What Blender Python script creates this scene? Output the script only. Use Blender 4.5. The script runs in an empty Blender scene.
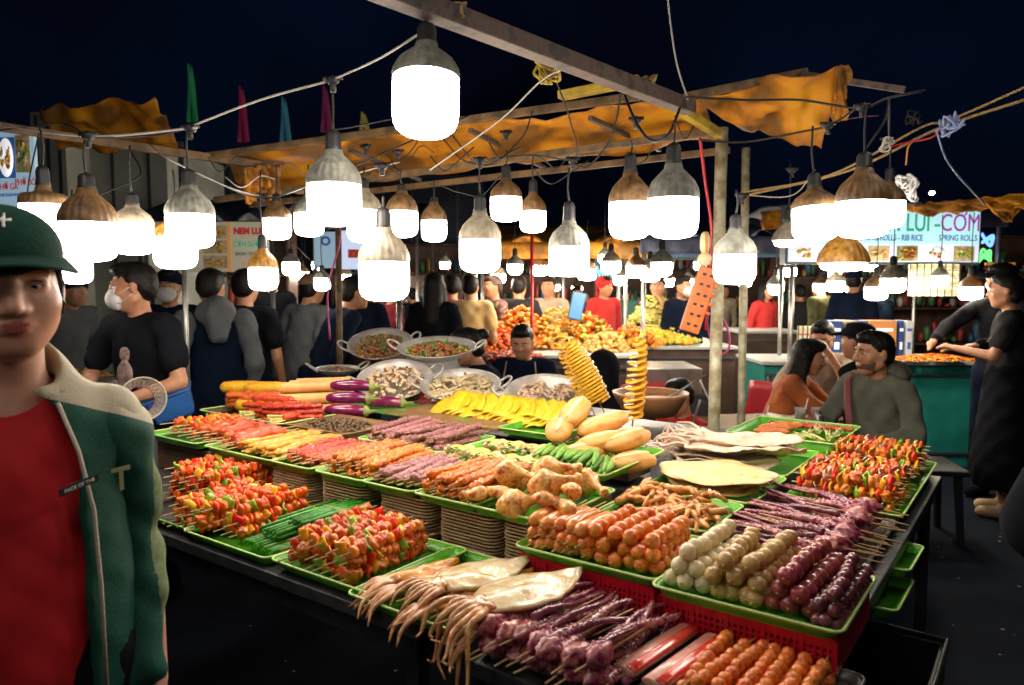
import bpy, bmesh, math, random
import numpy as np
from mathutils import Vector, Matrix, Euler, noise as mnoise
PI = math.pi
R = math.radians
SC = bpy.context.scene
COL = SC.collection
rnd = random.Random(7)

# ---------------------------------------------------------------- camera
F_PX, CAM_H = 740.0, 1.55
PITCH = math.atan(55.5 / F_PX)
cam_d = bpy.data.cameras.new('camera')
cam = bpy.data.objects.new('camera', cam_d)
COL.objects.link(cam)
cam.location = (0, 0, CAM_H)
cam.rotation_euler = (PI / 2 - PITCH, 0, 0)
cam_d.sensor_width = 36
cam_d.lens = 36 * F_PX / 1024
cam_d.clip_start = 0.05
cam_d.clip_end = 500
cam_d.dof.use_dof = True
cam_d.dof.focus_distance = 2.2
cam_d.dof.aperture_fstop = 4.5
SC.camera = cam

def ray(px, py):
    a = (px - 512) / F_PX
    b = (342.5 - py) / F_PX
    return Vector((a, math.cos(PITCH) + b * math.sin(PITCH), -math.sin(PITCH) + b * math.cos(PITCH)))
def G(px, py, z):
    """point of the picture on the horizontal plane z"""
    d = ray(px, py)
    t = (z - CAM_H) / d.z
    return Vector((d.x * t, d.y * t, z))
def P(px, py, Y):
    """point of the picture at distance Y in front of the camera"""
    d = ray(px, py)
    t = Y / d.y
    return Vector((d.x * t, Y, CAM_H + d.z * t))

TH = R(-36)                                  # the stall's tables are turned by this angle
E1 = Vector((math.cos(TH), math.sin(TH), 0))   # along the front edge, to the right and nearer
E2 = Vector((-math.sin(TH), math.cos(TH), 0))  # away from the front edge
def UV(u, v, z=0):
    p = E1 * u + E2 * v
    return Vector((p.x, p.y, z))
def toUV(p):
    return p.x * E1.x + p.y * E1.y, p.x * E2.x + p.y * E2.y
def GU(px, py, z):
    return toUV(G(px, py, z))

# ---------------------------------------------------------------- objects
def tag(o, label=None, cat=None, group=None, kind=None):
    if label: o['label'] = label
    if cat: o['category'] = cat
    if group: o['group'] = group
    if kind: o['kind'] = kind
    return o
def empty(name, loc=(0, 0, 0), rz=0, label=None, cat=None, group=None, rot=None):
    o = bpy.data.objects.new(name, None)
    COL.objects.link(o)
    o.empty_display_size = .05
    o.location = loc
    o.rotation_euler = rot if rot is not None else (0, 0, rz)
    return tag(o, label, cat, group)
def kids(o):
    return [c for c in KIDS.get(o.name, [])]
KIDS = {}
def link(name, me, parent=None, loc=None, rot=None, scale=None):
    o = bpy.data.objects.new(name, me)
    COL.objects.link(o)
    if parent is not None:
        o.parent = parent
        KIDS.setdefault(parent.name, []).append(o)
    if loc is not None: o.location = loc
    if rot is not None: o.rotation_euler = rot
    if scale is not None: o.scale = scale
    return o
def dup(o, loc=None, rot=None, scale=None, label=None, group=None, parent=None):
    c = o.copy()
    COL.objects.link(c)
    c.parent = parent
    if parent is not None: KIDS.setdefault(parent.name, []).append(c)
    if loc is not None: c.location = loc
    if rot is not None: c.rotation_euler = rot
    if scale is not None: c.scale = scale
    if label: c['label'] = label
    if group: c['group'] = group
    for ch in list(KIDS.get(o.name, [])):
        dup(ch, parent=c)
    return c

class MB:
    def __init__(s):
        s.v = []; s.f = []; s.m = []; s.sm = []
    def add(s, vs, fs, mi=0, smooth=True, mat=None):
        o = len(s.v)
        if mat is not None: vs = [mat @ Vector(v) for v in vs]
        s.v += [tuple(v) for v in vs]
        s.f += [tuple(i + o for i in f) for f in fs]
        s.m += [mi] * len(fs); s.sm += [smooth] * len(fs)
        return s
    def box(s, c, d, mi=0, rot=None, mat=None, taper=1.0):
        x, y, z = d[0] / 2, d[1] / 2, d[2] / 2
        vs = []
        for k in (-1, 1):
            t = 1 if k > 0 else taper
            for a, b in ((-1, -1), (1, -1), (1, 1), (-1, 1)):
                vs.append(Vector((a * x * t, b * y * t, k * z)))
        if rot is not None:
            q = Euler(rot).to_matrix()
            vs = [q @ v for v in vs]
        vs = [v + Vector(c) for v in vs]
        fs = [(3, 2, 1, 0), (4, 5, 6, 7), (0, 1, 5, 4), (1, 2, 6, 5), (2, 3, 7, 6), (3, 0, 4, 7)]
        return s.add(vs, fs, mi, False, mat)
    def tube(s, path, r, n=8, mi=0, cap=True, flat=1.0, jit=0.0, seed=0, up=None, mat=None, lump=None):
        path = [Vector(p) for p in path]
        k = len(path)
        rr = list(r) if hasattr(r, '__len__') else [r] * k
        rg = random.Random(seed)
        vs = []; prev = None
        for i, p in enumerate(path):
            t = (path[min(i + 1, k - 1)] - path[max(i - 1, 0)])
            if t.length < 1e-9: t = Vector((0, 0, 1))
            t.normalize()
            if prev is None:
                a = Vector(up) if up is not None else (Vector((0, 0, 1)) if abs(t.z) < .9 else Vector((1, 0, 0)))
            else: a = prev
            a = a - t * a.dot(t)
            if a.length < 1e-6: a = Vector((1, 0, 0)) - t * t.x
            a.normalize(); prev = a
            b = t.cross(a)
            for j in range(n):
                w = 2 * PI * j / n
                q = rr[i] * (1 + (rg.uniform(-jit, jit) if jit else 0))
                if lump: q *= lump(i, w)
                vs.append(p + a * (math.cos(w) * q * flat) + b * (math.sin(w) * q))
        fs = []
        for i in range(k - 1):
            for j in range(n):
                fs.append((i * n + j, i * n + (j + 1) % n, (i + 1) * n + (j + 1) % n, (i + 1) * n + j))
        if cap:
            c0 = len(vs); vs.append(path[0]); vs.append(path[-1])
            for j in range(n):
                fs.append((c0, (j + 1) % n, j))
                fs.append((c0 + 1, (k - 1) * n + j, (k - 1) * n + (j + 1) % n))
        return s.add(vs, fs, mi, True, mat)
    def lathe(s, prof, n=24, mi=0, c=(0, 0, 0), mod=None, smooth=True, mat=None, closed=False):
        vs = []; fs = []
        for i, (r, z) in enumerate(prof):
            for j in range(n):
                w = 2 * PI * j / n
                q = r * (mod(i, w) if mod else 1)
                vs.append(Vector((c[0] + q * math.cos(w), c[1] + q * math.sin(w), c[2] + z)))
        for i in range(len(prof) - 1):
            for j in range(n):
                fs.append((i * n + j, i * n + (j + 1) % n, (i + 1) * n + (j + 1) % n, (i + 1) * n + j))
        if closed:
            fs.append(tuple(reversed(range(n)))); fs.append(tuple((len(prof) - 1) * n + j for j in range(n)))
        return s.add(vs, fs, mi, smooth, mat)
    def blob(s, c, rad, sub=2, amp=.12, freq=1.5, seed=0, mi=0, rot=None, box=0.0, mat=None):
        bm = bmesh.new()
        bmesh.ops.create_icosphere(bm, subdivisions=sub, radius=1)
        q = Euler(rot).to_matrix() if rot is not None else None
        off = Vector((seed * 3.17, seed * 1.31, seed * 7.7))
        vs = []
        for v in bm.verts:
            n_ = v.co.normalized()
            p = n_.copy()
            if box:
                m = max(abs(p.x), abs(p.y), abs(p.z))
                p = p.lerp(p / m, box)
            p *= 1 + amp * mnoise.noise(n_ * freq + off)
            p = Vector((p.x * rad[0], p.y * rad[1], p.z * rad[2]))
            if q is not None: p = q @ p
            vs.append(p + Vector(c))
        fs = [tuple(v.index for v in f.verts) for f in bm.faces]
        bm.free()
        return s.add(vs, fs, mi, True, mat)
    def sheet(s, fn, nu, nv, mi=0, smooth=True, mat=None):
        vs = [Vector(fn(i / nu, j / nv)) for j in range(nv + 1) for i in range(nu + 1)]
        fs = [(j * (nu + 1) + i, j * (nu + 1) + i + 1, (j + 1) * (nu + 1) + i + 1, (j + 1) * (nu + 1) + i)
              for j in range(nv) for i in range(nu)]
        return s.add(vs, fs, mi, smooth, mat)
    def solid(s, outline, z0, z1, mi=0, mat=None):
        n = len(outline)
        vs = [Vector((x, y, z0)) for x, y in outline] + [Vector((x, y, z1)) for x, y in outline]
        fs = [tuple(reversed(range(n))), tuple(range(n, 2 * n))]
        fs += [(i, (i + 1) % n, n + (i + 1) % n, n + i) for i in range(n)]
        return s.add(vs, fs, mi, False, mat)
    def mesh(s, name, mats):
        me = bpy.data.meshes.new(name)
        me.from_pydata(s.v, [], s.f)
        for m in (mats if isinstance(mats, (list, tuple)) else [mats]): me.materials.append(m)
        me.polygons.foreach_set('material_index', s.m)
        me.polygons.foreach_set('use_smooth', s.sm)
        me.update()
        return me
    def build(s, name, mats, parent=None, loc=None, rot=None, scale=None, bevel=0, solidify=0):
        o = link(name, s.mesh(name, mats), parent, loc, rot, scale)
        if solidify:
            m = o.modifiers.new('s', 'SOLIDIFY'); m.thickness = solidify; m.offset = 0
        if bevel:
            m = o.modifiers.new('b', 'BEVEL'); m.width = bevel; m.segments = 2; m.limit_method = 'ANGLE'
        return o

def bez(pts, n=12):
    """Catmull-Rom through pts"""
    pts = [Vector(p) for p in pts]
    if len(pts) < 3: return [pts[0].lerp(pts[-1], i / n) for i in range(n + 1)]
    ext = [pts[0] * 2 - pts[1]] + pts + [pts[-1] * 2 - pts[-2]]
    out = []
    m = len(pts) - 1
    per = max(2, n // m)
    for i in range(m):
        p0, p1, p2, p3 = ext[i:i + 4]
        for k in range(per):
            t = k / per
            out.append(.5 * ((2 * p1) + (p2 - p0) * t + (2 * p0 - 5 * p1 + 4 * p2 - p3) * t * t + (3 * p1 - p0 - 3 * p2 + p3) * t ** 3))
    out.append(pts[-1])
    return out

# ---------------------------------------------------------------- materials
MATS = {}
CHAR = dict(pork=(90, .56, .8), sausage_slice=(140, .60, .7), orange_meat=(110, .56, .75), red_meat=(110, .55, .75), pink_meat=(60, .56, .75), yellow_meat=(70, .57, .7), chicken=(45, .56, .75), feet=(80, .55, .8), sausage=(70, .60, .7), ball_orange=(80, .58, .7), squid_orange=(50, .55, .7), crepe=(55, .60, .6), cutlet=(60, .56, .7), dry_squid=(40, .62, .5), purple_meat=(120, .58, .7), ball_tan=(80, .62, .6), bread=(14, .60, .5), squid=(50, .64, .5), potato=(60, .62, .4), bamboo=(20, .62, .5))
def M(name, c1=(.5, .5, .5), c2=None, scale=20, rough=.5, metal=0, bump=0, bscale=None, rand=0, emit=None, es=0,
      coat=0, sss=0, trans=0, lo=.35, hi=.65, spec=.5, c3=None, detail=3, vor=False, alpha=1, ior=1.45, rrand=0):
    if name in MATS: return MATS[name]
    m = bpy.data.materials.new(name); m.use_nodes = True
    nt = m.node_tree; N = nt.nodes; L = nt.links
    b = N['Principled BSDF']
    b.inputs['Roughness'].default_value = rough
    b.inputs['Metallic'].default_value = metal
    b.inputs['Specular IOR Level'].default_value = spec
    b.inputs['IOR'].default_value = ior
    if coat:
        b.inputs['Coat Weight'].default_value = coat; b.inputs['Coat Roughness'].default_value = .12
    if sss:
        b.inputs['Subsurface Weight'].default_value = sss
        b.inputs['Subsurface Radius'].default_value = (.6, .25, .12)
        b.inputs['Subsurface Scale'].default_value = .02
    if trans: b.inputs['Transmission Weight'].default_value = trans
    if alpha < 1: b.inputs['Alpha'].default_value = alpha
    b.inputs['Base Color'].default_value = (*c1, 1)
    if emit:
        b.inputs['Emission Color'].default_value = (*emit, 1)
        b.inputs['Emission Strength'].default_value = es
    if c2 is not None or bump or rand:
        tc = N.new('ShaderNodeTexCoord')
        oi = N.new('ShaderNodeObjectInfo')
        mw = N.new('ShaderNodeMath'); mw.operation = 'MULTIPLY'; mw.inputs[1].default_value = 37.0
        L.new(oi.outputs['Random'], mw.inputs[0])
    if c2 is not None:
        nz = N.new('ShaderNodeTexVoronoi' if vor else 'ShaderNodeTexNoise')
        if vor:
            nz.voronoi_dimensions = '4D'
        else:
            nz.noise_dimensions = '4D'; nz.inputs['Detail'].default_value = detail
        nz.inputs['Scale'].default_value = scale
        L.new(tc.outputs['Object'], nz.inputs['Vector']); L.new(mw.outputs[0], nz.inputs['W'])
        cr = N.new('ShaderNodeValToRGB')
        cr.color_ramp.elements[0].position = lo; cr.color_ramp.elements[0].color = (*c1, 1)
        cr.color_ramp.elements[1].position = hi; cr.color_ramp.elements[1].color = (*c2, 1)
        if c3 is not None:
            e = cr.color_ramp.elements.new((lo + hi) / 2); e.color = (*c3, 1)
        L.new(nz.outputs[0], cr.inputs[0])
        out = cr.outputs[0]
    else:
        out = None
    if rand:
        hs = N.new('ShaderNodeHueSaturation')
        mr = N.new('ShaderNodeMapRange'); mr.inputs['To Min'].default_value = 1 - rand; mr.inputs['To Max'].default_value = 1 + rand
        L.new(oi.outputs['Random'], mr.inputs['Value']); L.new(mr.outputs[0], hs.inputs['Value'])
        fr = N.new('ShaderNodeMath'); fr.operation = 'FRACT'
        L.new(mw.outputs[0], fr.inputs[0])
        mh = N.new('ShaderNodeMapRange'); mh.inputs['To Min'].default_value = .5 - rand * .06; mh.inputs['To Max'].default_value = .5 + rand * .06
        L.new(fr.outputs[0], mh.inputs['Value']); L.new(mh.outputs[0], hs.inputs['Hue'])
        if out is not None: L.new(out, hs.inputs['Color'])
        else: hs.inputs['Color'].default_value = (*c1, 1)
        out = hs.outputs[0]
    if name in CHAR and out is not None:
        n3 = N.new('ShaderNodeTexNoise'); n3.noise_dimensions = '4D'; n3.inputs['Scale'].default_value = CHAR[name][0]; n3.inputs['Detail'].default_value = 5
        L.new(tc.outputs['Object'], n3.inputs['Vector']); L.new(mw.outputs[0], n3.inputs['W'])
        r3 = N.new('ShaderNodeMapRange'); r3.inputs['From Min'].default_value = CHAR[name][1]; r3.inputs['From Max'].default_value = CHAR[name][1] + .10; r3.inputs['To Max'].default_value = CHAR[name][2] * .62
        L.new(n3.outputs[0], r3.inputs['Value'])
        m3 = N.new('ShaderNodeMixRGB'); m3.inputs[2].default_value = (.13, .028, .006, 1)
        L.new(r3.outputs[0], m3.inputs[0]); L.new(out, m3.inputs[1]); out = m3.outputs[0]
    if out is not None: L.new(out, b.inputs['Base Color'])
    if bump:
        n2 = N.new('ShaderNodeTexNoise'); n2.noise_dimensions = '4D'
        n2.inputs['Scale'].default_value = bscale or scale * 2; n2.inputs['Detail'].default_value = 3
        L.new(tc.outputs['Object'], n2.inputs['Vector']); L.new(mw.outputs[0], n2.inputs['W'])
        bp = N.new('ShaderNodeBump'); bp.inputs['Strength'].default_value = bump; bp.inputs['Distance'].default_value = .004
        L.new(n2.outputs[0], bp.inputs['Height']); L.new(bp.outputs[0], b.inputs['Normal'])
    MATS[name] = m
    return m

M('cord', (.012, .012, .013), rough=.5)
M('socket', (.02, .021, .022), rough=.45, bump=.2, bscale=60)
M('steel', (.45, .46, .45), (.28, .27, .25), scale=9, rough=.35, metal=.85, bump=.1)
M('pan', (.62, .61, .58), (.42, .39, .34), scale=14, rough=.38, metal=.45, bump=.15, bscale=40)
M('pipe', (.42, .38, .24), (.20, .15, .08), scale=30, rough=.5, metal=.25, bump=.3)
M('pipe_pale', (.50, .50, .36), (.25, .20, .10), scale=25, rough=.5, metal=.2, bump=.3)
M('beam', (.085, .045, .030), (.030, .022, .02), scale=22, rough=.6, bump=.4, c3=(.10, .07, .055))
M('wood_rail', (.20, .12, .05), (.07, .045, .02), scale=18, rough=.65, bump=.4)
M('yellow_paint', (.55, .40, .04), (.25, .17, .04), scale=18, rough=.55, bump=.3)
M('tarp', (.66, .30, .010), (.20, .085, .010), scale=4, rough=.6, bump=.9, bscale=14, c3=(.55, .21, .010), lo=.38, hi=.56, detail=12)
M('tarp_dark', (.04, .05, .09), (.02, .025, .05), scale=6, rough=.6)
M('tarp_blue', (.03, .09, .16), (.02, .05, .10), scale=6, rough=.5, bump=.4, bscale=8)
M('rope', (.42, .30, .12), (.25, .16, .06), scale=60, rough=.8)
M('tray_green', (.12, .44, .025), (.06, .28, .015), scale=20, rough=.32, bump=.15, bscale=90)
M('tray_rim', (.42, .62, .18), rough=.35)
M('tray_dark', (.05, .04, .03), (.09, .07, .05), scale=20, rough=.4)
M('tray_brown', (.30, .17, .06), (.18, .10, .04), scale=15, rough=.45)
M('foam', (.56, .42, .24), (.38, .26, .13), scale=12, rough=.6)
M('box_brown', (.16, .09, .045), (.10, .055, .03), scale=9, rough=.5, bump=.2)
M('red_plastic', (.62, .010, .03), (.46, .008, .02), scale=15, rough=.35)
M('stick', (.62, .42, .20), (.45, .28, .12), scale=80, rough=.6)
M('leaf', (.05, .22, .03), (.10, .34, .05), scale=30, rough=.4)
M('skin', (.50, .25, .14), (.42, .19, .10), scale=14, rough=.5, sss=.12)
M('skin_pale', (.52, .33, .24), (.44, .25, .17), scale=14, rough=.5, sss=.12)
M('skin_main', (.54, .30, .21), (.43, .22, .15), scale=9, rough=.42, sss=.2, bump=.12, bscale=120)
M('hair', (.005, .0045, .0045), (.012, .010, .009), scale=60, rough=.5, spec=.2, bump=.6, bscale=90)
M('hair_brown', (.03, .015, .01), (.07, .035, .02), scale=50, rough=.45, bump=.5, bscale=80)
M('black_cloth', (.006, .0065, .009), (.010, .011, .015), scale=8, rough=.95, spec=.08, bump=.3, bscale=14)
M('navy_cloth', (.006, .011, .028), (.004, .008, .020), scale=8, rough=.95, spec=.1, bump=.3, bscale=14)
M('white_plastic', (.75, .74, .70), rough=.4)
M('white_cloth', (.70, .70, .68), (.60, .60, .58), scale=12, rough=.8, bump=.2)
M('lips', (.34, .09, .08), (.28, .07, .06), scale=60, rough=.35)
M('eye_white', (.62, .60, .57), rough=.12)
M('iris', (.015, .008, .005), rough=.08)
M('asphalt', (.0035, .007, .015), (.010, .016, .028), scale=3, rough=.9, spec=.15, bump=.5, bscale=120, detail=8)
M('table_top', (.035, .037, .042), (.07, .07, .072), scale=30, rough=.45, bump=.3, metal=.2, detail=6)
M('table_frame', (.02, .021, .024), (.04, .04, .045), scale=20, rough=.5, metal=.3)
# ---------------------------------------------------------------- implicit surfaces (for bodies, clothes, hair)
def axis(lo, hi, h, fine=None, hf=None):
    """grid coordinates, finer between fine[0] and fine[1]"""
    if fine is None: return np.arange(lo, hi + h, h)
    out = [lo]
    while out[-1] < hi:
        x = out[-1]
        out.append(x + (hf if fine[0] - h * .5 < x < fine[1] else h))
    return np.array(out)
class SDF:
    def __init__(s): s.ops = []
    def cap(s, a, b, ra, rb=None, k=.02, op='u', flat=None, fr=None):
        """tapered capsule; flat=(axis vector, factor) squeezes it along that axis"""
        s.ops.append(('cap', np.array(a, float), np.array(b, float), ra, ra if rb is None else rb, k, op, flat, fr)); return s
    def ell(s, c, r, k=.02, op='u', fr=None, rot=None):
        s.ops.append(('ell', np.array(c, float), np.array(r, float), rot, None, k, op, None, fr)); return s
    def plane(s, n, d, fr=None):
        """cuts away the side where n.p > d"""
        s.ops.append(('pl', np.array(n, float), d, None, None, 0, 'cut', None, fr)); return s
    def mesh(s, name, xs, ys, zs, mats, noise=0, nf=12, rule=None, smooth=1):
        X, Y, Z = np.meshgrid(xs, ys, zs, indexing='ij')
        F = np.full(X.shape, .5)
        for o in s.ops:
            kind, a, b, ra, rb, k, op, flat, fr = o
            if kind == 'pl': sl = (slice(None),) * 3
            else:
                if kind == 'cap':
                    mr = max(ra, rb); lo = np.minimum(a, b) - mr; hi = np.maximum(a, b) + mr
                else:
                    m = max(b) if (fr is not None or ra is not None) else b
                    lo = a - m; hi = a + m
                if fr is not None:
                    Rm, c = fr
                    cs = np.array([[x, y, z] for x in (lo[0], hi[0]) for y in (lo[1], hi[1]) for z in (lo[2], hi[2])]) @ Rm.T + c
                    lo = cs.min(0); hi = cs.max(0)
                pad = 2.5 * k + .03
                sl = tuple(slice(max(0, int(np.searchsorted(q, l - pad)) - 1), min(len(q), int(np.searchsorted(q, h_ + pad)) + 1))
                           for q, l, h_ in zip((xs, ys, zs), lo, hi))
            x, y, z = X[sl], Y[sl], Z[sl]
            if x.size == 0: continue
            if fr is not None:
                Rm, c = fr
                x, y, z = x - c[0], y - c[1], z - c[2]
                x, y, z = (Rm[0, 0] * x + Rm[1, 0] * y + Rm[2, 0] * z, Rm[0, 1] * x + Rm[1, 1] * y + Rm[2, 1] * z, Rm[0, 2] * x + Rm[1, 2] * y + Rm[2, 2] * z)
            if kind == 'pl':
                F = np.maximum(F, a[0] * x + a[1] * y + a[2] * z - b); continue
            if kind == 'cap':
                px, py, pz = x - a[0], y - a[1], z - a[2]
                ab = b - a
                fc = 1.0
                if flat is not None:
                    n_, fc = np.array(flat[0], float), flat[1]
                    n_ = n_ / np.linalg.norm(n_)
                    dn = (px * n_[0] + py * n_[1] + pz * n_[2]) * (1 / fc - 1)
                    px, py, pz = px + dn * n_[0], py + dn * n_[1], pz + dn * n_[2]
                    ab = ab + n_ * (np.dot(ab, n_) * (1 / fc - 1))
                l2 = max(float(np.dot(ab, ab)), 1e-9)
                t = np.clip((px * ab[0] + py * ab[1] + pz * ab[2]) / l2, 0, 1)
                d = np.sqrt((px - t * ab[0]) ** 2 + (py - t * ab[1]) ** 2 + (pz - t * ab[2]) ** 2) - (ra + (rb - ra) * t)
                if fc < 1: d = d * (.5 + .5 * fc)
            else:
                px, py, pz = x - a[0], y - a[1], z - a[2]
                if ra is not None:
                    q = np.array(Euler(ra).to_matrix())
                    px, py, pz = (q[0, 0] * px + q[1, 0] * py + q[2, 0] * pz, q[0, 1] * px + q[1, 1] * py + q[2, 1] * pz, q[0, 2] * px + q[1, 2] * py + q[2, 2] * pz)
                k0 = np.sqrt((px / b[0]) ** 2 + (py / b[1]) ** 2 + (pz / b[2]) ** 2)
                k1 = np.sqrt((px / b[0] ** 2) ** 2 + (py / b[1] ** 2) ** 2 + (pz / b[2] ** 2) ** 2) + 1e-9
                d = k0 * (k0 - 1) / k1
            f = F[sl]
            if op == 'u':
                h = np.maximum(k - np.abs(f - d), 0) / max(k, 1e-6)
                F[sl] = np.minimum(f, d) - h * h * k * .25
            else:
                h = np.maximum(k - np.abs(f + d), 0) / max(k, 1e-6)
                F[sl] = np.maximum(f, -d) + h * h * k * .25
        if noise:
            F = F + noise * (np.sin(X * nf * 1.7 + Z * nf * 1.1 + 1) * np.sin(Y * nf * 1.3 + Z * nf * .7) + .6 * np.sin(X * nf * 3.1 - Z * nf * 2.3 + Y * nf * 1.9) + .4 * np.sin(X * nf * 4.7 + Z * nf * 3.9) * np.sin(Z * nf * 1.3 + 2))
        return surface_nets(name, F, xs, ys, zs, mats, rule, smooth)

def surface_nets(name, F, xs, ys, zs, mats, rule=None, smooth=1):
    F[0] = F[-1] = 1; F[:, 0] = F[:, -1] = 1; F[:, :, 0] = F[:, :, -1] = 1
    S = F < 0
    c = S[:-1, :-1, :-1].astype(np.int8)
    for i, j, k in ((1, 0, 0), (0, 1, 0), (0, 0, 1), (1, 1, 0), (1, 0, 1), (0, 1, 1), (1, 1, 1)):
        c = c + S[i:S.shape[0] - 1 + i, j:S.shape[1] - 1 + j, k:S.shape[2] - 1 + k]
    act = (c > 0) & (c < 8)
    ii, jj, kk = np.nonzero(act)
    idx = np.full(act.shape, -1, np.int64)
    idx[ii, jj, kk] = np.arange(len(ii))
    acc = np.zeros((len(ii), 3)); cnt = np.zeros(len(ii))
    corners = [(a, b, d) for a in (0, 1) for b in (0, 1) for d in (0, 1)]
    for p in corners:
        for ax in range(3):
            if p[ax]: continue
            q = list(p); q[ax] = 1
            f0 = F[ii + p[0], jj + p[1], kk + p[2]]; f1 = F[ii + q[0], jj + q[1], kk + q[2]]
            m = (f0 < 0) != (f1 < 0)
            t = np.where(m, f0 / np.where(np.abs(f0 - f1) < 1e-12, 1, f0 - f1), 0)
            p0 = np.stack([xs[ii + p[0]], ys[jj + p[1]], zs[kk + p[2]]], 1)
            p1 = np.stack([xs[ii + q[0]], ys[jj + q[1]], zs[kk + q[2]]], 1)
            acc += np.where(m[:, None], p0 + (p1 - p0) * t[:, None], 0); cnt += m
    V = acc / np.maximum(cnt, 1)[:, None]
    quads = []
    for ax in range(3):
        sh = [slice(1, -1)] * 3; sh[ax] = slice(0, -1)
        s0 = S[tuple(sh)]
        s1l = list(sh); s1l[ax] = slice(1, None)
        s1 = S[tuple(s1l)]
        a, b, d = np.nonzero(s0 != s1)
        base = [a + 1, b + 1, d + 1]; base[ax] = (a, b, d)[ax]
        o1, o2 = [(1, 2), (2, 0), (0, 1)][ax]
        def cell(d1, d2):
            q = [x.copy() for x in base]; q[o1] = q[o1] - d1; q[o2] = q[o2] - d2
            return idx[q[0], q[1], q[2]]
        qd = np.stack([cell(0, 0), cell(1, 0), cell(1, 1), cell(0, 1)], 1)
        inside = s0[a, b, d]
        qd = np.where(inside[:, None], qd, qd[:, ::-1])
        quads.append(qd)
    Q = np.concatenate(quads)
    Q = Q[(Q >= 0).all(1)]
    for _ in range(smooth):
        a2 = np.zeros_like(V); n2 = np.zeros(len(V))
        for i in range(4):
            np.add.at(a2, Q[:, i], V[Q[:, (i + 1) % 4]] + V[Q[:, (i + 3) % 4]]); np.add.at(n2, Q[:, i], 2)
        V = V * .5 + a2 / np.maximum(n2, 1)[:, None] * .5
    me = bpy.data.meshes.new(name)
    me.vertices.add(len(V)); me.vertices.foreach_set('co', V.astype(np.float32).ravel())
    me.loops.add(Q.size); me.loops.foreach_set('vertex_index', Q.astype(np.int32).ravel())
    me.polygons.add(len(Q)); me.polygons.foreach_set('loop_start', np.arange(0, Q.size, 4, dtype=np.int32))
    me.polygons.foreach_set('use_smooth', np.ones(len(Q), bool))
    for m in (mats if isinstance(mats, (list, tuple)) else [mats]): me.materials.append(m)
    if rule is not None:
        C = V[Q].mean(1)
        me.polygons.foreach_set('material_index', rule(C).astype(np.int32))
    me.update(calc_edges=True); me.validate()
    return me

def rotm(yaw=0, pitch=0, roll=0):
    return np.array((Matrix.Rotation(yaw, 3, 'Z') @ Matrix.Rotation(pitch, 3, 'X') @ Matrix.Rotation(roll, 3, 'Y')))

def head_prims(S, fr, fem=False, fine=False):
    """head in its own frame: face towards -y, centre between the ears, about 23 cm tall"""
    S.ell((0, .012, .028), (.076, .094, .088), .02, fr=fr)
    S.ell((0, -.022, -.030), (.061, .068, .075), .03, fr=fr)
    S.ell((0, -.048, -.085), (.030, .030, .024), .028, fr=fr)          # chin
    S.cap((-.05, 0, -.052), (-.015, -.06, -.088), .022, .014, .02, fr=fr)
    S.cap((.05, 0, -.052), (.015, -.06, -.088), .022, .014, .02, fr=fr)
    for sx in (-1, 1):
        S.ell((sx * .040, -.062, -.022), (.026, .022, .022), .022, fr=fr)  # cheeks
        S.ell((sx * .033, -.098, .010), (.020, .015, .012), .014, 'sub', fr=fr)   # sockets
        S.cap((sx * .014, -.088, .030), (sx * .050, -.072, .028), .009, .007, .014, fr=fr)  # brows
        if fine:
            S.ell((sx * .033, -.0755, .007), (.0185, .0125, .0120), .003, fr=fr)   # lids
            S.ell((sx * .033, -.0900, .0052), (.0152, .0115, .0060), .001, 'sub', fr=fr)
        S.ell((sx * .079, .006, -.004), (.008, .018, .031), .006, fr=fr)    # ears
    S.cap((0, -.090, .018), (0, -.108, -.022), .0085, .0115, .010, fr=fr)
    S.ell((0, -.111, -.026), (.0105, .010, .0085), .006, fr=fr)
    for sx in (-1, 1): S.ell((sx * .013, -.100, -.029), (.0075, .009, .0065), .005, fr=fr)
    if fine:
        S.ell((0, -.0880, -.0510), (.021, .0100, .0052), .006, fr=fr)
        S.ell((0, -.0870, -.0605), (.017, .0105, .0058), .006, fr=fr)
        S.ell((0, -.0985, -.0558), (.022, .006, .0018), .002, 'sub', fr=fr)
        for sx in (-1, 1): S.ell((sx * .008, -.109, -.0365), (.0042, .005, .003), .002, 'sub', fr=fr)
    else:
        S.ell((0, -.086, -.054), (.024, .011, .010), .008, fr=fr)

BASE = dict(pelvis=(0, 0, .93), chest=(0, 0, 1.24), neck=(0, .012, 1.40), head=(0, -.02, 1.55),
            shL=(.165, 0, 1.36), shR=(-.165, 0, 1.36), elL=(.225, .03, 1.08), elR=(-.225, .03, 1.08),
            wrL=(.22, -.08, .86), wrR=(-.22, -.08, .86), hiL=(.09, 0, .90), hiR=(-.09, 0, .90),
            knL=(.10, -.03, .49), knR=(-.10, -.03, .49), anL=(.10, .01, .09), anR=(-.10, .01, .09))
def pose(seated=False, lean=0, arms=None, dz=0, **kw):
    J = {k: Vector(v) for k, v in BASE.items()}
    if seated:
        for k in J:
            if k[:2] not in ('kn', 'an', 'hi'): J[k].z -= .44
        for s_, sg in (('L', 1), ('R', -1)):
            J['hi' + s_] = Vector((sg * .09, -.02, .50)); J['kn' + s_] = Vector((sg * .13, -.42, .50)); J['an' + s_] = Vector((sg * .13, -.40, .09))
    up = ('chest', 'neck', 'head', 'shL', 'shR', 'elL', 'elR', 'wrL', 'wrR')
    if lean:
        c = J['pelvis']; q = Matrix.Rotation(lean, 3, 'X')
        for k in up: J[k] = c + q @ (J[k] - c)
    if arms:
        for k, v in arms.items(): J[k] = Vector(v)
    return J

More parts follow.
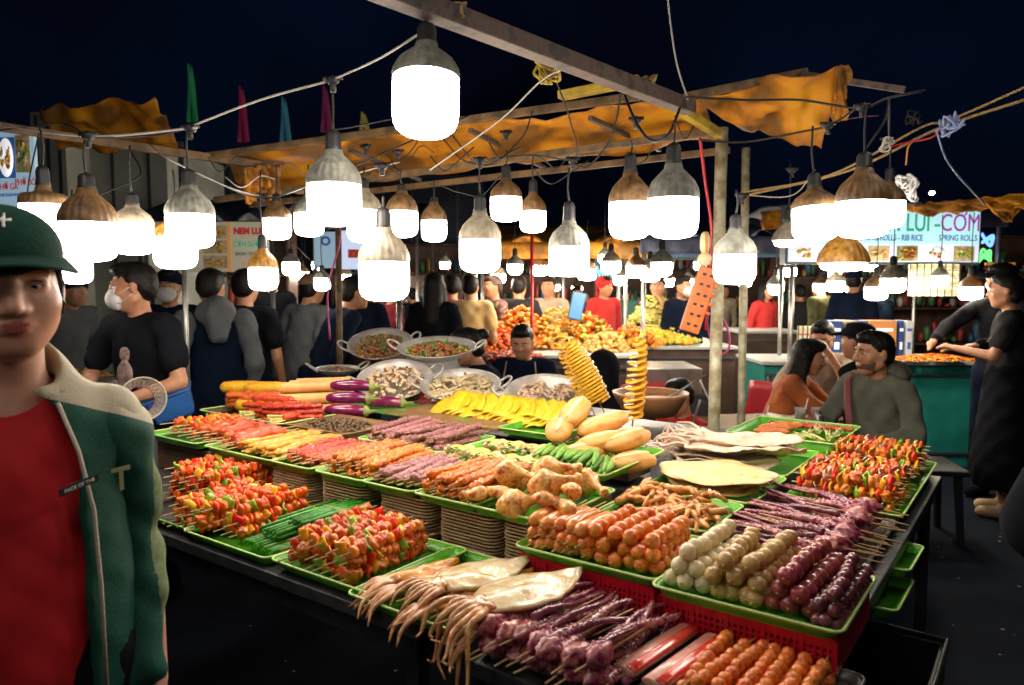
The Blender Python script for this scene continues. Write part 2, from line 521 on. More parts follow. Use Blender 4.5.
def hand(S, el, wr, fingers=True, curl=.5, n=None):
    """palm, four bent fingers of different length and a thumb"""
    d = (wr - el).normalized()
    up = Vector(n) if n is not None else Vector((0, 0, 1))
    side = d.cross(up)
    if side.length < .2: side = d.cross(Vector((1, 0, 0)))
    side.normalize(); up = side.cross(d).normalized()
    S.cap(wr - d * .01, wr + d * .065, .024, .030, .02, flat=(up, .55))
    if not fingers:
        S.cap(wr + d * .06, wr + d * .12 - up * .03, .026, .018, .02, flat=(up, .55)); return
    for i, (o, l) in enumerate(((-.029, .062), (-.010, .074), (.010, .070), (.028, .055))):
        b0 = wr + d * .072 + side * o
        b1 = b0 + (d * math.cos(curl * .6) - up * math.sin(curl * .6)) * l * .45
        b2 = b1 + (d * math.cos(curl * 1.7) - up * math.sin(curl * 1.7)) * l * .32
        b3 = b2 + (d * math.cos(curl * 2.5) - up * math.sin(curl * 2.5)) * l * .25
        S.cap(b0 - d * .012, b1, .0092, .0085, .003); S.cap(b1, b2, .0085, .0078, .003); S.cap(b2, b3, .0078, .0068, .003)
    t0 = wr + d * .022 - side * .022
    t1 = t0 - side * .028 + d * .026 - up * .01; t2 = t1 + d * .032 - side * .004 - up * .008
    S.cap(t0, t1, .014, .0105, .008); S.cap(t1, t2, .0105, .0085, .003)

def person(loc, face, label, J=None, look=(0, 0), h=.02, top=None, sleeve='short', bottom='navy_cloth', hair='short',
           hairm='hair', skin='skin', hat=None, mask=False, apron=None, scale=1.0, skirt=False, fingers=False, fem=False,
           shoes='black_cloth', group=None, topnoise=.006, curl=.5, beard=False, hipcut=True, glasses=False, hf=None):
    """face = heading in degrees (0 looks at the camera, 90 looks to the picture's right); the body is one mesh, clothes and hair its children"""
    J = J or pose()
    top = top or 'navy_cloth'
    fr = (rotm(R(look[0]), R(look[1])), np.array(J['head']))
    S = SDF()
    S.cap(J['chest'] + Vector((0, 0, .02)), J['pelvis'], .125, .125, .04, flat=((0, 1, 0), .68))
    S.cap(J['shL'], J['shR'], .055, .055, .05)
    S.cap(J['neck'], J['head'] + Vector((0, .015, -.03)), .052 if not fem else .045, .050 if not fem else .043, .02)
    for s_ in 'LR':
        S.cap(J['sh' + s_], J['el' + s_], .046, .036, .02)
        S.cap(J['el' + s_], J['wr' + s_], .037, .024, .012)
        hand(S, J['el' + s_], J['wr' + s_], fingers, curl)
        S.cap(J['hi' + s_], J['kn' + s_], .082, .054, .03)
        S.cap(J['kn' + s_], J['an' + s_], .052, .034, .02)
        S.cap(J['an' + s_] + Vector((0, .03, -.05)), J['an' + s_] + Vector((0, -.13, -.06)), .036, .030, .02)
    head_prims(S, fr, fem)
    lo = [min(v[i] for v in J.values()) for i in range(3)]; hi = [max(v[i] for v in J.values()) for i in range(3)]
    if hf:
        hd = J['head']
        xs = axis(lo[0] - .22, hi[0] + .22, h, (hd[0] - .1, hd[0] + .1), hf); ys = axis(lo[1] - .24, hi[1] + .2, h, (hd[1] - .14, hd[1] + .1), hf)
        zs = axis(lo[2] - .12, hi[2] + .16, h, (hd[2] - .12, hd[2] + .1), hf)
    else:
        xs = axis(lo[0] - .22, hi[0] + .22, h); ys = axis(lo[1] - .24, hi[1] + .2, h); zs = axis(lo[2] - .12, hi[2] + .16, h)
    me = S.mesh('person', xs, ys, zs, MATS[skin])
    o = link('person', me); o.location = loc; o.rotation_euler = (0, 0, R(face)); o.scale = (scale,) * 3
    tag(o, label, 'person', group)
    # clothes
    T = SDF()
    T.cap(J['chest'] + Vector((0, 0, .02)), J['pelvis'] + Vector((0, 0, -.02)), .148, .172 if (fem or skirt) else .160, .04, flat=((0, 1, 0), .72))
    T.cap(J['shL'] - Vector((.03, 0, .006)), J['shR'] + Vector((.03, 0, -.006)), .062, .062, .05)
    for s_ in 'LR': T.cap(J['neck'] + Vector((0, .005, -.02)), J['sh' + s_] + Vector((0, 0, .01)), .055, .045, .04)
    for s_ in 'LR':
        a, b, w = J['sh' + s_], J['el' + s_], J['wr' + s_]
        if sleeve == 'short': T.cap(a, a.lerp(b, .62), .060, .062, .02)
        elif sleeve in ('long',):
            T.cap(a, b, .062, .052, .02); T.cap(b, b.lerp(w, .93), .052, .040, .015)
        elif sleeve == 'half':
            T.cap(a, b, .062, .056, .02); T.cap(b, b.lerp(w, .3), .054, .048, .015)
    T.ell(J['neck'] + Vector((0, -.01, .055)), (.066, .066, .055), .012, 'sub')
    if not skirt: T.plane((0, 0, -1), -(J['pelvis'].z - .10))
    link('shirt', T.mesh('shirt', xs, ys, zs, MATS[top], noise=topnoise, nf=16), o)
    B = SDF()
    if skirt:
        B.cap(J['pelvis'] + Vector((0, 0, .03)), J['knL'].lerp(J['anR'], .35) * 1.0, .185, .26, .04, flat=((0, 1, 0), .75))
        B.plane((0, 0, -1), -.22)
        link('skirt', B.mesh('skirt', xs, ys, zs, MATS[bottom], noise=.006, nf=14), o)
    else:
        B.cap(J['pelvis'] + Vector((0, 0, .03)), J['pelvis'] - Vector((0, 0, .02)), .142, .142, .03, flat=((0, 1, 0), .72))
        for s_ in 'LR':
            B.cap(J['hi' + s_], J['kn' + s_], .098, .070, .03); B.cap(J['kn' + s_], J['an' + s_], .068, .055, .02)
        B.plane((0, 0, -1), -.07)
        link('trousers', B.mesh('trousers', xs, ys, zs, MATS[bottom], noise=.004, nf=16), o)
    for s_ in 'LR':
        a = J['an' + s_]
        K = SDF(); K.cap(a + Vector((0, .035, -.048)), a + Vector((0, -.135, -.055)), .044, .038, .02)
        K.cap(a + Vector((0, .02, -.03)), a + Vector((0, .0, .0)), .042, .04, .02); K.plane((0, 0, -1), 0.0)
        link('shoe', K.mesh('shoe', axis(a.x - .08, a.x + .08, .012), axis(a.y - .22, a.y + .12, .012), axis(-.03, a.z + .08, .012), MATS[shoes]), o)
    # hair and head wear, in the head's frame
    c = fr[1]; hh = min(h, .011) if (hf is None) else hf
    ext = .45 if hair in ('long', 'longtied') else .19
    hx = axis(c[0] - .17, c[0] + .17, hh); hy = axis(c[1] - .19, c[1] + .19, hh); hz = axis(c[2] - ext, c[2] + .17, hh)
    if hair:
        Hs = SDF()
        Hs.ell((0, .020, .036), (.081, .094, .088), .01, fr=fr); Hs.ell((0, -.030, .088), (.058, .060, .036), .02, fr=fr)
        if hair == 'short':
            Hs.ell((0, .056, -.012), (.070, .052, .060), .02, fr=fr)
        elif hair == 'bun':
            Hs.ell((0, .05, -.02), (.078, .060, .065), .02, fr=fr); Hs.ell((0, .12, .05), (.04, .04, .04), .01, fr=fr)
        elif hair == 'long':
            Hs.cap((0, .04, 0), (0, .075, -.28), .088, .085, .03, fr=fr, flat=((0, 1, 0), .75))
            for sx in (-1, 1): Hs.cap((sx * .07, .01, 0), (sx * .08, -.0, -.22), .032, .03, .02, fr=fr)
        Hs.ell((0, -.118, -.026), (.072, .085, .088), .012, 'sub', fr=fr)
        Hs.ell((0, -.02, -.13), (.085, .075, .06), .012, 'sub', fr=fr)
        for sx in (-1, 1): Hs.ell((sx * .085, -.015, -.035), (.025, .040, .045), .01, 'sub', fr=fr) if hair == 'short' else None
        link('hair', Hs.mesh('hair', hx, hy, hz, MATS[hairm], noise=.0026, nf=75), o)
    if hat:
        kind, hm = hat
        K = SDF()
        if kind == 'cap':
            K.ell((0, .012, .050), (.092, .108, .078), .01, fr=fr); K.plane((0, 0, -1), -.036, fr=fr)
            K.ell((0, -.115, .046), (.078, .085, .010), .008, fr=fr, rot=(R(8), 0, 0))
        elif kind == 'back':
            K.ell((0, .012, .050), (.092, .108, .078), .01, fr=fr); K.plane((0, 0, -1), -.036, fr=fr)
            K.ell((0, .115, .046), (.07, .07, .010), .008, fr=fr)
        elif kind == 'beanie':
            K.ell((0, .018, .040), (.094, .110, .092), .01, fr=fr); K.plane((0, -.25, -1), -.012, fr=fr)
        elif kind == 'bucket':
            K.ell((0, .012, .055), (.092, .108, .075), .01, fr=fr); K.plane((0, 0, -1), -.036, fr=fr)
            K.ell((0, .012, .036), (.150, .165, .012), .02, fr=fr)
        elif kind == 'scarf':
            K.ell((0, .018, .036), (.096, .112, .098), .01, fr=fr); K.cap((0, .08, 0), (0, .12, -.14), .06, .04, .02, fr=fr)
            K.ell((0, -.118, -.040), (.070, .085, .085), .012, 'sub', fr=fr)
        elif kind == 'hood':
            K.ell((0, .03, .030), (.105, .120, .110), .01, fr=fr); K.cap((0, .06, -.04), (0, .05, -.16), .1, .11, .03, fr=fr)
            K.ell((0, -.128, -.02), (.078, .095, .1), .012, 'sub', fr=fr)
        link('hat', K.mesh('hat', hx, hy, hz, MATS[hm]), o)
    if mask:
        K = SDF(); K.ell((0, -.070, -.048), (.066, .058, .056), .01, fr=fr); K.ell((0, -.056, -.045), (.060, .055, .056), .004, 'sub', fr=fr)
        K.plane((0, 1, 0), -.045, fr=fr)
        mk = link('face_mask', K.mesh('face_mask', axis(c[0] - .14, c[0] + .14, .006), axis(c[1] - .16, c[1] + .14, .006), axis(c[2] - .13, c[2] + .05, .006), MATS['white_cloth']), o)
        q = Matrix(fr[0].tolist()); cc = Vector(c)
        for sx in (-1, 1):
            b_ = MB()
            b_.tube([cc + q @ Vector(p) for p in ((sx * .050, -.072, -.030), (sx * .073, -.04, -.012), (sx * .084, .012, .012))], .0018, 5)
            b_.tube([cc + q @ Vector(p) for p in ((sx * .046, -.070, -.068), (sx * .068, -.035, -.050), (sx * .084, .014, -.02))], .0018, 5)
            l_ = b_.build('ear_loop', MATS['white_cloth'], mk)
    q = Matrix(fr[0].tolist()); cc = Vector(c)
    b_ = MB()
    for sx in (-1, 1):
        b_.blob(cc + q @ Vector((sx * .033, -.0775, .008)), (.0115, .009, .0065), 2, 0)
        b_.blob(cc + q @ Vector((sx * .033, -.0855, .008)), (.0055, .003, .0055), 1, 0, mi=1)
    b_.build('eye', [MATS['eye_white'], MATS['iris']], o)
    b_ = MB()
    for sx in (-1, 1):
        b_.tube([cc + q @ Vector((sx * x_, y_, z_)) for x_, y_, z_ in ((.012, -.098, .027), (.028, -.097, .032), (.046, -.084, .028))], (.003, .0038, .0018), 5)
    b_.build('eyebrow', MATS[hairm], o)
    if glasses:
        b_ = MB()
        for sx in (-1, 1):
            b_.tube([cc + q @ Vector((sx * .034 + .022 * math.cos(t), -.106, .006 + .018 * math.sin(t))) for t in np.linspace(0, 2 * PI, 13)], .0016, 5)
            b_.tube([cc + q @ Vector(p) for p in ((sx * .056, -.104, .010), (sx * .078, 0, .012))], .0016, 5)
        b_.build('glasses', MATS['cord'], o)
    if beard:
        K = SDF(); K.ell((0, -.024, -.040), (.0635, .0705, .0735), .01, fr=fr); K.ell((0, -.10, -.02), (.05, .05, .03), .01, 'sub', fr=fr); K.ell((0, 0, .03), (.09, .11, .055), .01, 'sub', fr=fr)
        link('beard', K.mesh('beard', axis(c[0] - .14, c[0] + .14, .006), axis(c[1] - .16, c[1] + .14, .006), axis(c[2] - .13, c[2] + .05, .006), MATS['hair_stubble']), o)
    return o
M('hair_stubble', (.20, .10, .06), (.05, .030, .022), scale=260, rough=.8, spec=.2)
# ---------------------------------------------------------------- the woman in front
M('jacket_green', (.006, .068, .045), (.004, .044, .030), scale=300, rough=.7, spec=.3, bump=.25, bscale=220)
M('jacket_cream', (.42, .38, .30), (.34, .31, .24), scale=200, rough=.75, bump=.5, bscale=150)
M('red_shirt', (.50, .008, .012), (.40, .005, .010), scale=8, rough=.75, bump=.35, bscale=26)
M('jacket_sage', (.16, .20, .10), (.10, .14, .07), scale=60, rough=.85, bump=.4, bscale=120, spec=.2)
M('cap_green', (.005, .036, .024), (.003, .022, .016), scale=200, rough=.85, spec=.15, bump=.5, bscale=260)
M('lining', (.006, .008, .011), rough=.8)
M('beige_felt', (.34, .27, .16), rough=.85); M('letter_dull', (.16, .17, .09), rough=.9)
def two_tone():
    m = MATS['jacket_green'].copy(); m.name = 'jacket_two_tone'; nt = m.node_tree; N = nt.nodes; L = nt.links; b = N['Principled BSDF']
    old = b.inputs['Base Color'].links[0].from_socket
    tc = N.new('ShaderNodeTexCoord'); sx = N.new('ShaderNodeSeparateXYZ'); L.new(tc.outputs['Object'], sx.inputs[0])
    ab = N.new('ShaderNodeMath'); ab.operation = 'ABSOLUTE'; L.new(sx.outputs[0], ab.inputs[0])
    ma = N.new('ShaderNodeMath'); ma.operation = 'MULTIPLY_ADD'; ma.inputs[1].default_value = .32; L.new(ab.outputs[0], ma.inputs[0]); L.new(sx.outputs[2], ma.inputs[2])
    yy = N.new('ShaderNodeMath'); yy.operation = 'MULTIPLY_ADD'; yy.inputs[1].default_value = .25; L.new(sx.outputs[1], yy.inputs[0]); L.new(ma.outputs[0], yy.inputs[2])
    gt = N.new('ShaderNodeMath'); gt.operation = 'GREATER_THAN'; gt.inputs[1].default_value = 1.366; L.new(yy.outputs[0], gt.inputs[0])
    mx = N.new('ShaderNodeMixRGB'); mx.inputs[2].default_value = (.34, .31, .22, 1); L.new(gt.outputs[0], mx.inputs[0]); L.new(old, mx.inputs[1]); L.new(mx.outputs[0], b.inputs['Base Color'])
    MATS['jacket_two'] = m
two_tone()
def woman():
    yaw, pit = 12, 3
    J = pose()
    J['head'] = Vector((0.0, -.045, 1.548)); J['neck'] = Vector((0, 0, 1.375))
    J['shL'] = Vector((.140, .01, 1.312)); J['shR'] = Vector((-.140, .01, 1.312))
    J['elL'] = Vector((.190, .05, 1.05)); J['elR'] = Vector((-.190, .05, 1.05))
    J['wrL'] = Vector((.200, -.03, .83)); J['wrR'] = Vector((-.200, -.03, .83))
    c = np.array(J['head']); fr = (rotm(R(yaw), R(pit), R(-3)), c)
    S = SDF()
    S.cap((0, .0, 1.2), (0, 0, .93), .11, .13, .04, flat=((0, 1, 0), .68))
    S.cap(J['shL'], J['shR'], .045, .045, .05)
    S.cap((0, .01, 1.34), (0, -.02, 1.52), .050, .048, .025)
    S.cap((0, .01, 1.33), (.10, .0, 1.33), .045, .03, .05); S.cap((0, .01, 1.33), (-.10, .0, 1.33), .045, .03, .05)
    for s_ in 'LR':
        S.cap(J['sh' + s_], J['el' + s_], .040, .032, .02); S.cap(J['el' + s_], J['wr' + s_], .033, .022, .012)
        hand(S, J['el' + s_], J['wr' + s_], True, .5, n=(1 if s_ == 'L' else -1, 0, 0))
        S.cap(J['hi' + s_], J['kn' + s_], .082, .054, .03); S.cap(J['kn' + s_], J['an' + s_], .052, .034, .02)
        S.cap(J['an' + s_] + Vector((0, .03, -.05)), J['an' + s_] + Vector((0, -.13, -.06)), .036, .030, .02)
    head_prims(S, fr, True, True)
    S.ell((0, -.030, -.028), (.066, .058, .066), .03, fr=fr)
    xs = axis(-.36, .36, .016, (-.105, .105), .0027)
    ys = axis(-.30, .24, .016, (-.175, .02), .0027)
    zs = axis(-.03, 1.74, .016, (1.43, 1.63), .0027)
    q = Matrix(fr[0].tolist()); cc = Vector(c)
    Rm = fr[0]
    def rule(C):
        L_ = (C - c) @ Rm
        x, y, z = L_[:, 0], L_[:, 1], L_[:, 2]
        up = (x / .0185) ** 2 + ((z + .0520) / .0058) ** 2 < 1
        lo = (x / .0165) ** 2 + ((z + .0605) / .0072) ** 2 < 1
        return ((up | lo) & (y < -.085)).astype(int)
    me = S.mesh('person', xs, ys, zs, [MATS['skin_main'], MATS['lips']], rule=rule, smooth=1)
    o = link('person', me); o.location = (-.850, 1.25, 0); o.rotation_euler = (0, 0, R(28))
    tag(o, 'woman close at the left in a green cap, red shirt and green jacket', 'person')
    # eyes
    for sx in (-1, 1):
        b = MB()
        ec = Vector((sx * .033, -.0735, .0060))
        b.blob(ec, (.0150, .0142, .0122), 3, 0)
        g = Vector((-.10, -1, -.22)).normalized()
        e = b.build('eye', MATS['eye_white'], o, loc=(0, 0, 0))
        e.data.transform(Matrix.Translation(cc) @ q.to_4x4())
        b = MB(); b.blob(ec + g * .0098, (.0062, .0058, .0062), 3, 0)
        b2 = b.build('iris', MATS['iris'], e); b2.data.transform(Matrix.Translation(cc) @ q.to_4x4())
        b = MB()   # lashes and lid line
        b.tube([q @ Vector((sx * x, y, z)) + cc for x, y, z in ((.0165, -.0825, .006), (.024, -.0868, .0125), (.033, -.0880, .0150), (.042, -.0855, .0130), (.0490, -.0790, .0070))], (.0006, .0012, .0014, .0014, .0007), 6)
        b.build('eyelashes', MATS['hair'], o)
        b = MB()
        b.tube([q @ Vector((sx * x, y, z)) + cc for x, y, z in ((.012, -.0955, .025), (.020, -.0970, .0285), (.032, -.0935, .0315), (.045, -.0845, .0305), (.053, -.0755, .026))], (.0016, .0026, .0028, .0022, .0010), 8, flat=.5)
        b.build('eyebrow', MATS['hair_brown'], o)
    # hair under the cap
    H = SDF(); H.ell((0, .022, .030), (.081, .092, .092), .01, fr=fr)
    H.ell((0, .05, -.03), (.074, .060, .07), .02, fr=fr)
    for sx in (-1, 1): H.cap((sx * .074, -.018, .03), (sx * .078, -.010, -.045), .010, .005, .01, fr=fr); H.cap((0, .10, -.02), (0, .13, -.2), .03, .02, .02, fr=fr)
    H.ell((0, -.118, -.030), (.080, .105, .100), .012, 'sub', fr=fr)
    pass
    hx = axis(c[0] - .16, c[0] + .16, .006); hy = axis(c[1] - .2, c[1] + .2, .006); hz = axis(c[2] - .26, c[2] + .18, .006)
    link('hair', H.mesh('hair', hx, hy, hz, MATS['hair'], noise=.0015, nf=80), o)
    # cap: crown, brim, embroidery
    K = SDF(); K.ell((0, .012, .058), (.090, .108, .078), .01, fr=fr); K.plane((0, .10, -1), -.034, fr=fr)
    K.ell((0, .012, .035), (.084, .100, .07), .004, 'sub', fr=fr)
    hat = link('cap', K.mesh('cap', axis(c[0] - .15, c[0] + .15, .005), axis(c[1] - .2, c[1] + .17, .005), axis(c[2] - .01, c[2] + .17, .005), MATS['cap_green']), o)
    b = MB()
    def brim(u, v):
        a = (u - .5) * PI * .98
        x0, y0 = .090 * math.sin(a), .012 - .104 * math.cos(a)
        ext = .072 * math.cos(a) ** .55 if abs(a) < PI / 2 else 0
        x = x0 * (1 + .16 * v); y = y0 - ext * v
        z = .053 - .012 * v * math.cos(a) - .022 * (x / .09) ** 2 * (.35 + .65 * v)
        return q @ Vector((x, y, z)) + cc
    b.sheet(brim, 36, 10)
    br = b.build('brim', MATS['cap_green'], hat, solidify=.0045)
    b = MB()
    for dx in (.0, .018):
        w = [(-.014, .098), (-.024, .108), (-.012, .118)] if dx == 0 else [(.000, .098), (.004, .118), (-.003, .108), (.012, .109)]
        pts = []
        for x, z in w:
            y = -.108 * math.sqrt(max(0, 1 - (x / .09) ** 2 - ((z - .058) / .078) ** 2)) + .010
            pts.append(q @ Vector((x, y - .001, z)) + cc)
        b.tube(pts, .0026, 6)
    b.build('embroidery', MATS['white_cloth'], hat)
    # red shirt
    T = SDF()
    T.cap((0, -.005, 1.24), (0, -.005, .90), .132, .148, .04, flat=((0, 1, 0), .74))
    T.cap(J['shL'] + Vector((-.03, 0, -.015)), J['shR'] + Vector((.03, 0, -.015)), .045, .045, .04)
    T.cap((-.035, .0, 1.352), (.035, .0, 1.352), .046, .046, .04)
    T.ell((0, -.045, 1.400), (.070, .085, .062), .008, 'sub')
    T.plane((0, 0, -1), -.78)
    sh = link('shirt', T.mesh('shirt', axis(-.26, .26, .007), axis(-.2, .2, .007), axis(.74, 1.5, .007), MATS['red_shirt'], noise=.0045, nf=15), o)
    b = MB(); b.box((0, 0, 0), (.066, .0025, .0125))
    tg = b.build('cloth_tag', MATS['lining'], sh, loc=(.098, -.140, 1.232), rot=(R(6), R(-10), R(36)))
    text(tg, 'PACE OF THE', .0085, (0, -.0018, -.003), MATS['white_cloth'], ex=.0003)
    # jacket: open shell, cream sleeves
    K = SDF()
    K.cap((0, .008, 1.24), (0, .010, .86), .164, .182, .04, flat=((0, 1, 0), .80))
    K.cap(J['shL'], J['shR'], .060, .060, .05)
    K.cap((0, .02, 1.32), (0, .03, 1.39), .098, .082, .04)
    K.cap((0, .0, 1.26), (0, .0, .80), .145, .158, .01, 'sub', flat=((0, 1, 0), .76))
    K.cap((-.06, 0, 1.325), (.06, 0, 1.325), .042, .042, .01, 'sub')
    K.ell((0, -.03, 1.44), (.074, .085, .075), .01, 'sub')
    for yy in (-.14, -.22, -.30):
        K.cap((0, yy, 1.52), (0, yy, 1.26), .055, .108, .006, 'sub'); K.cap((0, yy, 1.26), (-.015, yy, .60), .108, .128, .006, 'sub')
    K.plane((0, 0, -1), -.76)
    jx, jy, jz = axis(-.30, .30, .0052), axis(-.22, .24, .0052), axis(.74, 1.5, .0052)
    def jrule(C):
        x, y, z = C[:, 0], C[:, 1], C[:, 2]
        cream = (np.abs(x) > .060) & (z > 1.335 - .25 * np.abs(x) + np.maximum(0, -y - .03) * .5)
        inner = ((x + .045) ** 2 / .150 ** 2 + (y / .116) ** 2 < 1.0) & (z < 1.3)
        return np.where(inner, 2, 0)
    jk = link('jacket', K.mesh('jacket', jx, jy, jz, [MATS['jacket_two'], MATS['jacket_cream'], MATS['lining']], noise=.0022, nf=20, rule=jrule), o)
    for s_, sg in (('L', 1), ('R', -1)):
        A = SDF(); A.cap(J['sh' + s_] + Vector((sg * .004, 0, -.02)), J['el' + s_] - Vector((sg * .02, 0, 0)), .066, .056, .02); A.cap(J['el' + s_] - Vector((sg * .02, 0, 0)), J['wr' + s_] + Vector((-sg * .02, 0, .02)), .056, .042, .02)
        link('sleeve', A.mesh('sleeve', axis(min(0, sg * .40), max(0, sg * .40), .008), axis(-.22, .2, .008), axis(.76, 1.45, .008), [MATS['jacket_cream'], MATS['jacket_two'], MATS['jacket_sage']], noise=.006, nf=17, rule=lambda C, sg=sg: np.where((sg * C[:, 0] < .205 - C[:, 1] * .5) | (C[:, 2] > 1.24), 1, 2)), jk)
    # letter patch and snaps on the jacket front
    text(jk, 'T', .055, (.158, -.092, 1.205), MATS['letter_dull'], ex=.001, rot=(R(88), 0, R(32)), name='letter_patch', bold=.0012)
    b = MB()
    b.tube([(.070, -.085, 1.36), (.098, -.108, 1.28), (.116, -.112, 1.18), (.122, -.112, 1.05), (.124, -.110, .85)], .0035, 6)
    b.build('piping', MATS['jacket_cream'], jk)
    B = SDF()
    B.cap((0, 0, .90), (0, 0, .88), .135, .135, .03, flat=((0, 1, 0), .72))
    for s_ in 'LR': B.cap(J['hi' + s_], J['kn' + s_], .098, .070, .03); B.cap(J['kn' + s_], J['an' + s_], .068, .055, .02)
    B.plane((0, 0, -1), -.07)
    link('trousers', B.mesh('trousers', axis(-.3, .3, .02), axis(-.25, .25, .02), axis(0, 1.15, .02), MATS['black_cloth'], noise=.004, nf=16), o)
    for s_ in 'LR':
        a = J['an' + s_]; K = SDF(); K.cap(a + Vector((0, .035, -.048)), a + Vector((0, -.135, -.055)), .044, .038, .02); K.plane((0, 0, -1), 0)
        link('shoe', K.mesh('shoe', axis(a.x - .08, a.x + .08, .012), axis(a.y - .22, a.y + .12, .012), axis(-.03, a.z + .08, .012), MATS['black_cloth']), o)

def text(parent, s, size, loc, mat, ex=.001, rot=(PI / 2, 0, 0), name='lettering', align='CENTER', bold=0, sx=1):
    cu = bpy.data.curves.new(name, 'FONT')
    cu.body = s; cu.size = size; cu.extrude = ex; cu.align_x = align; cu.offset = bold
    cu.materials.append(mat)
    o = link(name, cu, parent, loc, rot, (sx, 1, 1)); TEXTS.append(o); return o
TEXTS = []
woman()
# ---------------------------------------------------------------- food materials
M('pork', (.40, .045, .005), (.66, .18, .012), scale=105, rough=.25, bump=0.72, bscale=160, rand=.2, coat=0.28, sss=.05)
M('tomato', (.72, .030, .006), (.66, .09, .010), scale=60, rough=.18, rand=.15, coat=0.35, sss=.05)
M('pepper_red', (.70, .022, .008), (.62, .07, .01), scale=45, rough=.18, rand=.15, coat=0.28)
M('pepper_yellow', (.80, .42, .02), (.70, .28, .012), scale=45, rough=.2, rand=.12, coat=0.28)
M('pepper_green', (.12, .28, .015), (.28, .40, .03), scale=45, rough=.2, rand=.2, coat=0.28)
M('onion', (.66, .46, .30), (.50, .20, .16), scale=90, rough=.25, coat=0.21)
M('sausage_slice', (.80, .26, .03), (.68, .13, .012), scale=75, rough=.3, rand=.12, coat=0.21)
M('red_meat', (.34, .016, .006), (.54, .07, .012), scale=135, rough=.25, bump=0.90, bscale=160, rand=.12, coat=0.28)
M('orange_meat', (.76, .24, .006), (.52, .06, .004), scale=105, rough=.25, bump=0.90, bscale=140, rand=.1, coat=0.28)
M('purple_meat', (.22, .06, .075), (.42, .19, .16), scale=135, rough=.28, bump=0.90, bscale=170, rand=.12, coat=0.28)
M('yellow_meat', (.80, .42, .03), (.70, .20, .02), scale=75, rough=.28, bump=0.72, bscale=120, rand=.12, coat=0.28)
M('pink_meat', (.42, .035, .008), (.62, .14, .025), scale=60, rough=.3, bump=0.72, bscale=90, rand=.15, coat=0.21)
M('chicken', (.74, .27, .03), (.50, .07, .008), scale=60, rough=.25, bump=0.72, bscale=110, coat=0.35, sss=.08, c3=(.82, .50, .16), rand=.08)
M('feet', (.70, .26, .03), (.46, .10, .015), scale=60, rough=.25, bump=0.90, bscale=120, coat=0.35, c3=(.70, .36, .12), rand=.12)
M('tentacle', (.20, .014, .045), (.62, .27, .23), scale=67, rough=.22, bump=0.72, bscale=120, coat=0.42, lo=.42, hi=.68, rand=.15, sss=.05)
M('tentacle_dark', (.10, .016, .040), (.26, .07, .10), scale=75, rough=.22, coat=0.42, rand=.15)
M('sucker', (.42, .20, .22), (.30, .10, .14), scale=90, rough=.3, coat=0.28)
M('squid', (.70, .60, .38), (.58, .30, .06), scale=30, rough=.22, bump=0.63, bscale=70, coat=0.42, sss=.15, lo=.45, hi=.75)
M('squid_orange', (.76, .32, .03), (.52, .18, .04), scale=45, rough=.28, bump=0.72, bscale=90, coat=0.35, rand=.15)
M('squid_arm', (.62, .36, .16), (.42, .16, .06), scale=90, rough=.25, coat=0.35, rand=.2, sss=.08)
M('dry_squid', (.72, .60, .46), (.56, .40, .28), scale=27, rough=.45, bump=0.90, bscale=60, rand=.08, c3=(.70, .55, .42))
M('crepe', (.78, .58, .28), (.66, .40, .12), scale=39, rough=.4, bump=0.72, bscale=70, rand=.06, lo=.4, hi=.75)
M('ball_white', (.76, .64, .36), (.62, .52, .34), scale=90, rough=.3, rand=.06, coat=0.21, sss=.1)
M('ball_tan', (.56, .38, .14), (.40, .24, .07), scale=90, rough=.3, rand=.1, coat=0.21, bump=0.54)
M('ball_purple', (.36, .06, .05), (.20, .025, .03), scale=75, rough=.22, rand=.2, coat=0.35)
M('ball_dark', (.10, .018, .03), (.17, .04, .05), scale=75, rough=.22, rand=.2, coat=0.35)
M('ball_orange', (.60, .08, .010), (.78, .26, .03), scale=90, rough=.25, bump=0.72, bscale=140, rand=.12, coat=0.28)
M('sausage', (.74, .28, .06), (.60, .14, .025), scale=33, rough=.22, rand=.1, coat=0.35, sss=.08)
M('cutlet', (.62, .18, .03), (.50, .12, .03), scale=60, rough=.35, bump=0.90, bscale=160, rand=.1)
M('crab_white', (.66, .40, .32), (.60, .20, .15), scale=52, rough=.3, coat=0.21)
M('crab_red', (.68, .02, .012), (.70, .10, .05), scale=60, rough=.25, coat=0.28)
M('okra', (.10, .28, .035), (.22, .42, .07), scale=75, rough=.4, rand=.2, bump=0.54)
M('chive', (.020, .15, .012), (.09, .34, .03), scale=90, rough=.4, rand=.2)
M('enoki', (.76, .64, .28), (.60, .56, .12), scale=105, rough=.4)
M('corn', (.76, .44, .015), (.64, .32, .01), scale=135, rough=.35, bump=1.00, bscale=230, rand=.06, vor=True, coat=0.14)
M('bamboo', (.72, .40, .14), (.58, .28, .08), scale=18, rough=.4, bump=0.36, rand=.1)
M('bamboo_end_p', (.40, .06, .24), rough=.5)
M('bamboo_end_y', (.66, .50, .08), rough=.5)
M('eggplant', (.11, .006, .055), (.24, .016, .09), scale=13, rough=.12, coat=0.56, rand=.2)
M('calyx', (.16, .26, .05), (.30, .30, .07), scale=60, rough=.5)
M('pineapple', (.76, .54, .02), (.66, .42, .01), scale=60, rough=.35, bump=0.72, bscale=90, rand=.06, coat=0.21)
M('bread', (.60, .27, .05), (.38, .11, .018), scale=15, rough=.45, bump=0.45, bscale=90, rand=.08, c3=(.64, .34, .09), lo=.3, hi=.75)
M('crumb', (.80, .66, .42), (.70, .52, .28), scale=75, rough=.6)
M('potato', (.78, .46, .05), (.66, .30, .02), scale=37, rough=.35, bump=0.54, rand=.04, coat=0.14)
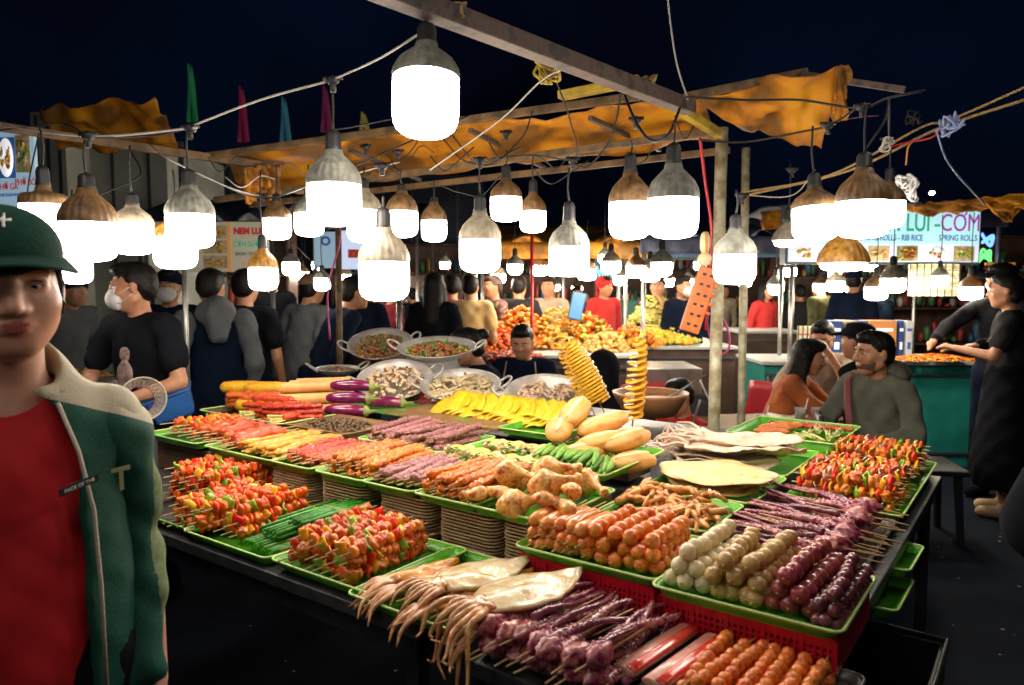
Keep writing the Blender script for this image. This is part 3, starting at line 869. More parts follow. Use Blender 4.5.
M('snail', (.09, .045, .02), (.24, .14, .05), scale=105, rough=.3, coat=0.28, rand=.35)
M('chili', (.62, .03, .015), rough=.2, rand=.2, coat=0.28)
M('herb', (.06, .20, .02), (.14, .34, .04), scale=75, rough=.45, rand=.3)
M('clam', (.50, .36, .20), (.66, .52, .34), scale=60, rough=.3, rand=.25, coat=0.21)
M('razor', (.34, .22, .12), (.56, .44, .28), scale=45, rough=.3, rand=.3, coat=0.21)
M('lime', (.35, .48, .04), (.5, .55, .1), scale=45, rough=.3)
M('rice_paper', (.72, .40, .06), (.62, .46, .16), scale=45, rough=.4, bump=0.72, rand=.08)

# ---------------------------------------------------------------- trays
ORD = ['first', 'second', 'third', 'fourth', 'fifth', 'sixth', 'seventh', 'eighth', 'ninth', 'tenth', 'eleventh', 'twelfth', 'thirteenth', 'fourteenth', 'fifteenth', 'sixteenth']
def tray(u, v, z, w, l, label, mats=('tray_green', 'tray_rim'), depth=.022, group=None, cat='tray', tilt=0, rz=0, name='tray', flare=.01):
    """open rectangular tray centred at table coordinates u, v with its floor at z"""
    p = UV(u, v, z)
    t = empty(name, p, TH + rz, label, cat, group, rot=(tilt, 0, TH + rz))
    b = MB()
    a, c = w / 2, l / 2
    def ring(s, zz, r=.02):
        pts = []
        for cx, cy, a0 in ((a + s - r, c + s - r, 0), (-a - s + r, c + s - r, 90), (-a - s + r, -c - s + r, 180), (a + s - r, -c - s + r, 270)):
            for k in range(5):
                w_ = R(a0 + k * 22.5); pts.append((cx + r * math.cos(w_), cy + r * math.sin(w_), zz))
        return pts
    rings = [ring(-.012, 0), ring(-flare, .003), ring(0, depth), ring(.006, depth + .001), ring(.006, depth - .003)]
    vs = [p_ for r_ in rings for p_ in r_]; n = 20
    fs = [(i * n + j, i * n + (j + 1) % n, (i + 1) * n + (j + 1) % n, (i + 1) * n + j) for i in range(2) for j in range(n)]
    fs.append(tuple(range(n)))
    b.add(vs, fs, 0, True)
    link('tray_floor', b.mesh('tray_floor', MATS[mats[0]]), t).modifiers.new('s', 'SOLIDIFY').thickness = .0015
    b = MB()
    r0 = [Vector(p_) for p_ in ring(.003, depth + .001)]
    b.tube(r0 + [r0[0]], .0032, 6, cap=False)
    b.build('tray_rim', MATS[mats[1]], t)
    return t
def inst(parent, name, me, loc=(0, 0, 0), rot=(0, 0, 0), scale=(1, 1, 1)):
    return link(name, me, parent, loc, rot, scale)

# meshes shared by many pieces: long axis of a skewer = +y
SH = {}
def shared(name, fn, mats):
    b = MB(); fn(b); SH[name] = b.mesh(name, [MATS[m] for m in (mats if isinstance(mats, (list, tuple)) else [mats])]); return SH[name]
for i in range(4):
    shared('pork%d' % i, lambda b: b.blob((0, 0, 0), (.017, .013, .014), 3, .5, 2.0, i + 3, box=.4), 'pork')
    shared('tom%d' % i, lambda b: b.blob((0, 0, 0), (.017, .007, .015), 2, .2, 1.3, i + 9, box=.25), 'tomato')
def curved(b, w=.018, t=.004, h=.016, seed=0):
    rg = random.Random(seed)
    k = rg.uniform(.3, .6); tw = rg.uniform(-.3, .3)
    def f(u, v):
        x = (u - .5) * 2 * w; z = (v - .5) * 2 * h
        return (x, k * (x * x) / w - .3 * k * w + tw * z * .4, z * (1 - .25 * abs(u - .5)))
    m = MB(); m.sheet(f, 6, 4)
    o = len(m.v); n = 7
    vs = [Vector(p) for p in m.v]; top = [p + Vector((0, t, 0)) for p in vs]
    fs = list(m.f) + [tuple(i + o for i in reversed(q)) for q in m.f]
    bd = [i for i in range(7)] + [7 * j + 6 for j in range(1, 5)] + [28 + i for i in range(5, -1, -1)] + [7 * j for j in range(3, 0, -1)]
    fs += [(bd[(i + 1) % len(bd)], bd[i], bd[i] + o, bd[(i + 1) % len(bd)] + o) for i in range(len(bd))]
    b.add(vs + top, fs)
for i in range(3):
    for c_ in ('red', 'yellow', 'green'):
        shared('pep_%s%d' % (c_, i), lambda b: curved(b, .017 - .002 * i, .005, .015, i * 7 + len(c_)), 'pepper_' + c_)
shared('onion0', lambda b: curved(b, .015, .004, .014, 5), 'onion')
shared('slice0', lambda b: b.tube([(0, -.006, 0), (0, -.005, 0), (0, .005, 0), (0, .006, 0)], (.012, .0135, .0135, .012), 14), 'sausage_slice')
def ball(b, r, seed): b.blob((0, 0, 0), (r, r * .95, r), 2, .10, 2, seed)
for c_ in ('white', 'tan', 'purple', 'dark', 'orange'):
    for i in range(2): shared('ball_%s%d' % (c_, i), lambda b: ball(b, .0165 if c_ != 'dark' else .012, i + 4), 'ball_' + c_)
def strip(b, L_, r, lumps, seed, flat=.8, bend=.01):
    rg = random.Random(seed); n = lumps * 3
    ph = rg.uniform(0, 6)
    path = [(bend * math.sin(i / n * 4 + ph) + rg.uniform(-.001, .001), -L_ / 2 + L_ * i / n, rg.uniform(-.0015, .0015)) for i in range(n + 1)]
    rr = [r * (.45 if i in (0, n) else (.80 + .28 * abs(math.sin(PI * i / 3 + .4)) + rg.uniform(-.2, .2))) for i in range(n + 1)]
    b.tube(path, rr, 12, flat=flat, jit=.24, seed=seed)
for nm, L_, r, lp, fl in (('red_meat', .25, .0115, 13, .8), ('orange_meat', .26, .0135, 12, .8), ('purple_meat', .25, .0125, 15, .8), ('yellow_meat', .28, .014, 6, .7), ('pink_meat', .20, .020, 4, .9)):
    for i in range(3): shared('%s%d' % (nm, i), lambda b: strip(b, L_, r, lp, i * 11 + 3, fl), nm)
shared('skstick', lambda b: b.tube([(0, -.15, 0), (0, .149, 0), (0, .155, 0)], (.0019, .0019, .0006), 6), 'stick')
def tentacle(b, L_, r0, r1, curl, seed, suck=True):
    rg = random.Random(seed); n = 22
    path = []; x = 0
    for i in range(n + 1):
        t = i / n
        path.append(Vector((curl * math.sin(t * 3.4 + seed) * L_ * .16, -L_ / 2 + L_ * t, .004 * math.sin(t * 7 + seed))))
    rr = [(r0 + (r1 - r0) * (i / n) ** .8) * (1 + .16 * math.sin(i * 2.1 + seed)) for i in range(n + 1)]
    b.tube(path, rr, 10, flat=.85)
    if suck:
        for i in range(1, n):
            for sg in (-1, 1):
                r = rr[i]
                if r < .0035: continue
                b.blob(path[i] + Vector((sg * r * .5, sg * .003, r * .70)), (r * .34, r * .34, r * .24), 1, 0, mi=1)
for i in range(4):
    shared('tent%d' % i, lambda b: tentacle(b, .20, .011, .0045, .5, i * 2.1), ['tentacle', 'sucker'])
    shared('tentd%d' % i, lambda b: tentacle(b, .19, .0065, .0035, .6, i * 1.7 + 1), ['tentacle_dark', 'sucker'])
shared('tenthead', lambda b: b.blob((0, 0, 0), (.017, .026, .013), 3, .45, 1.8, 3), 'tentacle')
def drum(b):
    n = 18; path = []; rr = []
    for i in range(n + 1):
        t = i / n; path.append((.006 * math.sin(t * 3), -.065 + .13 * t, .004 * math.sin(t * 5)))
        rr.append(.008 + .030 * math.exp(-((t - .68) / .24) ** 2) + (.006 * math.exp(-((t - .04) / .06) ** 2)))
    rr[-1] = .008
    b.tube(path, rr, 16, jit=.10, seed=4)
shared('drum', drum, 'chicken')
def wing(b):
    b.tube(bez([(0, -.06, 0), (.012, -.03, .006), (0, 0, .012)], 8), (.014, .018, .021, .021, .018, .016, .014, .013, .012), 12, jit=.06)
    b.tube(bez([(0, 0, .010), (-.02, .03, .008), (-.005, .06, .0)], 8), (.012, .017, .019, .018, .014, .011, .009, .007, .005), 12, jit=.06)
shared('wing', wing, 'chicken')
def foot(b, seed):
    rg = random.Random(seed)
    b.tube([(0, -.05, 0), (0, -.02, .002), (0, 0, .004)], (.008, .007, .010), 8)
    for a in (-.6, -.1, .45):
        b.tube([(0, 0, .004), (.022 * math.sin(a), .022 * math.cos(a), .010), (.042 * math.sin(a * 1.3), .042 * math.cos(a), -.002)], (.008, .0065, .0035), 7, jit=.08, seed=seed)
    b.tube([(0, 0, .004), (-.012, -.014, .008)], (.007, .004), 6)
shared('foot0', lambda b: foot(b, 1), 'feet')
shared('saus', lambda b: b.tube([(0, -.062, 0), (0, -.058, 0), (.002, -.045, 0), (.003, 0, 0), (.001, .045, 0), (0, .058, 0), (0, .062, 0)], (.003, .010, .0145, .0155, .0145, .010, .003), 14), 'sausage')
shared('cutlet', lambda b: b.blob((0, 0, 0), (.024, .058, .015), 3, .22, 2, 3), 'cutlet')

def skewer(x, y, z, rz, parts, label, group, stick=1.0, cat='skewer', rx=0, ry=0, name='skewer', stickpos=0, sc=1.0):
    """parts: list of (part name, mesh, y along the stick, x, z, spin)"""
    t = empty(name, (x, y, z), 0, label, cat, group, rot=(rx, ry, rz))
    if stick: inst(t, 'stick', SH['skstick'], (0, stickpos, 0), scale=(1, stick, 1))
    for pn, me, py, px, pz, sp in parts:
        inst(t, pn, SH[me], (px, py, pz), (sp[0], sp[1], sp[2]) if hasattr(sp, '__len__') else (0, sp, 0), scale=(sc, sc, sc) if hasattr(sc, '__mul__') else sc)
    return t
def kebab_parts(rg, n=9, L_=.20, mix='pork'):
    out = []; y = -L_ / 2
    seq = {'pork': ['pork', 'pep_yellow', 'tom', 'slice', 'pep_green', 'tom', 'pork', 'pep_red', 'slice', 'tom'],
           'veg': ['pep_red', 'pep_yellow', 'slice', 'pork', 'pep_green', 'slice', 'pep_yellow', 'tom', 'pork', 'onion'],
           'dark': ['pork', 'slice', 'pep_red', 'pep_yellow', 'pork', 'slice', 'pork', 'pep_green', 'pork', 'tom']}[mix]
    k = rg.randrange(10)
    names = {'pork': 'meat_chunk', 'tom': 'tomato_slice', 'pep_red': 'red_pepper', 'pep_yellow': 'yellow_pepper', 'pep_green': 'green_pepper', 'slice': 'sausage_slice', 'onion': 'onion_piece'}
    for i in range(n):
        s = seq[(k + i) % 10]
        me = s + ('0' if s in ('slice', 'onion') else str(rg.randrange(3)))
        out.append((names[s], me, -L_ / 2 + L_ * (i + .5) / n + rg.uniform(-.002, .002), rg.uniform(-.003, .003), rg.uniform(-.002, .003), (rg.uniform(-.3, .3), rg.uniform(0, 6.28), rg.uniform(-.3, .3))))
    return out
def pile_rows(n, layers=1):
    for l in range(layers):
        for i in range(n - l): yield l, i
COUNT = {}
def row(kind, n, u0, u1, v, z, where, group, rg, layers=1, along='v', stick=1.0, dz=.022, jitter=.006, base='kebab', rot=0, mix='pork', Ls=.2, np_=9, spos=0, noun=None, sc=1.0):
    """n skewers side by side between u0 and u1 (along='v': sticks point away; along='u': sticks point right, laid between v values)"""
    k = 0
    for l in range(layers):
        m = n - l
        for i in range(m):
            f = (i + .5 + l * .0) / m
            c = u0 + (u1 - u0) * f
            if along == 'v': u, vv, a = c, v, TH
            else: u, vv, a = v, c, TH - PI / 2
            u += rg.uniform(-jitter, jitter) * (.3 if along == 'v' else 1.5); vv += rg.uniform(-jitter, jitter) * (1.5 if along == 'v' else .3)
            p = UV(u, vv, z + l * dz + rg.uniform(0, .004))
            a += rot + rg.uniform(-.08, .08)
            if base == 'kebab': parts = kebab_parts(rg, np_, Ls, mix)
            elif base in ('red_meat', 'orange_meat', 'purple_meat', 'yellow_meat', 'pink_meat'):
                parts = [('meat', base + str(rg.randrange(3)), 0, 0, 0, rg.uniform(-.6, .6))]
            elif base.startswith('ball_'):
                r_ = .031 if base != 'ball_dark' else .0225
                nb = np_; parts = [('ball', base + str(rg.randrange(2)), (j - (nb - 1) / 2) * r_ * sc, rg.uniform(-.002, .002), rg.uniform(-.002, .002), (rg.uniform(0, 6), rg.uniform(0, 6), 0)) for j in range(nb)]
            elif base == 'octo':
                parts = [('tentacle', 'tent%d' % rg.randrange(4), .01, rg.uniform(-.005, .005), .0, rg.uniform(-.5, .5)),
                         ('tentacle', 'tentd%d' % rg.randrange(4), .03, rg.choice((-.014, .014)), .002, rg.uniform(-.9, .9)),
                         ('octopus_head', 'tenthead', -.085, rg.uniform(-.003, .003), .002, rg.uniform(0, 6))]
            elif base == 'saus': parts = [('sausage', 'saus', 0, 0, 0, rg.uniform(0, 6))]
            word = ORD[k] if k < len(ORD) else str(k + 1) + 'th'
            side = 'from left' if along == 'v' else 'from front'
            lay = '' if layers == 1 else (', bottom layer' if l == 0 else (', second layer' if l == 1 else ', top layer'))
            w2 = ORD[i]
            parts = [(q[0], q[1], q[2] * sc if base in ('kebab', 'octo') else q[2], q[3], q[4], q[5]) for q in parts]
            skewer(p.x, p.y, p.z, a, parts, '%s %s %s%s, %s' % (w2, noun or 'skewer', side, lay, where), group, stick, stickpos=spos, rx=rg.uniform(-.03, .03), sc=sc)
            k += 1
rg = random.Random(11)
ZT = .88
# ---- front row, on the table edge -------------------------------------------------
tray(-2.02, 1.31, ZT, .40, .50, 'dark green lined tray under the piled red kebabs beside the woman', ('tray_dark', 'tray_green'))
row('k', 7, -2.24, -1.97, 1.34, ZT + .022, 'kebab pile nearest the woman', 'pork and pepper kebabs on the left tray', rg, layers=4, dz=.026, noun='red kebab', np_=12, Ls=.23, sc=1.08)
row('k', 5, -1.96, -1.80, 1.20, ZT + .020, 'kebabs beside the woman, front of pile', 'pork and pepper kebabs on the left tray', rg, layers=3, dz=.026, noun='red kebab', np_=12, Ls=.22, sc=1.08)
tray(-1.67, 1.21, ZT, .36, .32, 'green plastic tray under the chive bundles and half the kebabs')
row('k', 4, -1.84, -1.68, 1.23, ZT + .022, 'kebabs just left of the green chives', 'pork and pepper kebabs by the chives', rg, layers=3, dz=.026, noun='tomato kebab', np_=12, Ls=.22, sc=1.08)
tray(-1.30, 1.21, ZT + .004, .34, .32, 'green plastic tray under the beef and pepper kebabs at the front edge')
row('k', 7, -1.45, -1.21, 1.20, ZT + .026, 'kebabs between chives and squid', 'beef and pepper kebabs by the squid', rg, layers=3, dz=.027, noun='pepper kebab', mix='dark', np_=12, Ls=.22, sc=1.08)
# chives: bundles, the long leaves packed side by side
for i, (u, v, z, rz) in enumerate(((-1.595, 1.19, ZT + .02, .05), (-1.525, 1.19, ZT + .02, -.02), (-1.565, 1.22, ZT + .048, .02), (-1.60, 1.30, ZT + .045, .04), (-1.52, 1.28, ZT + .068, 0))):
    p = UV(u, v, z)
    b = MB(); r2 = random.Random(i)
    for k in range(16):
        x = -.034 + .068 * (k % 8) / 7; zz = (k // 8) * .009 + r2.uniform(-.003, .005)
        b.tube([(x, -.11 + r2.uniform(-.004, .004), zz), (x + r2.uniform(-.003, .003), 0, zz + r2.uniform(0, .003)), (x, .11 + r2.uniform(-.012, .012), zz)], .0040, 6, flat=1.15)
    t = b.build('chive_bundle', MATS['chive'], None, p, (0, 0, TH + rz))
    tag(t, ('left bundle at the bottom', 'right bundle at the bottom', 'middle bundle lying across the front pair', 'rear bundle', 'topmost bundle')[i] + ' of the dark green chives, rolled tight', 'chives', 'green chive bundles')
    b = MB(); b.tube([(-.036, 0, -.006), (.036, 0, -.006), (.036, 0, .018), (-.036, 0, .018), (-.036, 0, -.006)], .0015, 5); b.build('stick', MATS['stick'], t)
# ---- squid on skewers hanging over the edge ---------------------------------------
tray(-1.03, 1.20, ZT, .30, .34, 'green tray under the flattened squid at the front edge')
def squid(u, v, z, rz, L_, W_, mant, label, hang=.0, arms=8, seed=0, wet='squid_arm', group='skewered squid hanging over the front edge'):
    p = UV(u, v, z); r2 = random.Random(seed)
    t = empty('squid', p, 0, label, 'squid', group, rot=(0, 0, TH + rz))
    b = MB()
    def f(a, c):
        y = L_ * a; w = W_ * (.50 + .50 * math.sin(PI * min(1, a * 1.25)) if a < .4 else 1.0 - .96 * ((a - .4) / .6) ** 1.7)
        x = (c - .5) * 2 * w
        return (x, y, .010 * math.cos((c - .5) * PI) + .007 * mnoise.noise(Vector((x * 32, y * 32, seed))) + .012)
    b.sheet(lambda a, c: f(c, a), 12, 16)
    b.build('mantle', MATS[mant], t, solidify=.007)
    b = MB(); b.tube([(0, -.10, .004), (0, L_ * .9, .014)], .002, 6); b.build('stick', MATS['stick'], t)
    b = MB(); b.blob((0, -.005, .014), (W_ * .5, .028, .014), 3, .4, 2, seed); b.build('head', MATS[wet], t)
    hang0 = hang
    for i in range(arms):
        x = (i - (arms - 1) / 2) * W_ * .22; l = .05 + r2.uniform(0, .05)
        hang = hang0 if i in (1, 4, 6) else hang0 * .15
        pts = [Vector((x * .6, -.01, .014)), Vector((x, -.04, .018)), Vector((x * 1.2, -.04 - l * .5, .004 - (hang * .3 if i % 2 else 0))),
               Vector((x * 1.25 + r2.uniform(-.02, .02), -.04 - l * .75, -.02 - hang * (.5 + .5 * r2.random())))]
        if hang: pts.append(Vector((x * 1.3 + r2.uniform(-.02, .02), -.04 - l * .75 - r2.uniform(0, .02), -.02 - hang * (.8 + .5 * r2.random()))))
        path = bez(pts, 12); n = len(path)
        b = MB(); b.tube(path, [.0088 * (1 - .8 * j / (n - 1)) for j in range(n)], 7, jit=.12, seed=i)
        b.build('arm', MATS[wet], t)
    return t
squid(-1.13, 1.12, ZT + .02, -.25, .17, .030, 'squid_orange', 'orange squid at the far left of the squid row', seed=1, arms=6)
squid(-1.08, 1.10, ZT + .02, -.20, .18, .030, 'squid_orange', 'orange squid partly under the left white squid', seed=2, arms=6)
squid(-1.00, 1.12, ZT + .040, -.30, .24, .066, 'squid', 'left of the two large white squid lying flat', seed=3, arms=7)
squid(-.97, 1.07, ZT + .02, -.2, .19, .030, 'squid_orange', 'orange squid between the two large white squid', seed=4, arms=6)
squid(-.85, 1.07, ZT + .055, -.28, .26, .074, 'squid', 'right white squid with long arms hanging off the table edge', hang=.07, seed=5, arms=7)
squid(-.83, 1.08, ZT + .02, -.15, .20, .032, 'squid_orange', 'orange squid under the right white squid, arm hanging', hang=.06, seed=6, arms=4)
squid(-.94, 1.14, ZT + .02, -.15, .20, .032, 'squid_orange', 'orange squid whose tip shows behind the white ones', seed=7, arms=4)
# ---- octopus, crab sticks, orange balls on the low front board ---------------------
ZF = .868
row('o', 8, -.82, -.56, 1.16, ZF + .025, 'front row before the red basket', 'octopus skewers at the very front', rg, base='octo', jitter=.01, noun='octopus skewer', rot=-.12, spos=-.03, layers=2, dz=.030, sc=1.3)
def crab(u, v, z, rz, label):
    p = UV(u, v, z); b = MB()
    b.tube([(0, -.11, .006), (0, -.107, .006), (0, .107, .006), (0, .11, .006)], (.016, .0225, .0225, .016), 16, flat=.42)
    t = b.build('crab_stick', [MATS['crab_white']], None, p, (0, 0, TH + rz))
    tag(t, label, 'crab stick', 'crab sticks at the front')
    b = MB(); b.sheet(lambda a, c: (.004 + a * .0175, -.108 + .216 * c, .0068 + .42 * math.sqrt(max(0, .0232 ** 2 - (.004 + a * .0175) ** 2))), 8, 6); b.build('red_skin', MATS['crab_red'], t, solidify=.002)
    b = MB(); b.tube([(0, -.16, .002), (0, .09, .002)], .002, 6); b.build('stick', MATS['stick'], t)
crab(-.545, 1.20, ZF + .025, -.12, 'left crab stick, white with a red skin, by the octopus')
crab(-.488, 1.19, ZF + .025, -.12, 'right crab stick, white with red edge, by the orange skewers')
row('b', 8, -.465, -.27, 1.20, ZF + .022, 'front right corner', 'orange ball skewers at the front right', rg, base='ball_orange', np_=8, rot=-.05, noun='orange ball skewer', layers=2, dz=.020, sc=.80)
tray(-.385, 1.22, ZF - .01, .30, .30, 'dark metal tray under the orange ball skewers at the front corner', ('steel', 'steel'), depth=.012)
tray(-.68, 1.20, ZF - .008, .32, .30, 'dark tray under the octopus skewers at the front', ('tray_dark', 'tray_dark'), depth=.012)
# ---- second row: trays raised on stacks of spare foam trays -------------------------
ZR = 1.0
BX = [(-2.50, .34, 'reddish shellfish'), (-2.10, .38, 'yellow rolled meat'), (-1.83, .20, 'red meat skewers'), (-1.61, .22, 'orange meat skewers'), (-1.42, .20, 'purple meat skewers'), (-1.22, .21, 'orange marinated meat'), (-1.02, .24, 'chicken legs')]
BV = 1.545
for i, (u, w, wh) in enumerate(BX):
    tray(u, BV, ZR - .006, w - .012, .33, 'green tray holding the %s in the raised row' % wh)
row('r', 8, -1.915, -1.745, BV, ZR + .018, 'raised tray of red meat', 'red meat skewers', rg, base='red_meat', noun='red meat skewer', layers=2, dz=.014)
row('r', 8, -1.705, -1.515, BV, ZR + .018, 'raised tray of orange meat', 'orange meat skewers', rg, base='orange_meat', noun='orange meat skewer', layers=3, dz=.016)
row('r', 8, -1.505, -1.335, BV, ZR + .018, 'raised tray of purple meat', 'purple meat skewers', rg, base='purple_meat', noun='purple meat skewer', layers=2, dz=.015)
row('r', 8, -1.315, -1.135, BV - .01, ZR + .018, 'raised tray left of the chicken legs', 'marinated orange skewers', rg, base='orange_meat', noun='marinated skewer', layers=3, dz=.017)
row('r', 7, -2.13, -1.93, BV + .0, ZR + .020, 'raised tray of yellow rolls', 'yellow bacon roll skewers', rg, base='yellow_meat', noun='yellow roll skewer', layers=2, dz=.016)
row('r', 4, -2.26, -2.14, BV - .02, ZR + .020, 'raised tray, left of the yellow rolls', 'yellow bacon roll skewers', rg, base='pink_meat', noun='pink roll skewer', layers=2, dz=.020)
row('k', 5, -2.44, -2.28, BV, ZR + .02, 'raised tray of shellfish colour', 'red prawn skewers', rg, base='pink_meat', noun='red prawn skewer', layers=2)
row('k', 5, -2.64, -2.47, BV + .02, ZR + .02, 'raised tray at its left end', 'red prawn skewers', rg, base='kebab', mix='pork', noun='red mixed skewer', layers=2, np_=8)
def chickens():
    spots = [(-1.11, 1.42, .035, 1.9, 'wing'), (-.99, 1.41, .038, 2.2, 'drum'), (-.93, 1.44, .036, 1.4, 'wing'), (-1.10, 1.56, .035, 2.2, 'drum'), (-.97, 1.54, .036, 1.3, 'wing'),
             (-1.08, 1.50, .075, 1.6, 'drum'), (-.95, 1.48, .080, 2.0, 'drum'), (-1.05, 1.66, .035, 2.6, 'wing'), (-.95, 1.65, .036, 1.2, 'drum'), (-1.02, 1.60, .078, 1.9, 'drum')]
    wh = ['at the front left corner', 'at the front', 'at the front right corner', 'in the left middle', 'in the right middle', 'on top at the left', 'on top at the right', 'at the back left', 'at the back right', 'on top at the back']
    for (u, v, dz, a, k), w_ in zip(spots, wh):
        p = UV(u, v, ZR + dz)
        t = link('drumstick' if k == 'drum' else 'chicken_wing', SH[k]); t.location = p; t.rotation_euler = (rg.uniform(-.2, .2), rg.uniform(-.4, .4), TH + a); t.scale = (1.02,) * 3
        tag(t, 'roasted chicken %s %s of its green tray' % ('leg' if k == 'drum' else 'wing', w_), 'chicken', 'chicken pieces on the raised tray')
chickens()
# stacks of spare trays under the raised row
fm = MB()
def foam_tray(b, w, l, h):
    a, c = w / 2, l / 2; r = .03
    def ring(s, zz):
        pts = []
        for cx, cy, a0 in ((a + s - r, c + s - r, 0), (-a - s + r, c + s - r, 90), (-a - s + r, -c - s + r, 180), (a + s - r, -c - s + r, 270)):
            for k in range(5): w_ = R(a0 + k * 22.5); pts.append((cx + r * math.cos(w_), cy + r * math.sin(w_), zz))
        return pts
    rr = [ring(-.016, 0), ring(-.004, h * .65), ring(0, h * .7), ring(0, h), ring(-.006, h), ring(-.02, h * .2)]
    n = 20; vs = [p for q in rr for p in q]
    fs = [(i * n + j, i * n + (j + 1) % n, (i + 1) * n + (j + 1) % n, (i + 1) * n + j) for i in range(5) for j in range(n)]
    fs += [tuple(reversed(range(n))), tuple(5 * n + j for j in range(n))]
    b.add(vs, fs, 0, False)
foam_tray(fm, .19, .15, .011); FOAM = fm.mesh('foam_tray', MATS['foam'])
for si, (u, wh) in enumerate(((-1.86, 'red meat'), (-1.62, 'orange meat'), (-1.38, 'purple meat'), (-1.16, 'marinated orange meat'), (-.955, 'chicken legs'))):
    for dv, dd in ((-.075, 'front'),):
        for k in range(13):
            p = UV(u + rg.uniform(-.002, .002), BV + dv + rg.uniform(-.002, .002), ZT + k * .0086)
            t = link('foam_tray', FOAM); t.location = p; t.rotation_euler = (0, 0, TH + rg.uniform(-.03, .03)); t.scale = (1, 1, 1)
            tag(t, 'empty cream foam tray in the stack propping up the %s' % wh, 'tray', 'foam trays stacked under the %s' % wh)
for si, (u, wh) in enumerate(((-2.08, 'yellow rolls'), (-2.5, 'prawn skewers'))):
    b = MB(); b.box((0, 0, .05), (.34, .24, .10)); b.box((0, -.121, .07), (.30, .004, .02), mi=0)
    t = b.build('crate', MATS['box_brown'], None, UV(u, BV, ZT), (0, 0, TH), bevel=.004)
    tag(t, 'low brown box raising the tray of %s' % wh, 'box', 'brown boxes under the raised row')
for u in (-2.0, -1.7, -1.4, -1.15):    # long brown ledge behind
    pass
b = MB(); b.box((0, 0, 0), (1.75, .30, .105)); t = b.build('ledge', MATS['box_brown'], None, UV(-1.85, BV + .13, ZT + .055), (0, 0, TH), bevel=.004)
tag(t, 'long dark brown ledge board carrying the raised row of trays', 'ledge')
# ---- red baskets --------------------------------------------------------------
def basket(u, v, z, w, l, h, label):
    t = empty('basket', UV(u, v, z), 0, label, 'basket', 'red plastic baskets with green trays on top', rot=(0, 0, TH))
    b = MB()
    def wall(x0, y0, x1, y1):
        L_ = math.hypot(x1 - x0, y1 - y0); n = max(8, int(L_ / .011)); m = max(3, int(h / .012))
        for i in range(n + 1):
            f = i / n; b.box((x0 + (x1 - x0) * f, y0 + (y1 - y0) * f, h / 2), (.0056 if i % 6 else .009,) * 2 + (h,))
        for k in range(m + 1):
            zz = h * k / m
            b.box(((x0 + x1) / 2, (y0 + y1) / 2, min(max(zz, .003), h - .003)), (abs(x1 - x0) + .0042, abs(y1 - y0) + .0042,   .006 if 0 < k < m else .016))
    a, c = w / 2, l / 2
    wall(-a, -c, a, -c); wall(a, -c, a, c); wall(-a, c, a, c); wall(-a, -c, -a, c)
    b.box((0, 0, .003), (w, l, .004))
    b.build('mesh_wall', MATS['red_plastic'], t)
    b = MB(); b.sheet(lambda s, r_: ((s - .5) * (w - .02), (r_ - .5) * (l - .02), h * .55), 2, 2)
    b.build('liner', MATS['red_plastic'], t, solidify=.002)
    return t
basket(-.785, 1.475, ZT + .002, .325, .27, .060, 'left red basket, under the sausages and orange balls')
basket(-.435, 1.455, ZT + .002, .325, .27, .060, 'right red basket, under the pale and purple balls')
ZB = ZT + .064
tray(-.785, 1.475, ZB, .345, .29, 'green tray holding sausages and orange balls on the left red basket')
tray(-.435, 1.455, ZB, .345, .30, 'green tray holding skewered balls on the right red basket')
row('s', 7, -.955, -.79, 1.435, ZB + .02, 'left red basket', 'sausages on the left basket', rg, base='saus', noun='pink sausage', layers=3, dz=.026, stick=.8, spos=.03, sc=1.15)
row('s', 6, -.81, -.63, 1.475, ZB + .02, 'left red basket, right half', 'orange meatball skewers', rg, base='ball_orange', noun='orange meatball skewer', layers=3, dz=.027, np_=6, stick=.7, sc=1.1)
row('s', 3, -.60, -.51, 1.46, ZB + .022, 'right red basket, pale balls', 'white ball skewers', rg, base='ball_white', noun='white ball skewer', layers=3, dz=.028, np_=7, sc=1.1, stick=.85)
row('s', 4, -.515, -.40, 1.46, ZB + .022, 'right red basket, tan balls', 'tan ball skewers', rg, base='ball_tan', noun='tan ball skewer', layers=3, dz=.028, np_=7, sc=1.1, stick=.85)
row('s', 3, -.405, -.31, 1.46, ZB + .022, 'right red basket, purple balls', 'purple ball skewers', rg, base='ball_purple', noun='purple ball skewer', layers=3, dz=.028, np_=7, sc=1.1, stick=.8)
row('s', 3, -.315, -.265, 1.455, ZB + .020, 'right end of the right red basket', 'dark purple ball skewers', rg, base='ball_dark', noun='dark ball skewer', layers=3, dz=.022, np_=10, sc=1.1, stick=.8)
# ---- third row, behind the raised trays ----------------------------------------
ZC = 1.0
tray(-2.20, 1.90, ZC, .36, .26, 'dark wooden tray of small brown snails', ('tray_brown', 'tray_brown'))
def heap(name, u, v, z, ru, rv, h, n, makers, label, cat, rz=0, group=None, parts_name='piece', seed=0, size=1.0):
    """a loose heap nobody could count: many small pieces in one object"""
    r2 = random.Random(seed); b = MB()
    for k in range(n):
        a = r2.uniform(0, 2 * PI); q = math.sqrt(r2.random())
        x, y = q * ru * math.cos(a), q * rv * math.sin(a)
        zz = h * (1 - q * q) * r2.uniform(.55, 1) + .004
        mk = r2.choices(range(len(makers)), [m[0] for m in makers])[0]
        makers[mk][2](b, Vector((x, y, zz)), r2, mk)
    t = b.build(name, [MATS[m[1]] for m in makers], None, UV(u, v, z), (0, 0, TH + rz))
    tag(t, label, cat, group, 'stuff')
    return t
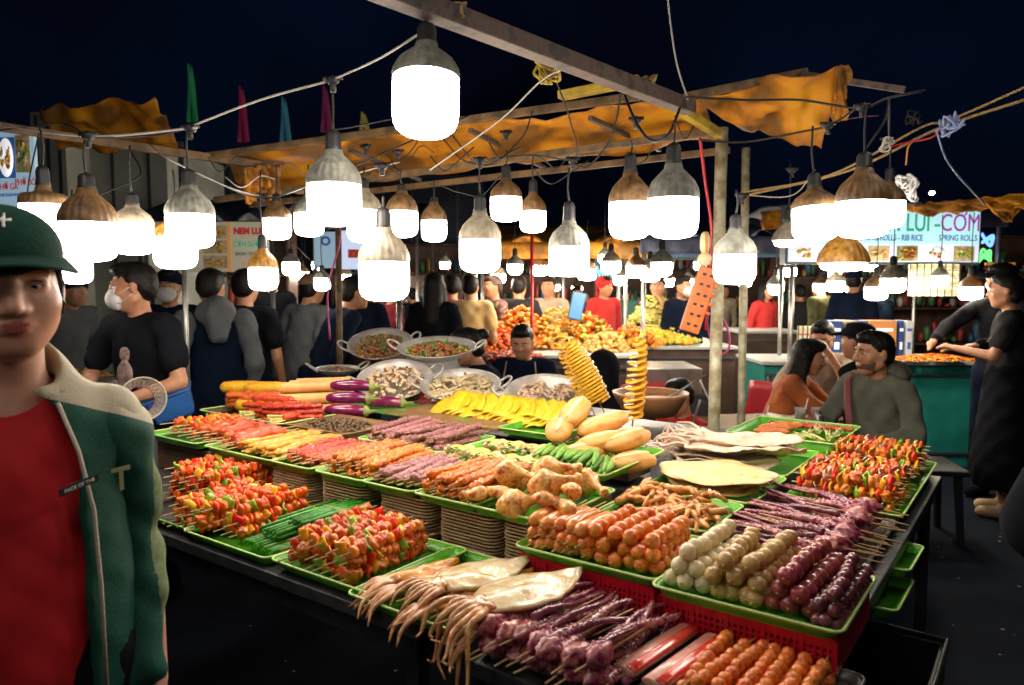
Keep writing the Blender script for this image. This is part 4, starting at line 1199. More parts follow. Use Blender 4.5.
def blobber(rx, ry, rz, amp=.3, sub=1):
    return lambda b, p, r2, mi: b.blob(p, (rx * r2.uniform(.7, 1.2), ry * r2.uniform(.7, 1.2), rz * r2.uniform(.7, 1.2)), sub, amp, 1.8, r2.randrange(50), mi=mi, rot=(r2.uniform(-.5, .5), r2.uniform(-.5, .5), r2.uniform(0, 6)))
def leafer(l, w):
    def f(b, p, r2, mi):
        a = r2.uniform(0, 6.28); t = r2.uniform(-.5, .7); q = Euler((t, r2.uniform(-.5, .5), a)).to_matrix()
        b.add([p + q @ Vector(c) for c in ((0, 0, 0), (w / 2, l * .4, .003), (0, l, 0), (-w / 2, l * .4, .003))], [(0, 1, 2, 3)], mi)
    return f
def sticker(l, r):
    def f(b, p, r2, mi):
        a = r2.uniform(0, 6.28); d = Vector((math.cos(a), math.sin(a), r2.uniform(-.2, .25))) * l / 2
        b.tube([p - d, p + Vector((0, 0, r2.uniform(0, r))), p + d], (r * .7, r, r * .7), 6, mi=mi)
    return f
heap('snails', -2.20, 1.90, ZC + .01, .165, .11, .025, 380, [(6, 'snail', blobber(.007, .009, .006)), (1, 'herb', leafer(.015, .006))], 'heap of tiny brown snails on the dark wooden tray', 'snails', seed=4)
tray(-1.75, 1.90, ZC, .38, .30, 'green edged tray of small grey purple octopus')
row('o', 8, -1.92, -1.58, 1.90, ZC + .022, 'grey octopus tray', 'small octopus skewers', rg, base='purple_meat', noun='small octopus skewer', layers=3, dz=.017, jitter=.01)
tray(-1.36, 1.84, ZC, .38, .34, 'green edged tray of folded herb omelettes')
for i, (u, v, wh) in enumerate(((-1.46, 1.78, 'front left'), (-1.33, 1.76, 'front middle'), (-1.22, 1.77, 'front right'), (-1.42, 1.92, 'back left'), (-1.27, 1.93, 'back right'))):
    t = empty('omelette', UV(u, v, ZC + .02), 0, 'folded yellow omelette stuffed with green herbs, %s of its tray' % wh, 'omelette', 'stuffed omelettes on one tray', rot=(0, 0, TH + rg.uniform(-.2, .2)))
    def f(a, c):
        x = (a - .5) * .13; w_ = c * PI * 1.1 - .2
        return (x, -.045 * math.cos(w_) + .01 * math.sin(a * 9), .024 * math.sin(w_) * (1 - .4 * abs(a - .5)) + .004 + .004 * math.sin(a * 14 + c * 5))
    b = MB(); b.sheet(f, 14, 8); b.build('wrapper', MATS['rice_paper'], t, solidify=.003)
    b = MB(); r2 = random.Random(i)
    for k in range(70):
        p = Vector((r2.uniform(-.06, .06), -.05 + r2.uniform(-.012, .016), r2.uniform(.003, .03)))
        (leafer(.020, .010) if k % 3 else blobber(.007, .007, .006))(b, p, r2, 0 if k % 3 else 1)
    b.build('filling', [MATS['herb'], MATS['crumb']], t)
# okra
tray(-1.13, 1.98, ZC + .005, .30, .40, 'green plastic tray of okra pods and herb bundles before the buns')
for i in range(33):
    l, k = divmod(i, 12); u = -1.255 + .022 * k + l * .01; v = 1.87 - .012 * (k % 2)
    b = MB(); path = bez([(0, -.075, 0), (.004, 0, .004), (0, .075, .0)], 8)
    b.tube(path, [.0035, .0065, .0085, .0100, .0105, .0100, .0095, .008, .005][:len(path)], 6)
    b.tube([(0, .072, 0), (0, .085, 0)], (.006, .003), 6, mi=1)
    t = b.build('okra', [MATS['okra'], MATS['calyx']], None, UV(u, v, ZC + .022 + .016 * l), (rg.uniform(-.08, .08), 0, TH + rg.uniform(-.15, .15) + .3)) if i == 0 else dup(OK0, UV(u, v, ZC + .022 + .016 * l), (rg.uniform(-.08, .08), 0, TH + rg.uniform(-.15, .15) + .3))
    if i == 0: OK0 = t
    tag(t, 'slender green okra pod lying in the bundle in front of the buns', 'okra', 'okra pods on the green tray')
heap('herbs', -1.16, 2.06, ZC + .02, .12, .07, .05, 260, [(3, 'herb', leafer(.035, .008)), (2, 'okra', sticker(.06, .003)), (1, 'enoki', sticker(.04, .002))], 'tangle of green stems and herbs behind the okra', 'herbs', seed=9)
# long buns
def bun(p, rz, rx, label, s=1.0):
    t = empty('bread_roll', p, 0, label, 'bread roll', 'split bread rolls heaped by the potato spirals', rot=(rx, .15, TH + rz))
    t.scale = (s, s, s)
    b = MB(); b.blob((0, 0, 0), (.040, .086, .028), 3, .10, 1.6, int(rz * 7) % 9, box=.12); b.build('crust', MATS['bread'], t)
    b = MB(); b.blob((0, 0, .020), (.010, .070, .0095), 2, .2, 3, 2); b.build('split', MATS['crumb'], t)
for a in ((560, 428, 1.10, .9, .2, 'left bread roll, cut open, leaning at the back of the heap'), (575, 412, 1.14, .7, .35, 'pale bread roll resting on top of the left ones'),
          (603, 424, 1.13, -.1, .3, 'golden middle bread roll standing under the vertical potato spiral'), (601, 442, 1.07, .1, .1, 'pale bread roll at the bottom of the heap'),
          (627, 440, 1.09, .2, .15, 'golden right bread roll on top by the plastic cup'), (632, 462, 1.04, .2, .0, 'bread roll lowest at the right beside the okra'), (585, 452, 1.03, .2, 0, 'bread roll half hidden under the heap')):
    bun(P(a[0], a[1], 2.42 - (a[1] - 412) * .004), a[3] - .5, a[4], a[5], 1.08)
b = MB(); b.box((0, 0, 0), (.30, .24, .10)); t = b.build('crate', MATS['box_brown'], None, G(600, 470, .95) + Vector((.05, .22, 0)), (0, 0, TH), bevel=.004); tag(t, 'small brown box under the heap of bread rolls', 'box')
# potato spirals on sticks
def spiral(base, top, r, turns, gap, label, seed=0, loose=0):
    base, top = Vector(base), Vector(top); d = top - base; L_ = d.length
    q = d.to_track_quat('Z', 'Y').to_matrix().to_4x4(); t = empty('potato_spiral', base, 0, label, 'potato spiral', 'spiral cut potatoes on sticks')
    t.rotation_euler = q.to_euler()
    b = MB(); n = turns * 14
    vs = []; 
    for i in range(n + 1):
        f = i / n; a = 2 * PI * f * turns; z = .10 * L_ + .88 * L_ * f
        rr = r * (.55 + .45 * math.sin(PI * min(1, .12 + f * .95)) ** .4) * (1 - .18 * f) * (1 + .06 * math.sin(a * .37 + seed))
        til = .25 * rr
        for (q_, dz) in ((.12, .0), (1, .0), (1, -gap), (.12, -gap)):
            vs.append(Vector((q_ * rr * math.cos(a), q_ * rr * math.sin(a), z + dz + q_ * til * math.cos(a + seed) + loose * q_ * .004 * math.sin(a * 2.3 + seed))))
    fs = []
    for i in range(n):
        for k in range(4):
            fs.append((i * 4 + k, i * 4 + (k + 1) % 4, i * 4 + 4 + (k + 1) % 4, i * 4 + 4 + k))
    fs += [(3, 2, 1, 0), tuple(n * 4 + k for k in range(4))]
    b.add(vs, fs, 0, False); b.build('potato', MATS['potato'], t)
    b = MB(); b.tube([(0, 0, -.06), (0, 0, L_ * 1.02)], .0022, 6); b.build('stick', MATS['stick'], t)
spiral(P(602, 408, 2.75), P(569, 340, 2.72), .052, 19, .009, 'thick tightly cut potato spiral leaning left above the bread rolls')
spiral(P(590, 405, 2.9), P(553, 325, 2.92), .040, 15, .005, 'loose potato spiral leaning left behind the thick one', 2, 1)
spiral(P(584, 400, 3.05), P(560, 345, 3.1), .030, 11, .005, 'short potato spiral mostly hidden behind the leaning ones', 4, 1)
spiral(P(632, 428, 2.62), P(641, 330, 2.62), .040, 14, .006, 'upright potato spiral standing alone on a dark stick', 1, .6)
# plastic cup with straw beside the buns
def cup(p, r, h, label, straw='pink', fill=None, tilt=.1):
    t = empty('plastic_cup', p, 0, label, 'cup')
    b = MB(); b.lathe([(r * .72, 0), (r * .78, h * .3), (r, h), (r * 1.06, h), (r * 1.06, h * .97), (r * .97, h * .97), (r * .74, .004), (0, .004)], 28)
    b.build('cup_wall', MATS['clear'], t)
    if fill:
        b = MB(); b.lathe([(0, .006), (r * .70, .006), (r * .9, h * .72), (0, h * .72)], 20); b.build('drink', MATS[fill], t)
    if straw:
        b = MB(); b.tube([(r * .2, 0, .01), (r * .3 + tilt * .1, -.01, h * 1.55)], .0042, 8); b.build('straw', MATS[straw], t)
    return t
M('clear', (.80, .84, .86), rough=.12, alpha=.38)
M('pink', (.70, .30, .25), rough=.4); M('straw_white', (.75, .75, .75), rough=.4); M('purple_straw', (.35, .05, .35), rough=.4)
M('red_drink', (.50, .02, .03), rough=.2); M('coffee', (.30, .15, .06), rough=.3); M('cream_drink', (.6, .5, .35), rough=.3)
p0 = G(660, 478, ZT + .01); cup(p0, .045, .115, 'clear plastic cup with a pink straw beside the bread rolls', 'pink', None)
b = MB(); r2 = random.Random(5)
for k in range(14): b.blob((r2.uniform(-.02, .02), r2.uniform(-.02, .02), .012 + r2.random() * .03), (.016, .014, .012), 1, .3, 2, k)
t = b.build('crumpled_tissue', MATS['white_cloth'], None, p0 + Vector((0, 0, .006))); tag(t, 'crumpled white tissue inside the clear plastic cup', 'tissue')
# C1: red roll skewers, corn, bamboo, eggplants
tray(-2.66, 1.97, ZC, .56, .42, 'large dark tray with red rolls at the back left', ('tray_dark', 'tray_rim'))
row('r', 5, -2.88, -2.60, 1.93, ZC + .022, 'stack left of the corn', 'red rolled meat at the back left', rg, base='pink_meat', noun='red roll', layers=3, dz=.026, rot=-1.2, jitter=.008, stick=.7)
row('r', 5, -2.62, -2.44, 1.88, ZC + .02, 'stack below the corn', 'red rolled meat at the back left', rg, base='red_meat', noun='dark red roll', layers=3, dz=.022, rot=-1.1, jitter=.008, stick=.7)
for i, (x, y) in enumerate(((262, 413), (278, 408), (290, 417), (300, 411))):
    p = G(x, y, ZC + .03); t = empty('enoki_roll', p, 0, ('leftmost', 'second from the left', 'rightmost front', 'rightmost rear')[i] + ' of the enoki mushroom bundles wrapped in pink meat', 'enoki roll', 'enoki rolls wrapped in meat', rot=(0, .1, TH + 1.3 + rg.uniform(-.2, .2) + PI / 2))
    b = MB(); r2 = random.Random(i)
    for k in range(26):
        x0, z0 = r2.uniform(-.016, .016), r2.uniform(-.010, .012)
        b.tube([(x0 * .6, .0, z0 * .6), (x0 * 1.5, .085, z0 * 1.5)], .0018, 5); b.blob((x0 * 1.5, .086, z0 * 1.5), (.004, .004, .004), 1, 0)
    b.build('mushrooms', MATS['enoki'], t)
    b = MB(); b.tube([(0, -.05, 0), (0, -.045, 0), (0, .03, 0), (0, .035, 0)], (.012, .019, .020, .012), 12, jit=.08, seed=i); b.build('meat_wrap', MATS['pink_meat'], t)
for i, (x, y, rz) in enumerate(((252, 392, .0), (262, 398, .05), (270, 386, .0), (283, 400, .1), (246, 384, 0))):
    p = G(x - 3, 402 + (y - 392) * .5, ZC + .04) + Vector((0, 0, .05 if y < 390 else 0)); b = MB()
    b.tube([(-.10, 0, 0), (-.085, 0, 0), (-.03, 0, 0), (.06, 0, 0), (.10, 0, 0)], (.014, .026, .031, .030, .020), 18)
    t = b.build('corn_cob', MATS['corn'], None, p, (0, 0, rz)); tag(t, ('front left cob lying', 'middle cob lying', 'top right cob resting', 'front right cob lying', 'top left cob resting')[i] + ' in the pile of bright yellow corn', 'corn', 'corn cobs piled at the back left')
k = 0
for l, (n, z) in enumerate(((5, 0), (4, 1), (3, 2))):
    for i in range(n):
        if (l == 0 and i > 3): continue
        p = G(291 + (i - n / 2) * 3, 410, ZC + .02) + Vector((0, .065 * i - .05 + .03 * l, .048 * z))
        t = empty('bamboo_tube', p, 0, '%s bamboo rice tube from the front in the %s layer' % (ORD[i], ('lowest', 'middle', 'top')[l]), 'bamboo tube', 'bamboo rice tubes stacked by the eggplants', rot=(0, 0, rg.uniform(-.02, .02) + .30))
        b = MB(); b.tube([(-.02, 0, 0), (.215, 0, 0)], .024, 18, cap=False); b.tube([(-.019, 0, 0), (.214, 0, 0)], .0205, 18, cap=False); b.build('tube_wall', MATS['bamboo'], t)
        b = MB(); b.tube([(-.015, 0, 0), (.21, 0, 0)], .0212, 14); b.build('filling', MATS['bamboo_end_p' if (k % 3) else 'bamboo_end_y'], t)
        k += 1
for i in range(8):
    p = G(300 + rg.uniform(-10, -4), 404, ZC + .03) + Vector((-.07 + .012 * (i % 3), .05 * (i % 4) - .03, .045 * (i // 4)))
    b = MB(); b.tube([(-.03, 0, 0), (.06, 0, 0)], .019, 14); b.tube([(-.032, 0, 0), (-.028, 0, 0)], .014, 12, mi=1)
    t = b.build('rice_roll', [MATS['bamboo_end_y' if i % 2 else 'bamboo_end_p'], MATS['bamboo_end_p' if i % 2 else 'bamboo_end_y']], None, p, (0, 0, .1))
    tag(t, 'short purple and yellow rice roll end between corn and bamboo tubes', 'rice roll', 'rice roll ends between corn and bamboo')
for i, (x, y, z, nm) in enumerate(((350, 411, .03, 'front lowest'), (352, 410, .078, 'middle'), (356, 409, .126, 'topmost'), (388, 403, .03, 'rear'))):
    p = G(x, y, ZC + .035) + Vector((0, 0, z - .03)); t = empty('eggplant', p, 0, '%s of the glossy purple eggplants' % nm, 'eggplant', 'purple eggplants beside the bamboo tubes', rot=(0, .03, .0 + rg.uniform(-.05, .05))); t.scale = (.82, .82, .82)
    b = MB(); path = bez([(-.13, 0, 0), (-.06, 0, .004), (.02, 0, .006), (.09, 0, 0)], 15); n = len(path)
    b.tube(path, [.030 * (math.sin(PI * (.06 + .80 * (j / (n - 1)) ** .8)) ** .45) for j in range(n)], 18); b.build('fruit', MATS['eggplant'], t)
    b = MB(); b.tube([(.075, 0, 0), (.09, 0, 0), (.10, 0, 0), (.14, .005, .006)], (.031, .027, .012, .006), 10, jit=.2, seed=i); b.build('calyx', MATS['calyx'], t)
# banana leaf under pans and eggplants
b = MB(); b.sheet(lambda a, c: ((a - .5) * .95, (c - .5) * .28, .006 * math.sin(a * 17) * math.sin(c * 5)), 40, 8)
t = b.build('banana_leaf', MATS['leaf'], None, UV(-2.22, 2.34, ZC + .012), (0, 0, TH)); tag(t, 'long strip of green leaf under the eggplants and yellow slices', 'leaf')
# C6: yellow pineapple slices on a brown board
b = MB(); b.box((0, 0, 0), (.62, .34, .014)); t = b.build('board', MATS['tray_brown'], None, UV(-1.98, 2.38, ZC + .01), (0, 0, TH), bevel=.003); tag(t, 'flat brown board under the yellow pineapple slices', 'board')
tray(-1.52, 2.36, ZC + .004, .26, .36, 'empty bright green tray beside the yellow slices')
for i in range(13):
    u = -2.04 + i * .042; b = MB()
    def f(a, c):
        x = (a - .5) * .19; z = (c) * .16 * (math.sin(PI * (.06 + .88 * a)) ** .8)
        return (x, z * .80 + .008 * math.sin(a * 9 + i), z * .42 + .01 + .006 * math.sin(a * 15 + i) + .05 * (a - .5))
    b.sheet(f, 10, 8)
    t = b.build('pineapple_slice', MATS['pineapple'], None, UV(u, 2.34 + (i % 2) * .01, ZC + .018), (0, 0, TH + .25 + .12 * math.sin(i * 2.0)), solidify=.006)
    tag(t, '%s yellow pineapple slice from the left, fanned out in a row' % ORD[i], 'pineapple slice', 'row of fanned pineapple slices')
# napkins
for (x, y, z, w, l, h, nm) in ((525, 402, 1.02, .26, .26, .05, 'flat pile of white paper sheets under the right pan'), (448, 384, 1.05, .30, .34, .03, 'pile of white paper under the middle pan'), (600, 422, .98, .18, .16, .05, 'white paper pile behind the bread rolls')):
    b = MB(); r2 = random.Random(int(x))
    for k in range(7): b.box((r2.uniform(-.008, .008), r2.uniform(-.008, .008), k * h / 7), (w, l, h / 7 * .6), rot=(r2.uniform(-.02, .02), r2.uniform(-.03, .03), r2.uniform(-.12, .12)))
    t = b.build('paper_pile', MATS['white_cloth'], None, G(x, y, z), (0, 0, TH)); tag(t, nm, 'paper')
# ---- pans ---------------------------------------------------------------------
def pan(px, py, z, r, rz, food, label, fl, tilt=(-.0, 0)):
    c = G(px, py, z); t = empty('frying_pan', c, 0, label, 'pan', 'steel two-handled pans of seafood', rot=(tilt[0], tilt[1], rz))
    b = MB(); prof = []
    for k in range(10):
        a = k / 9 * 1.08; prof.append((r * math.sin(a) / math.sin(1.08), r * .98 * (1 - math.cos(a)) / math.sin(1.08) * .62))
    top = prof[-1][1]
    prof += [(r * 1.03, top), (r * 1.03, top - .003)]
    prof += [(p[0] - .002, p[1] + .003) for p in reversed(prof[1:9])]
    b.lathe([(0.001, 0)] + prof[1:10] + [(r * 1.035, top + .001), (r * 1.0, top + .003)] + [(max(.001, p[0] - .004), p[1] + .0035) for p in reversed(prof[0:9])], 48)
    b.build('bowl', MATS['pan'], t)
    for sg in (-1, 1):
        b = MB(); b.tube(bez([(sg * r * .96, -.045, top - .008), (sg * (r + .035), -.046, top + .020), (sg * (r + .055), 0, top + .032), (sg * (r + .035), .046, top + .020), (sg * r * .96, .045, top - .008)], 20), .0058, 8)
        b.build('handle', MATS['pan'], t)
    r2 = random.Random(int(px)); b = MB()
    for k in range(fl[0]):
        a = r2.uniform(0, 2 * PI); q = math.sqrt(r2.random()) * .80
        x, y = q * r * math.cos(a), q * r * math.sin(a); zz = top * .55 + top * .75 * (1 - q) * r2.uniform(.5, 1)
        mk = r2.choices(range(len(food)), [m[0] for m in food])[0]; food[mk][2](b, Vector((x, y, zz)), r2, mk)
    s = b.build('seafood', [MATS[m[1]] for m in food], None, c, (tilt[0], tilt[1], rz)); tag(s, fl[1], 'seafood', None, 'stuff')
chil = [(9, 'snail', blobber(.010, .013, .009)), (1.5, 'chili', sticker(.030, .0045)), (1.3, 'herb', leafer(.03, .012)), (.3, 'lime', blobber(.010, .01, .008))]
pan(381, 353, 1.16, .185, .2, chil, 'pan of snails with red chili, at the back left of the pans', (420, 'spicy brown snails with red chili in the back left pan'), tilt=(.42, -.10))
pan(437, 360, 1.17, .20, -.05, [(8, 'snail', blobber(.010, .013, .009)), (1.2, 'chili', sticker(.035, .005)), (3, 'herb', leafer(.035, .014)), (.9, 'lime', blobber(.012, .012, .008))], 'back right pan, snails and lime slices, in front of the yellow shirt', (460, 'snails with green herbs and red chili in the back right pan'), tilt=(.20, 0))
pan(396, 390, 1.05, .18, .25, [(3, 'clam', blobber(.011, .013, .009)), (1.6, 'snail', blobber(.009, .009, .008))], 'shiny pan of pale shells behind the eggplants', (240, 'pale clam pieces in the pan behind the eggplants'), tilt=(.42, -.12))
pan(461, 397, 1.03, .185, -.05, [(4, 'razor', sticker(.085, .008)), (2, 'clam', sticker(.06, .006))], 'pan of long razor clams in the middle of the pans', (120, 'long brown razor clams heaped in the middle pan'), tilt=(.28, 0))
pan(546, 405, 1.04, .175, .1, [(3, 'clam', blobber(.014, .016, .007)), (2, 'razor', sticker(.045, .007))], 'rightmost pan, holding oysters, beside the potato spirals', (130, 'opened oysters and clams in the rightmost pan'), tilt=(.32, -.05))
pan(338, 376, 1.05, .12, .4, chil, 'small dark pan of mixed snails by the thin pole', (240, 'mixed snails with chili in the small left pan'), tilt=(.05, 0))
for i, (x, y, z, s, nm) in enumerate(((381, 358, 1.06, (.30, .28, .14), 'left'), (440, 362, 1.06, (.32, .30, .15), 'right'), (395, 396, .99, (.28, .24, .09), 'low'), (462, 404, .975, (.26, .24, .10), 'centre'), (545, 412, .96, (.26, .24, .11), 'end'))):
    if nm in ('left', 'right', 'end'):
        b = MB(); b.box((0, 0, 0), s); t = b.build('pan_stand', MATS['box_brown' if nm != 'right' else 'white_cloth'], None, G(x, y, z), (0, 0, TH), bevel=.006); tag(t, {'left': 'brown box under the back left pan', 'right': 'white box under the back right pan', 'end': 'brown box under the rightmost pan'}[nm], 'box')
    else:
        b = MB(); c_ = 26
        b.tube([(.11 * math.cos(2 * PI * k / c_), .11 * math.sin(2 * PI * k / c_), .004 * math.sin(k * 1.7)) for k in range(c_ + 1)], .018, 8, jit=.15, seed=i)
        t = b.build('cloth_ring', MATS['rope'], None, G(x, y, z + .02)); tag(t, 'twisted brown cloth ring holding up the %s' % ('pan of pale shells' if nm == 'low' else 'pan of razor clams'), 'cloth ring')
# wooden bowl with ladle
c = G(650, 414, .95); b = MB(); b.lathe([(0, 0), (.12, 0), (.175, .09), (.18, .105), (.168, .105), (.115, .012), (0, .012)], 36)
M('wood_bowl', (.42, .20, .08), (.30, .13, .05), scale=8, rough=.4, bump=.2)
t = b.build('bowl', MATS['wood_bowl'], None, c); tag(t, 'big round wooden bowl behind the upright potato spiral', 'bowl')
b = MB(); b.tube([(.0, 0, .05), (.10, 0, .10), (.24, .02, .17)], .006, 8); b.blob((0, 0, .04), (.035, .028, .012), 2, 0); t = b.build('ladle', MATS['steel'], None, c + Vector((.04, -.02, .01)), (0, 0, .2)); tag(t, 'metal ladle resting in the wooden bowl', 'ladle')
b = MB(); b.lathe([(0, .06), (.13, .06), (.15, .075), (0, .078)], 24); t = b.build('batter', MATS['bread'], None, c); tag(t, 'pale brown batter filling the wooden bowl', 'batter')
# ---- right column, inner strip: feet, crepes, dried squid, green tray ------------
ZD = .935
tray(-.80, 1.83, ZD, .30, .27, 'green tray of braised chicken feet')
for i in range(34):
    r2 = random.Random(i + 50); u, v = -.80 + r2.uniform(-.125, .125), 1.83 + r2.uniform(-.10, .10); l = i // 16
    p = UV(u, v, ZD + .014 + .018 * l + r2.uniform(0, .008)); me = SH['foot0']
    t = link('chicken_claw', me); t.location = p; t.rotation_euler = (r2.uniform(-.4, .4), r2.uniform(-.5, .5), r2.uniform(0, 6.28)); t.scale = (1.3,) * 3
    tag(t, 'glazed orange brown chicken foot in the heap on the green tray', 'chicken foot', 'chicken feet heaped on one tray')
tray(-.80, 2.16, ZD, .32, .34, 'green tray under the flat pale crepes')
for i in range(7):
    r2 = random.Random(i + 80); b = MB(); n = 36
    def f(a, c):
        w_ = 2 * PI * a; rr = .172 * c * (1 + .05 * math.sin(3 * w_ + i) + .03 * math.sin(7 * w_ + i * 2))
        return (rr * math.cos(w_), rr * .78 * math.sin(w_), .0022 * mnoise.noise(Vector((rr * math.cos(w_) * 30, rr * math.sin(w_) * 30, i))) + .003 * c * math.sin(5 * w_ + i))
    b.sheet(f, n, 7)
    t = b.build('crepe', MATS['crepe'], None, UV(-.80 + r2.uniform(-.02, .02), 2.16 + r2.uniform(-.04, .04), ZD + .020 + .007 * i), (r2.uniform(-.02, .02), r2.uniform(-.02, .02), TH + r2.uniform(0, 6)), solidify=.0025)
    tag(t, '%s flat pale crepe from the bottom of the pile behind the chicken feet' % ORD[i], 'crepe', 'crepes piled on a green tray')
tray(-.84, 2.56, ZD, .38, .42, 'green tray under the flattened dried squid at the back')
for i in range(6):
    r2 = random.Random(i + 90); t = empty('dried_squid', UV(-.86 + r2.uniform(-.03, .05), 2.52 + r2.uniform(-.10, .12), ZD + .02 + i * .012), 0, '%s flattened dried squid from the bottom of the pile beside the pole' % ORD[i], 'dried squid', 'flattened dried squid in a pile', rot=(0, r2.uniform(-.05, .05), TH - 1.25 + r2.uniform(-.12, .12)))
    b = MB()
    def f(a, c):
        y = -.16 + .34 * c; w_ = .095 * (math.sin(PI * min(1, .22 + c * .78)) ** .6) * (1 + .10 * mnoise.noise(Vector((c * 9, i * 3.1, 0))))
        x = (a - .5) * 2 * w_
        return (x, y, .010 * math.sin(a * 8 + i) * math.sin(c * 6) + .012 * abs(a - .5) * 2 + .016 * mnoise.noise(Vector((x * 26, y * 9, i))) + .005 * mnoise.noise(Vector((x * 70, y * 50, i))))
    b.sheet(f, 26, 30); b.build('body', MATS['dry_squid'], t, solidify=.003)
    b = MB()
    for k in range(8):
        x = (k - 3.5) * .017; pts = bez([(x * .6, -.15, .01), (x, -.19, .02 + r2.uniform(-.01, .02)), (x * 1.6 + r2.uniform(-.02, .02), -.23, .02 + r2.uniform(-.01, .03)), (x * 1.5 + r2.uniform(-.03, .03), -.25, .03)], 9)
        b.tube(pts, [.007 * (1 - .7 * j / (len(pts) - 1)) for j in range(len(pts))], 6, jit=.2, seed=k)
    b.build('arms', MATS['dry_squid'], t)
def deep_tray():
    c = G(794, 443, ZD); t = tray(*toUV(c)[:2], ZD + .01, .40, .42, 'bright green deep tray with cutlets and enoki at the back right', depth=.045, flare=.012)
    for i, (u, v, nm) in enumerate(((-.06, -.10, 'front'), (-.07, -.01, 'middle'), (-.05, .07, 'rear'))):
        p = c + E1 * u + E2 * v; q = link('cutlet', SH['cutlet']); q.location = (p.x, p.y, ZD + .055); q.rotation_euler = (0, .1, TH - 1.3 + i * .1)
        q.scale = (1.1, 1.1, 1.1); tag(q, '%s brown fried cutlet in the deep green tray' % nm, 'cutlet', 'fried cutlets in the deep green tray')
    for i in range(8):
        p = c + E1 * (.05 + .035 * (i % 4)) + E2 * (-.10 + .12 * (i // 4)); b = MB(); r2 = random.Random(i)
        for k in range(18): b.tube([(r2.uniform(-.008, .008), -.03, r2.uniform(-.006, .006)), (r2.uniform(-.016, .016), .07, r2.uniform(-.01, .01))], .0018, 5, mi=0 if k % 4 else 1)
        q = b.build('enoki_bundle', [MATS['enoki'], MATS['okra']], None, (p.x, p.y, ZD + .045 + .01 * (i % 2)), (0, 0, TH + rg.uniform(-.5, .2) + .5)); tag(q, 'enoki and scallion bundle lying in the deep green tray', 'enoki bundle', 'enoki bundles in the deep green tray')
    for i in range(4):
        p = c + E1 * (-.05 + .05 * i) + E2 * .14; q = link('dark_sausage', SH['red_meat1']); q.location = (p.x, p.y, ZD + .05); q.rotation_euler = (0, 0, TH - 1.5); q.scale = (1, .7, 1)
        tag(q, '%s dark sausage from the left at the back of the deep green tray' % ORD[i], 'sausage', 'dark sausages at the back of the deep tray')
deep_tray()
# ---- right column, outer strip: octopus and kebabs, sticks pointing right ------------
tray(-.47, 2.00, ZT + .01, .30, .50, 'dark wire bottomed tray under the right hand octopus skewers', ('tray_dark', 'tray_dark'), depth=.012)
row('o', 9, 1.76, 2.22, -.49, ZT + .045, 'right strip behind the ball basket', 'octopus skewers on the right strip', rg, along='u', base='octo', noun='octopus skewer', rot=PI - .15, layers=2, dz=.032, spos=-.055, stick=1.05, sc=1.3)
tray(-.47, 2.66, ZT + .01, .32, .78, 'long green tray under the bright pepper kebabs on the right')
row('k', 8, 2.32, 2.66, -.475, ZT + .035, 'right strip, nearer kebab heap', 'pepper kebabs on the right, nearer heap', rg, along='u', mix='veg', noun='bright pepper kebab', layers=3, dz=.030, np_=12, Ls=.235, stick=1.0, sc=1.15)
row('k', 7, 2.76, 3.04, -.475, ZT + .035, 'right strip, farther kebab heap', 'pepper kebabs on the right, farther heap', rg, along='u', mix='veg', noun='bright pepper kebab', layers=3, dz=.030, np_=12, Ls=.235, stick=1.0, sc=1.15)
for i, (x, y, z, w, l) in enumerate(((882, 560, .82, .16, .26), (868, 596, .79, .16, .26), (895, 505, .84, .12, .3))):
    c = G(x, y, z); tray(*toUV(c), z, w, l, ('green tray sticking out under the octopus on the right', 'lowest green tray sticking out by the black crate', 'green tray edge sticking out under the right kebabs')[i], tilt=-.05)
# ---- tables ------------------------------------------------------------------
def table(u0, u1, v0, v1, z, label, legs=True, th=.03, mat='table_top'):
    t = empty('table', UV((u0 + u1) / 2, (v0 + v1) / 2, 0), 0, label, 'table', rot=(0, 0, TH))
    w, l = u1 - u0, v1 - v0
    b = MB(); b.box((0, 0, z - th / 2), (w, l, th)); b.build('tabletop', MATS[mat], t, bevel=.003)
    b = MB()
    for sg in (-1, 1): b.box((0, sg * (l / 2 - .03), z - th - .025), (w - .04, .03, .044)); b.box((sg * (w / 2 - .03), 0, z - th - .025), (.03, l - .10, .044))
    b.build('frame', MATS['table_frame'], t)
    for sx in (-1, 1):
        for sy in (-1, 1):
            b = MB(); b.box((sx * (w / 2 - .045), sy * (l / 2 - .045), (z - th - .05) / 2), (.035, .035, z - th - .05)); b.build('leg', MATS['table_frame'], t)
    return t
table(-3.35, -.985, 1.04, 2.55, ZT - .003, 'long dark stall table carrying kebabs, corn and pans')
table(-.975, -.285, 1.34, 3.00, ZT - .003, 'dark stall table on the right carrying baskets and crepes')
table(-.86, -.235, 1.03, 1.33, ZF - .012, 'low dark shelf table at the front corner under the octopus skewers')
table(-2.2, -1.0, 2.56, 3.3, ZT + .02, 'back table under the pans and the wooden bowl')
# black crate under the right end
M('crate_black', (.012, .014, .018), rough=.4)
c = G(888, 668, .52); t = empty('crate', (c.x, c.y + .06, 0), 0, 'black plastic crate on the ground at the right end of the stall', 'crate', rot=(0, 0, TH))
b = MB()
for sx in (-1, 1): b.box((sx * .14, 0, .26), (.014, .40, .52)); b.box((0, sx * .20, .26), (.266, .014, .52))
b.box((0, 0, .02), (.266, .386, .02)); b.build('crate_wall', MATS['crate_black'], t, bevel=.003)
b = MB(); b.tube([(-.15, -.21, .525), (.15, -.21, .525), (.15, .21, .525), (-.15, .21, .525), (-.15, -.21, .525)], .010, 8); b.build('rim', MATS['crate_black'], t)
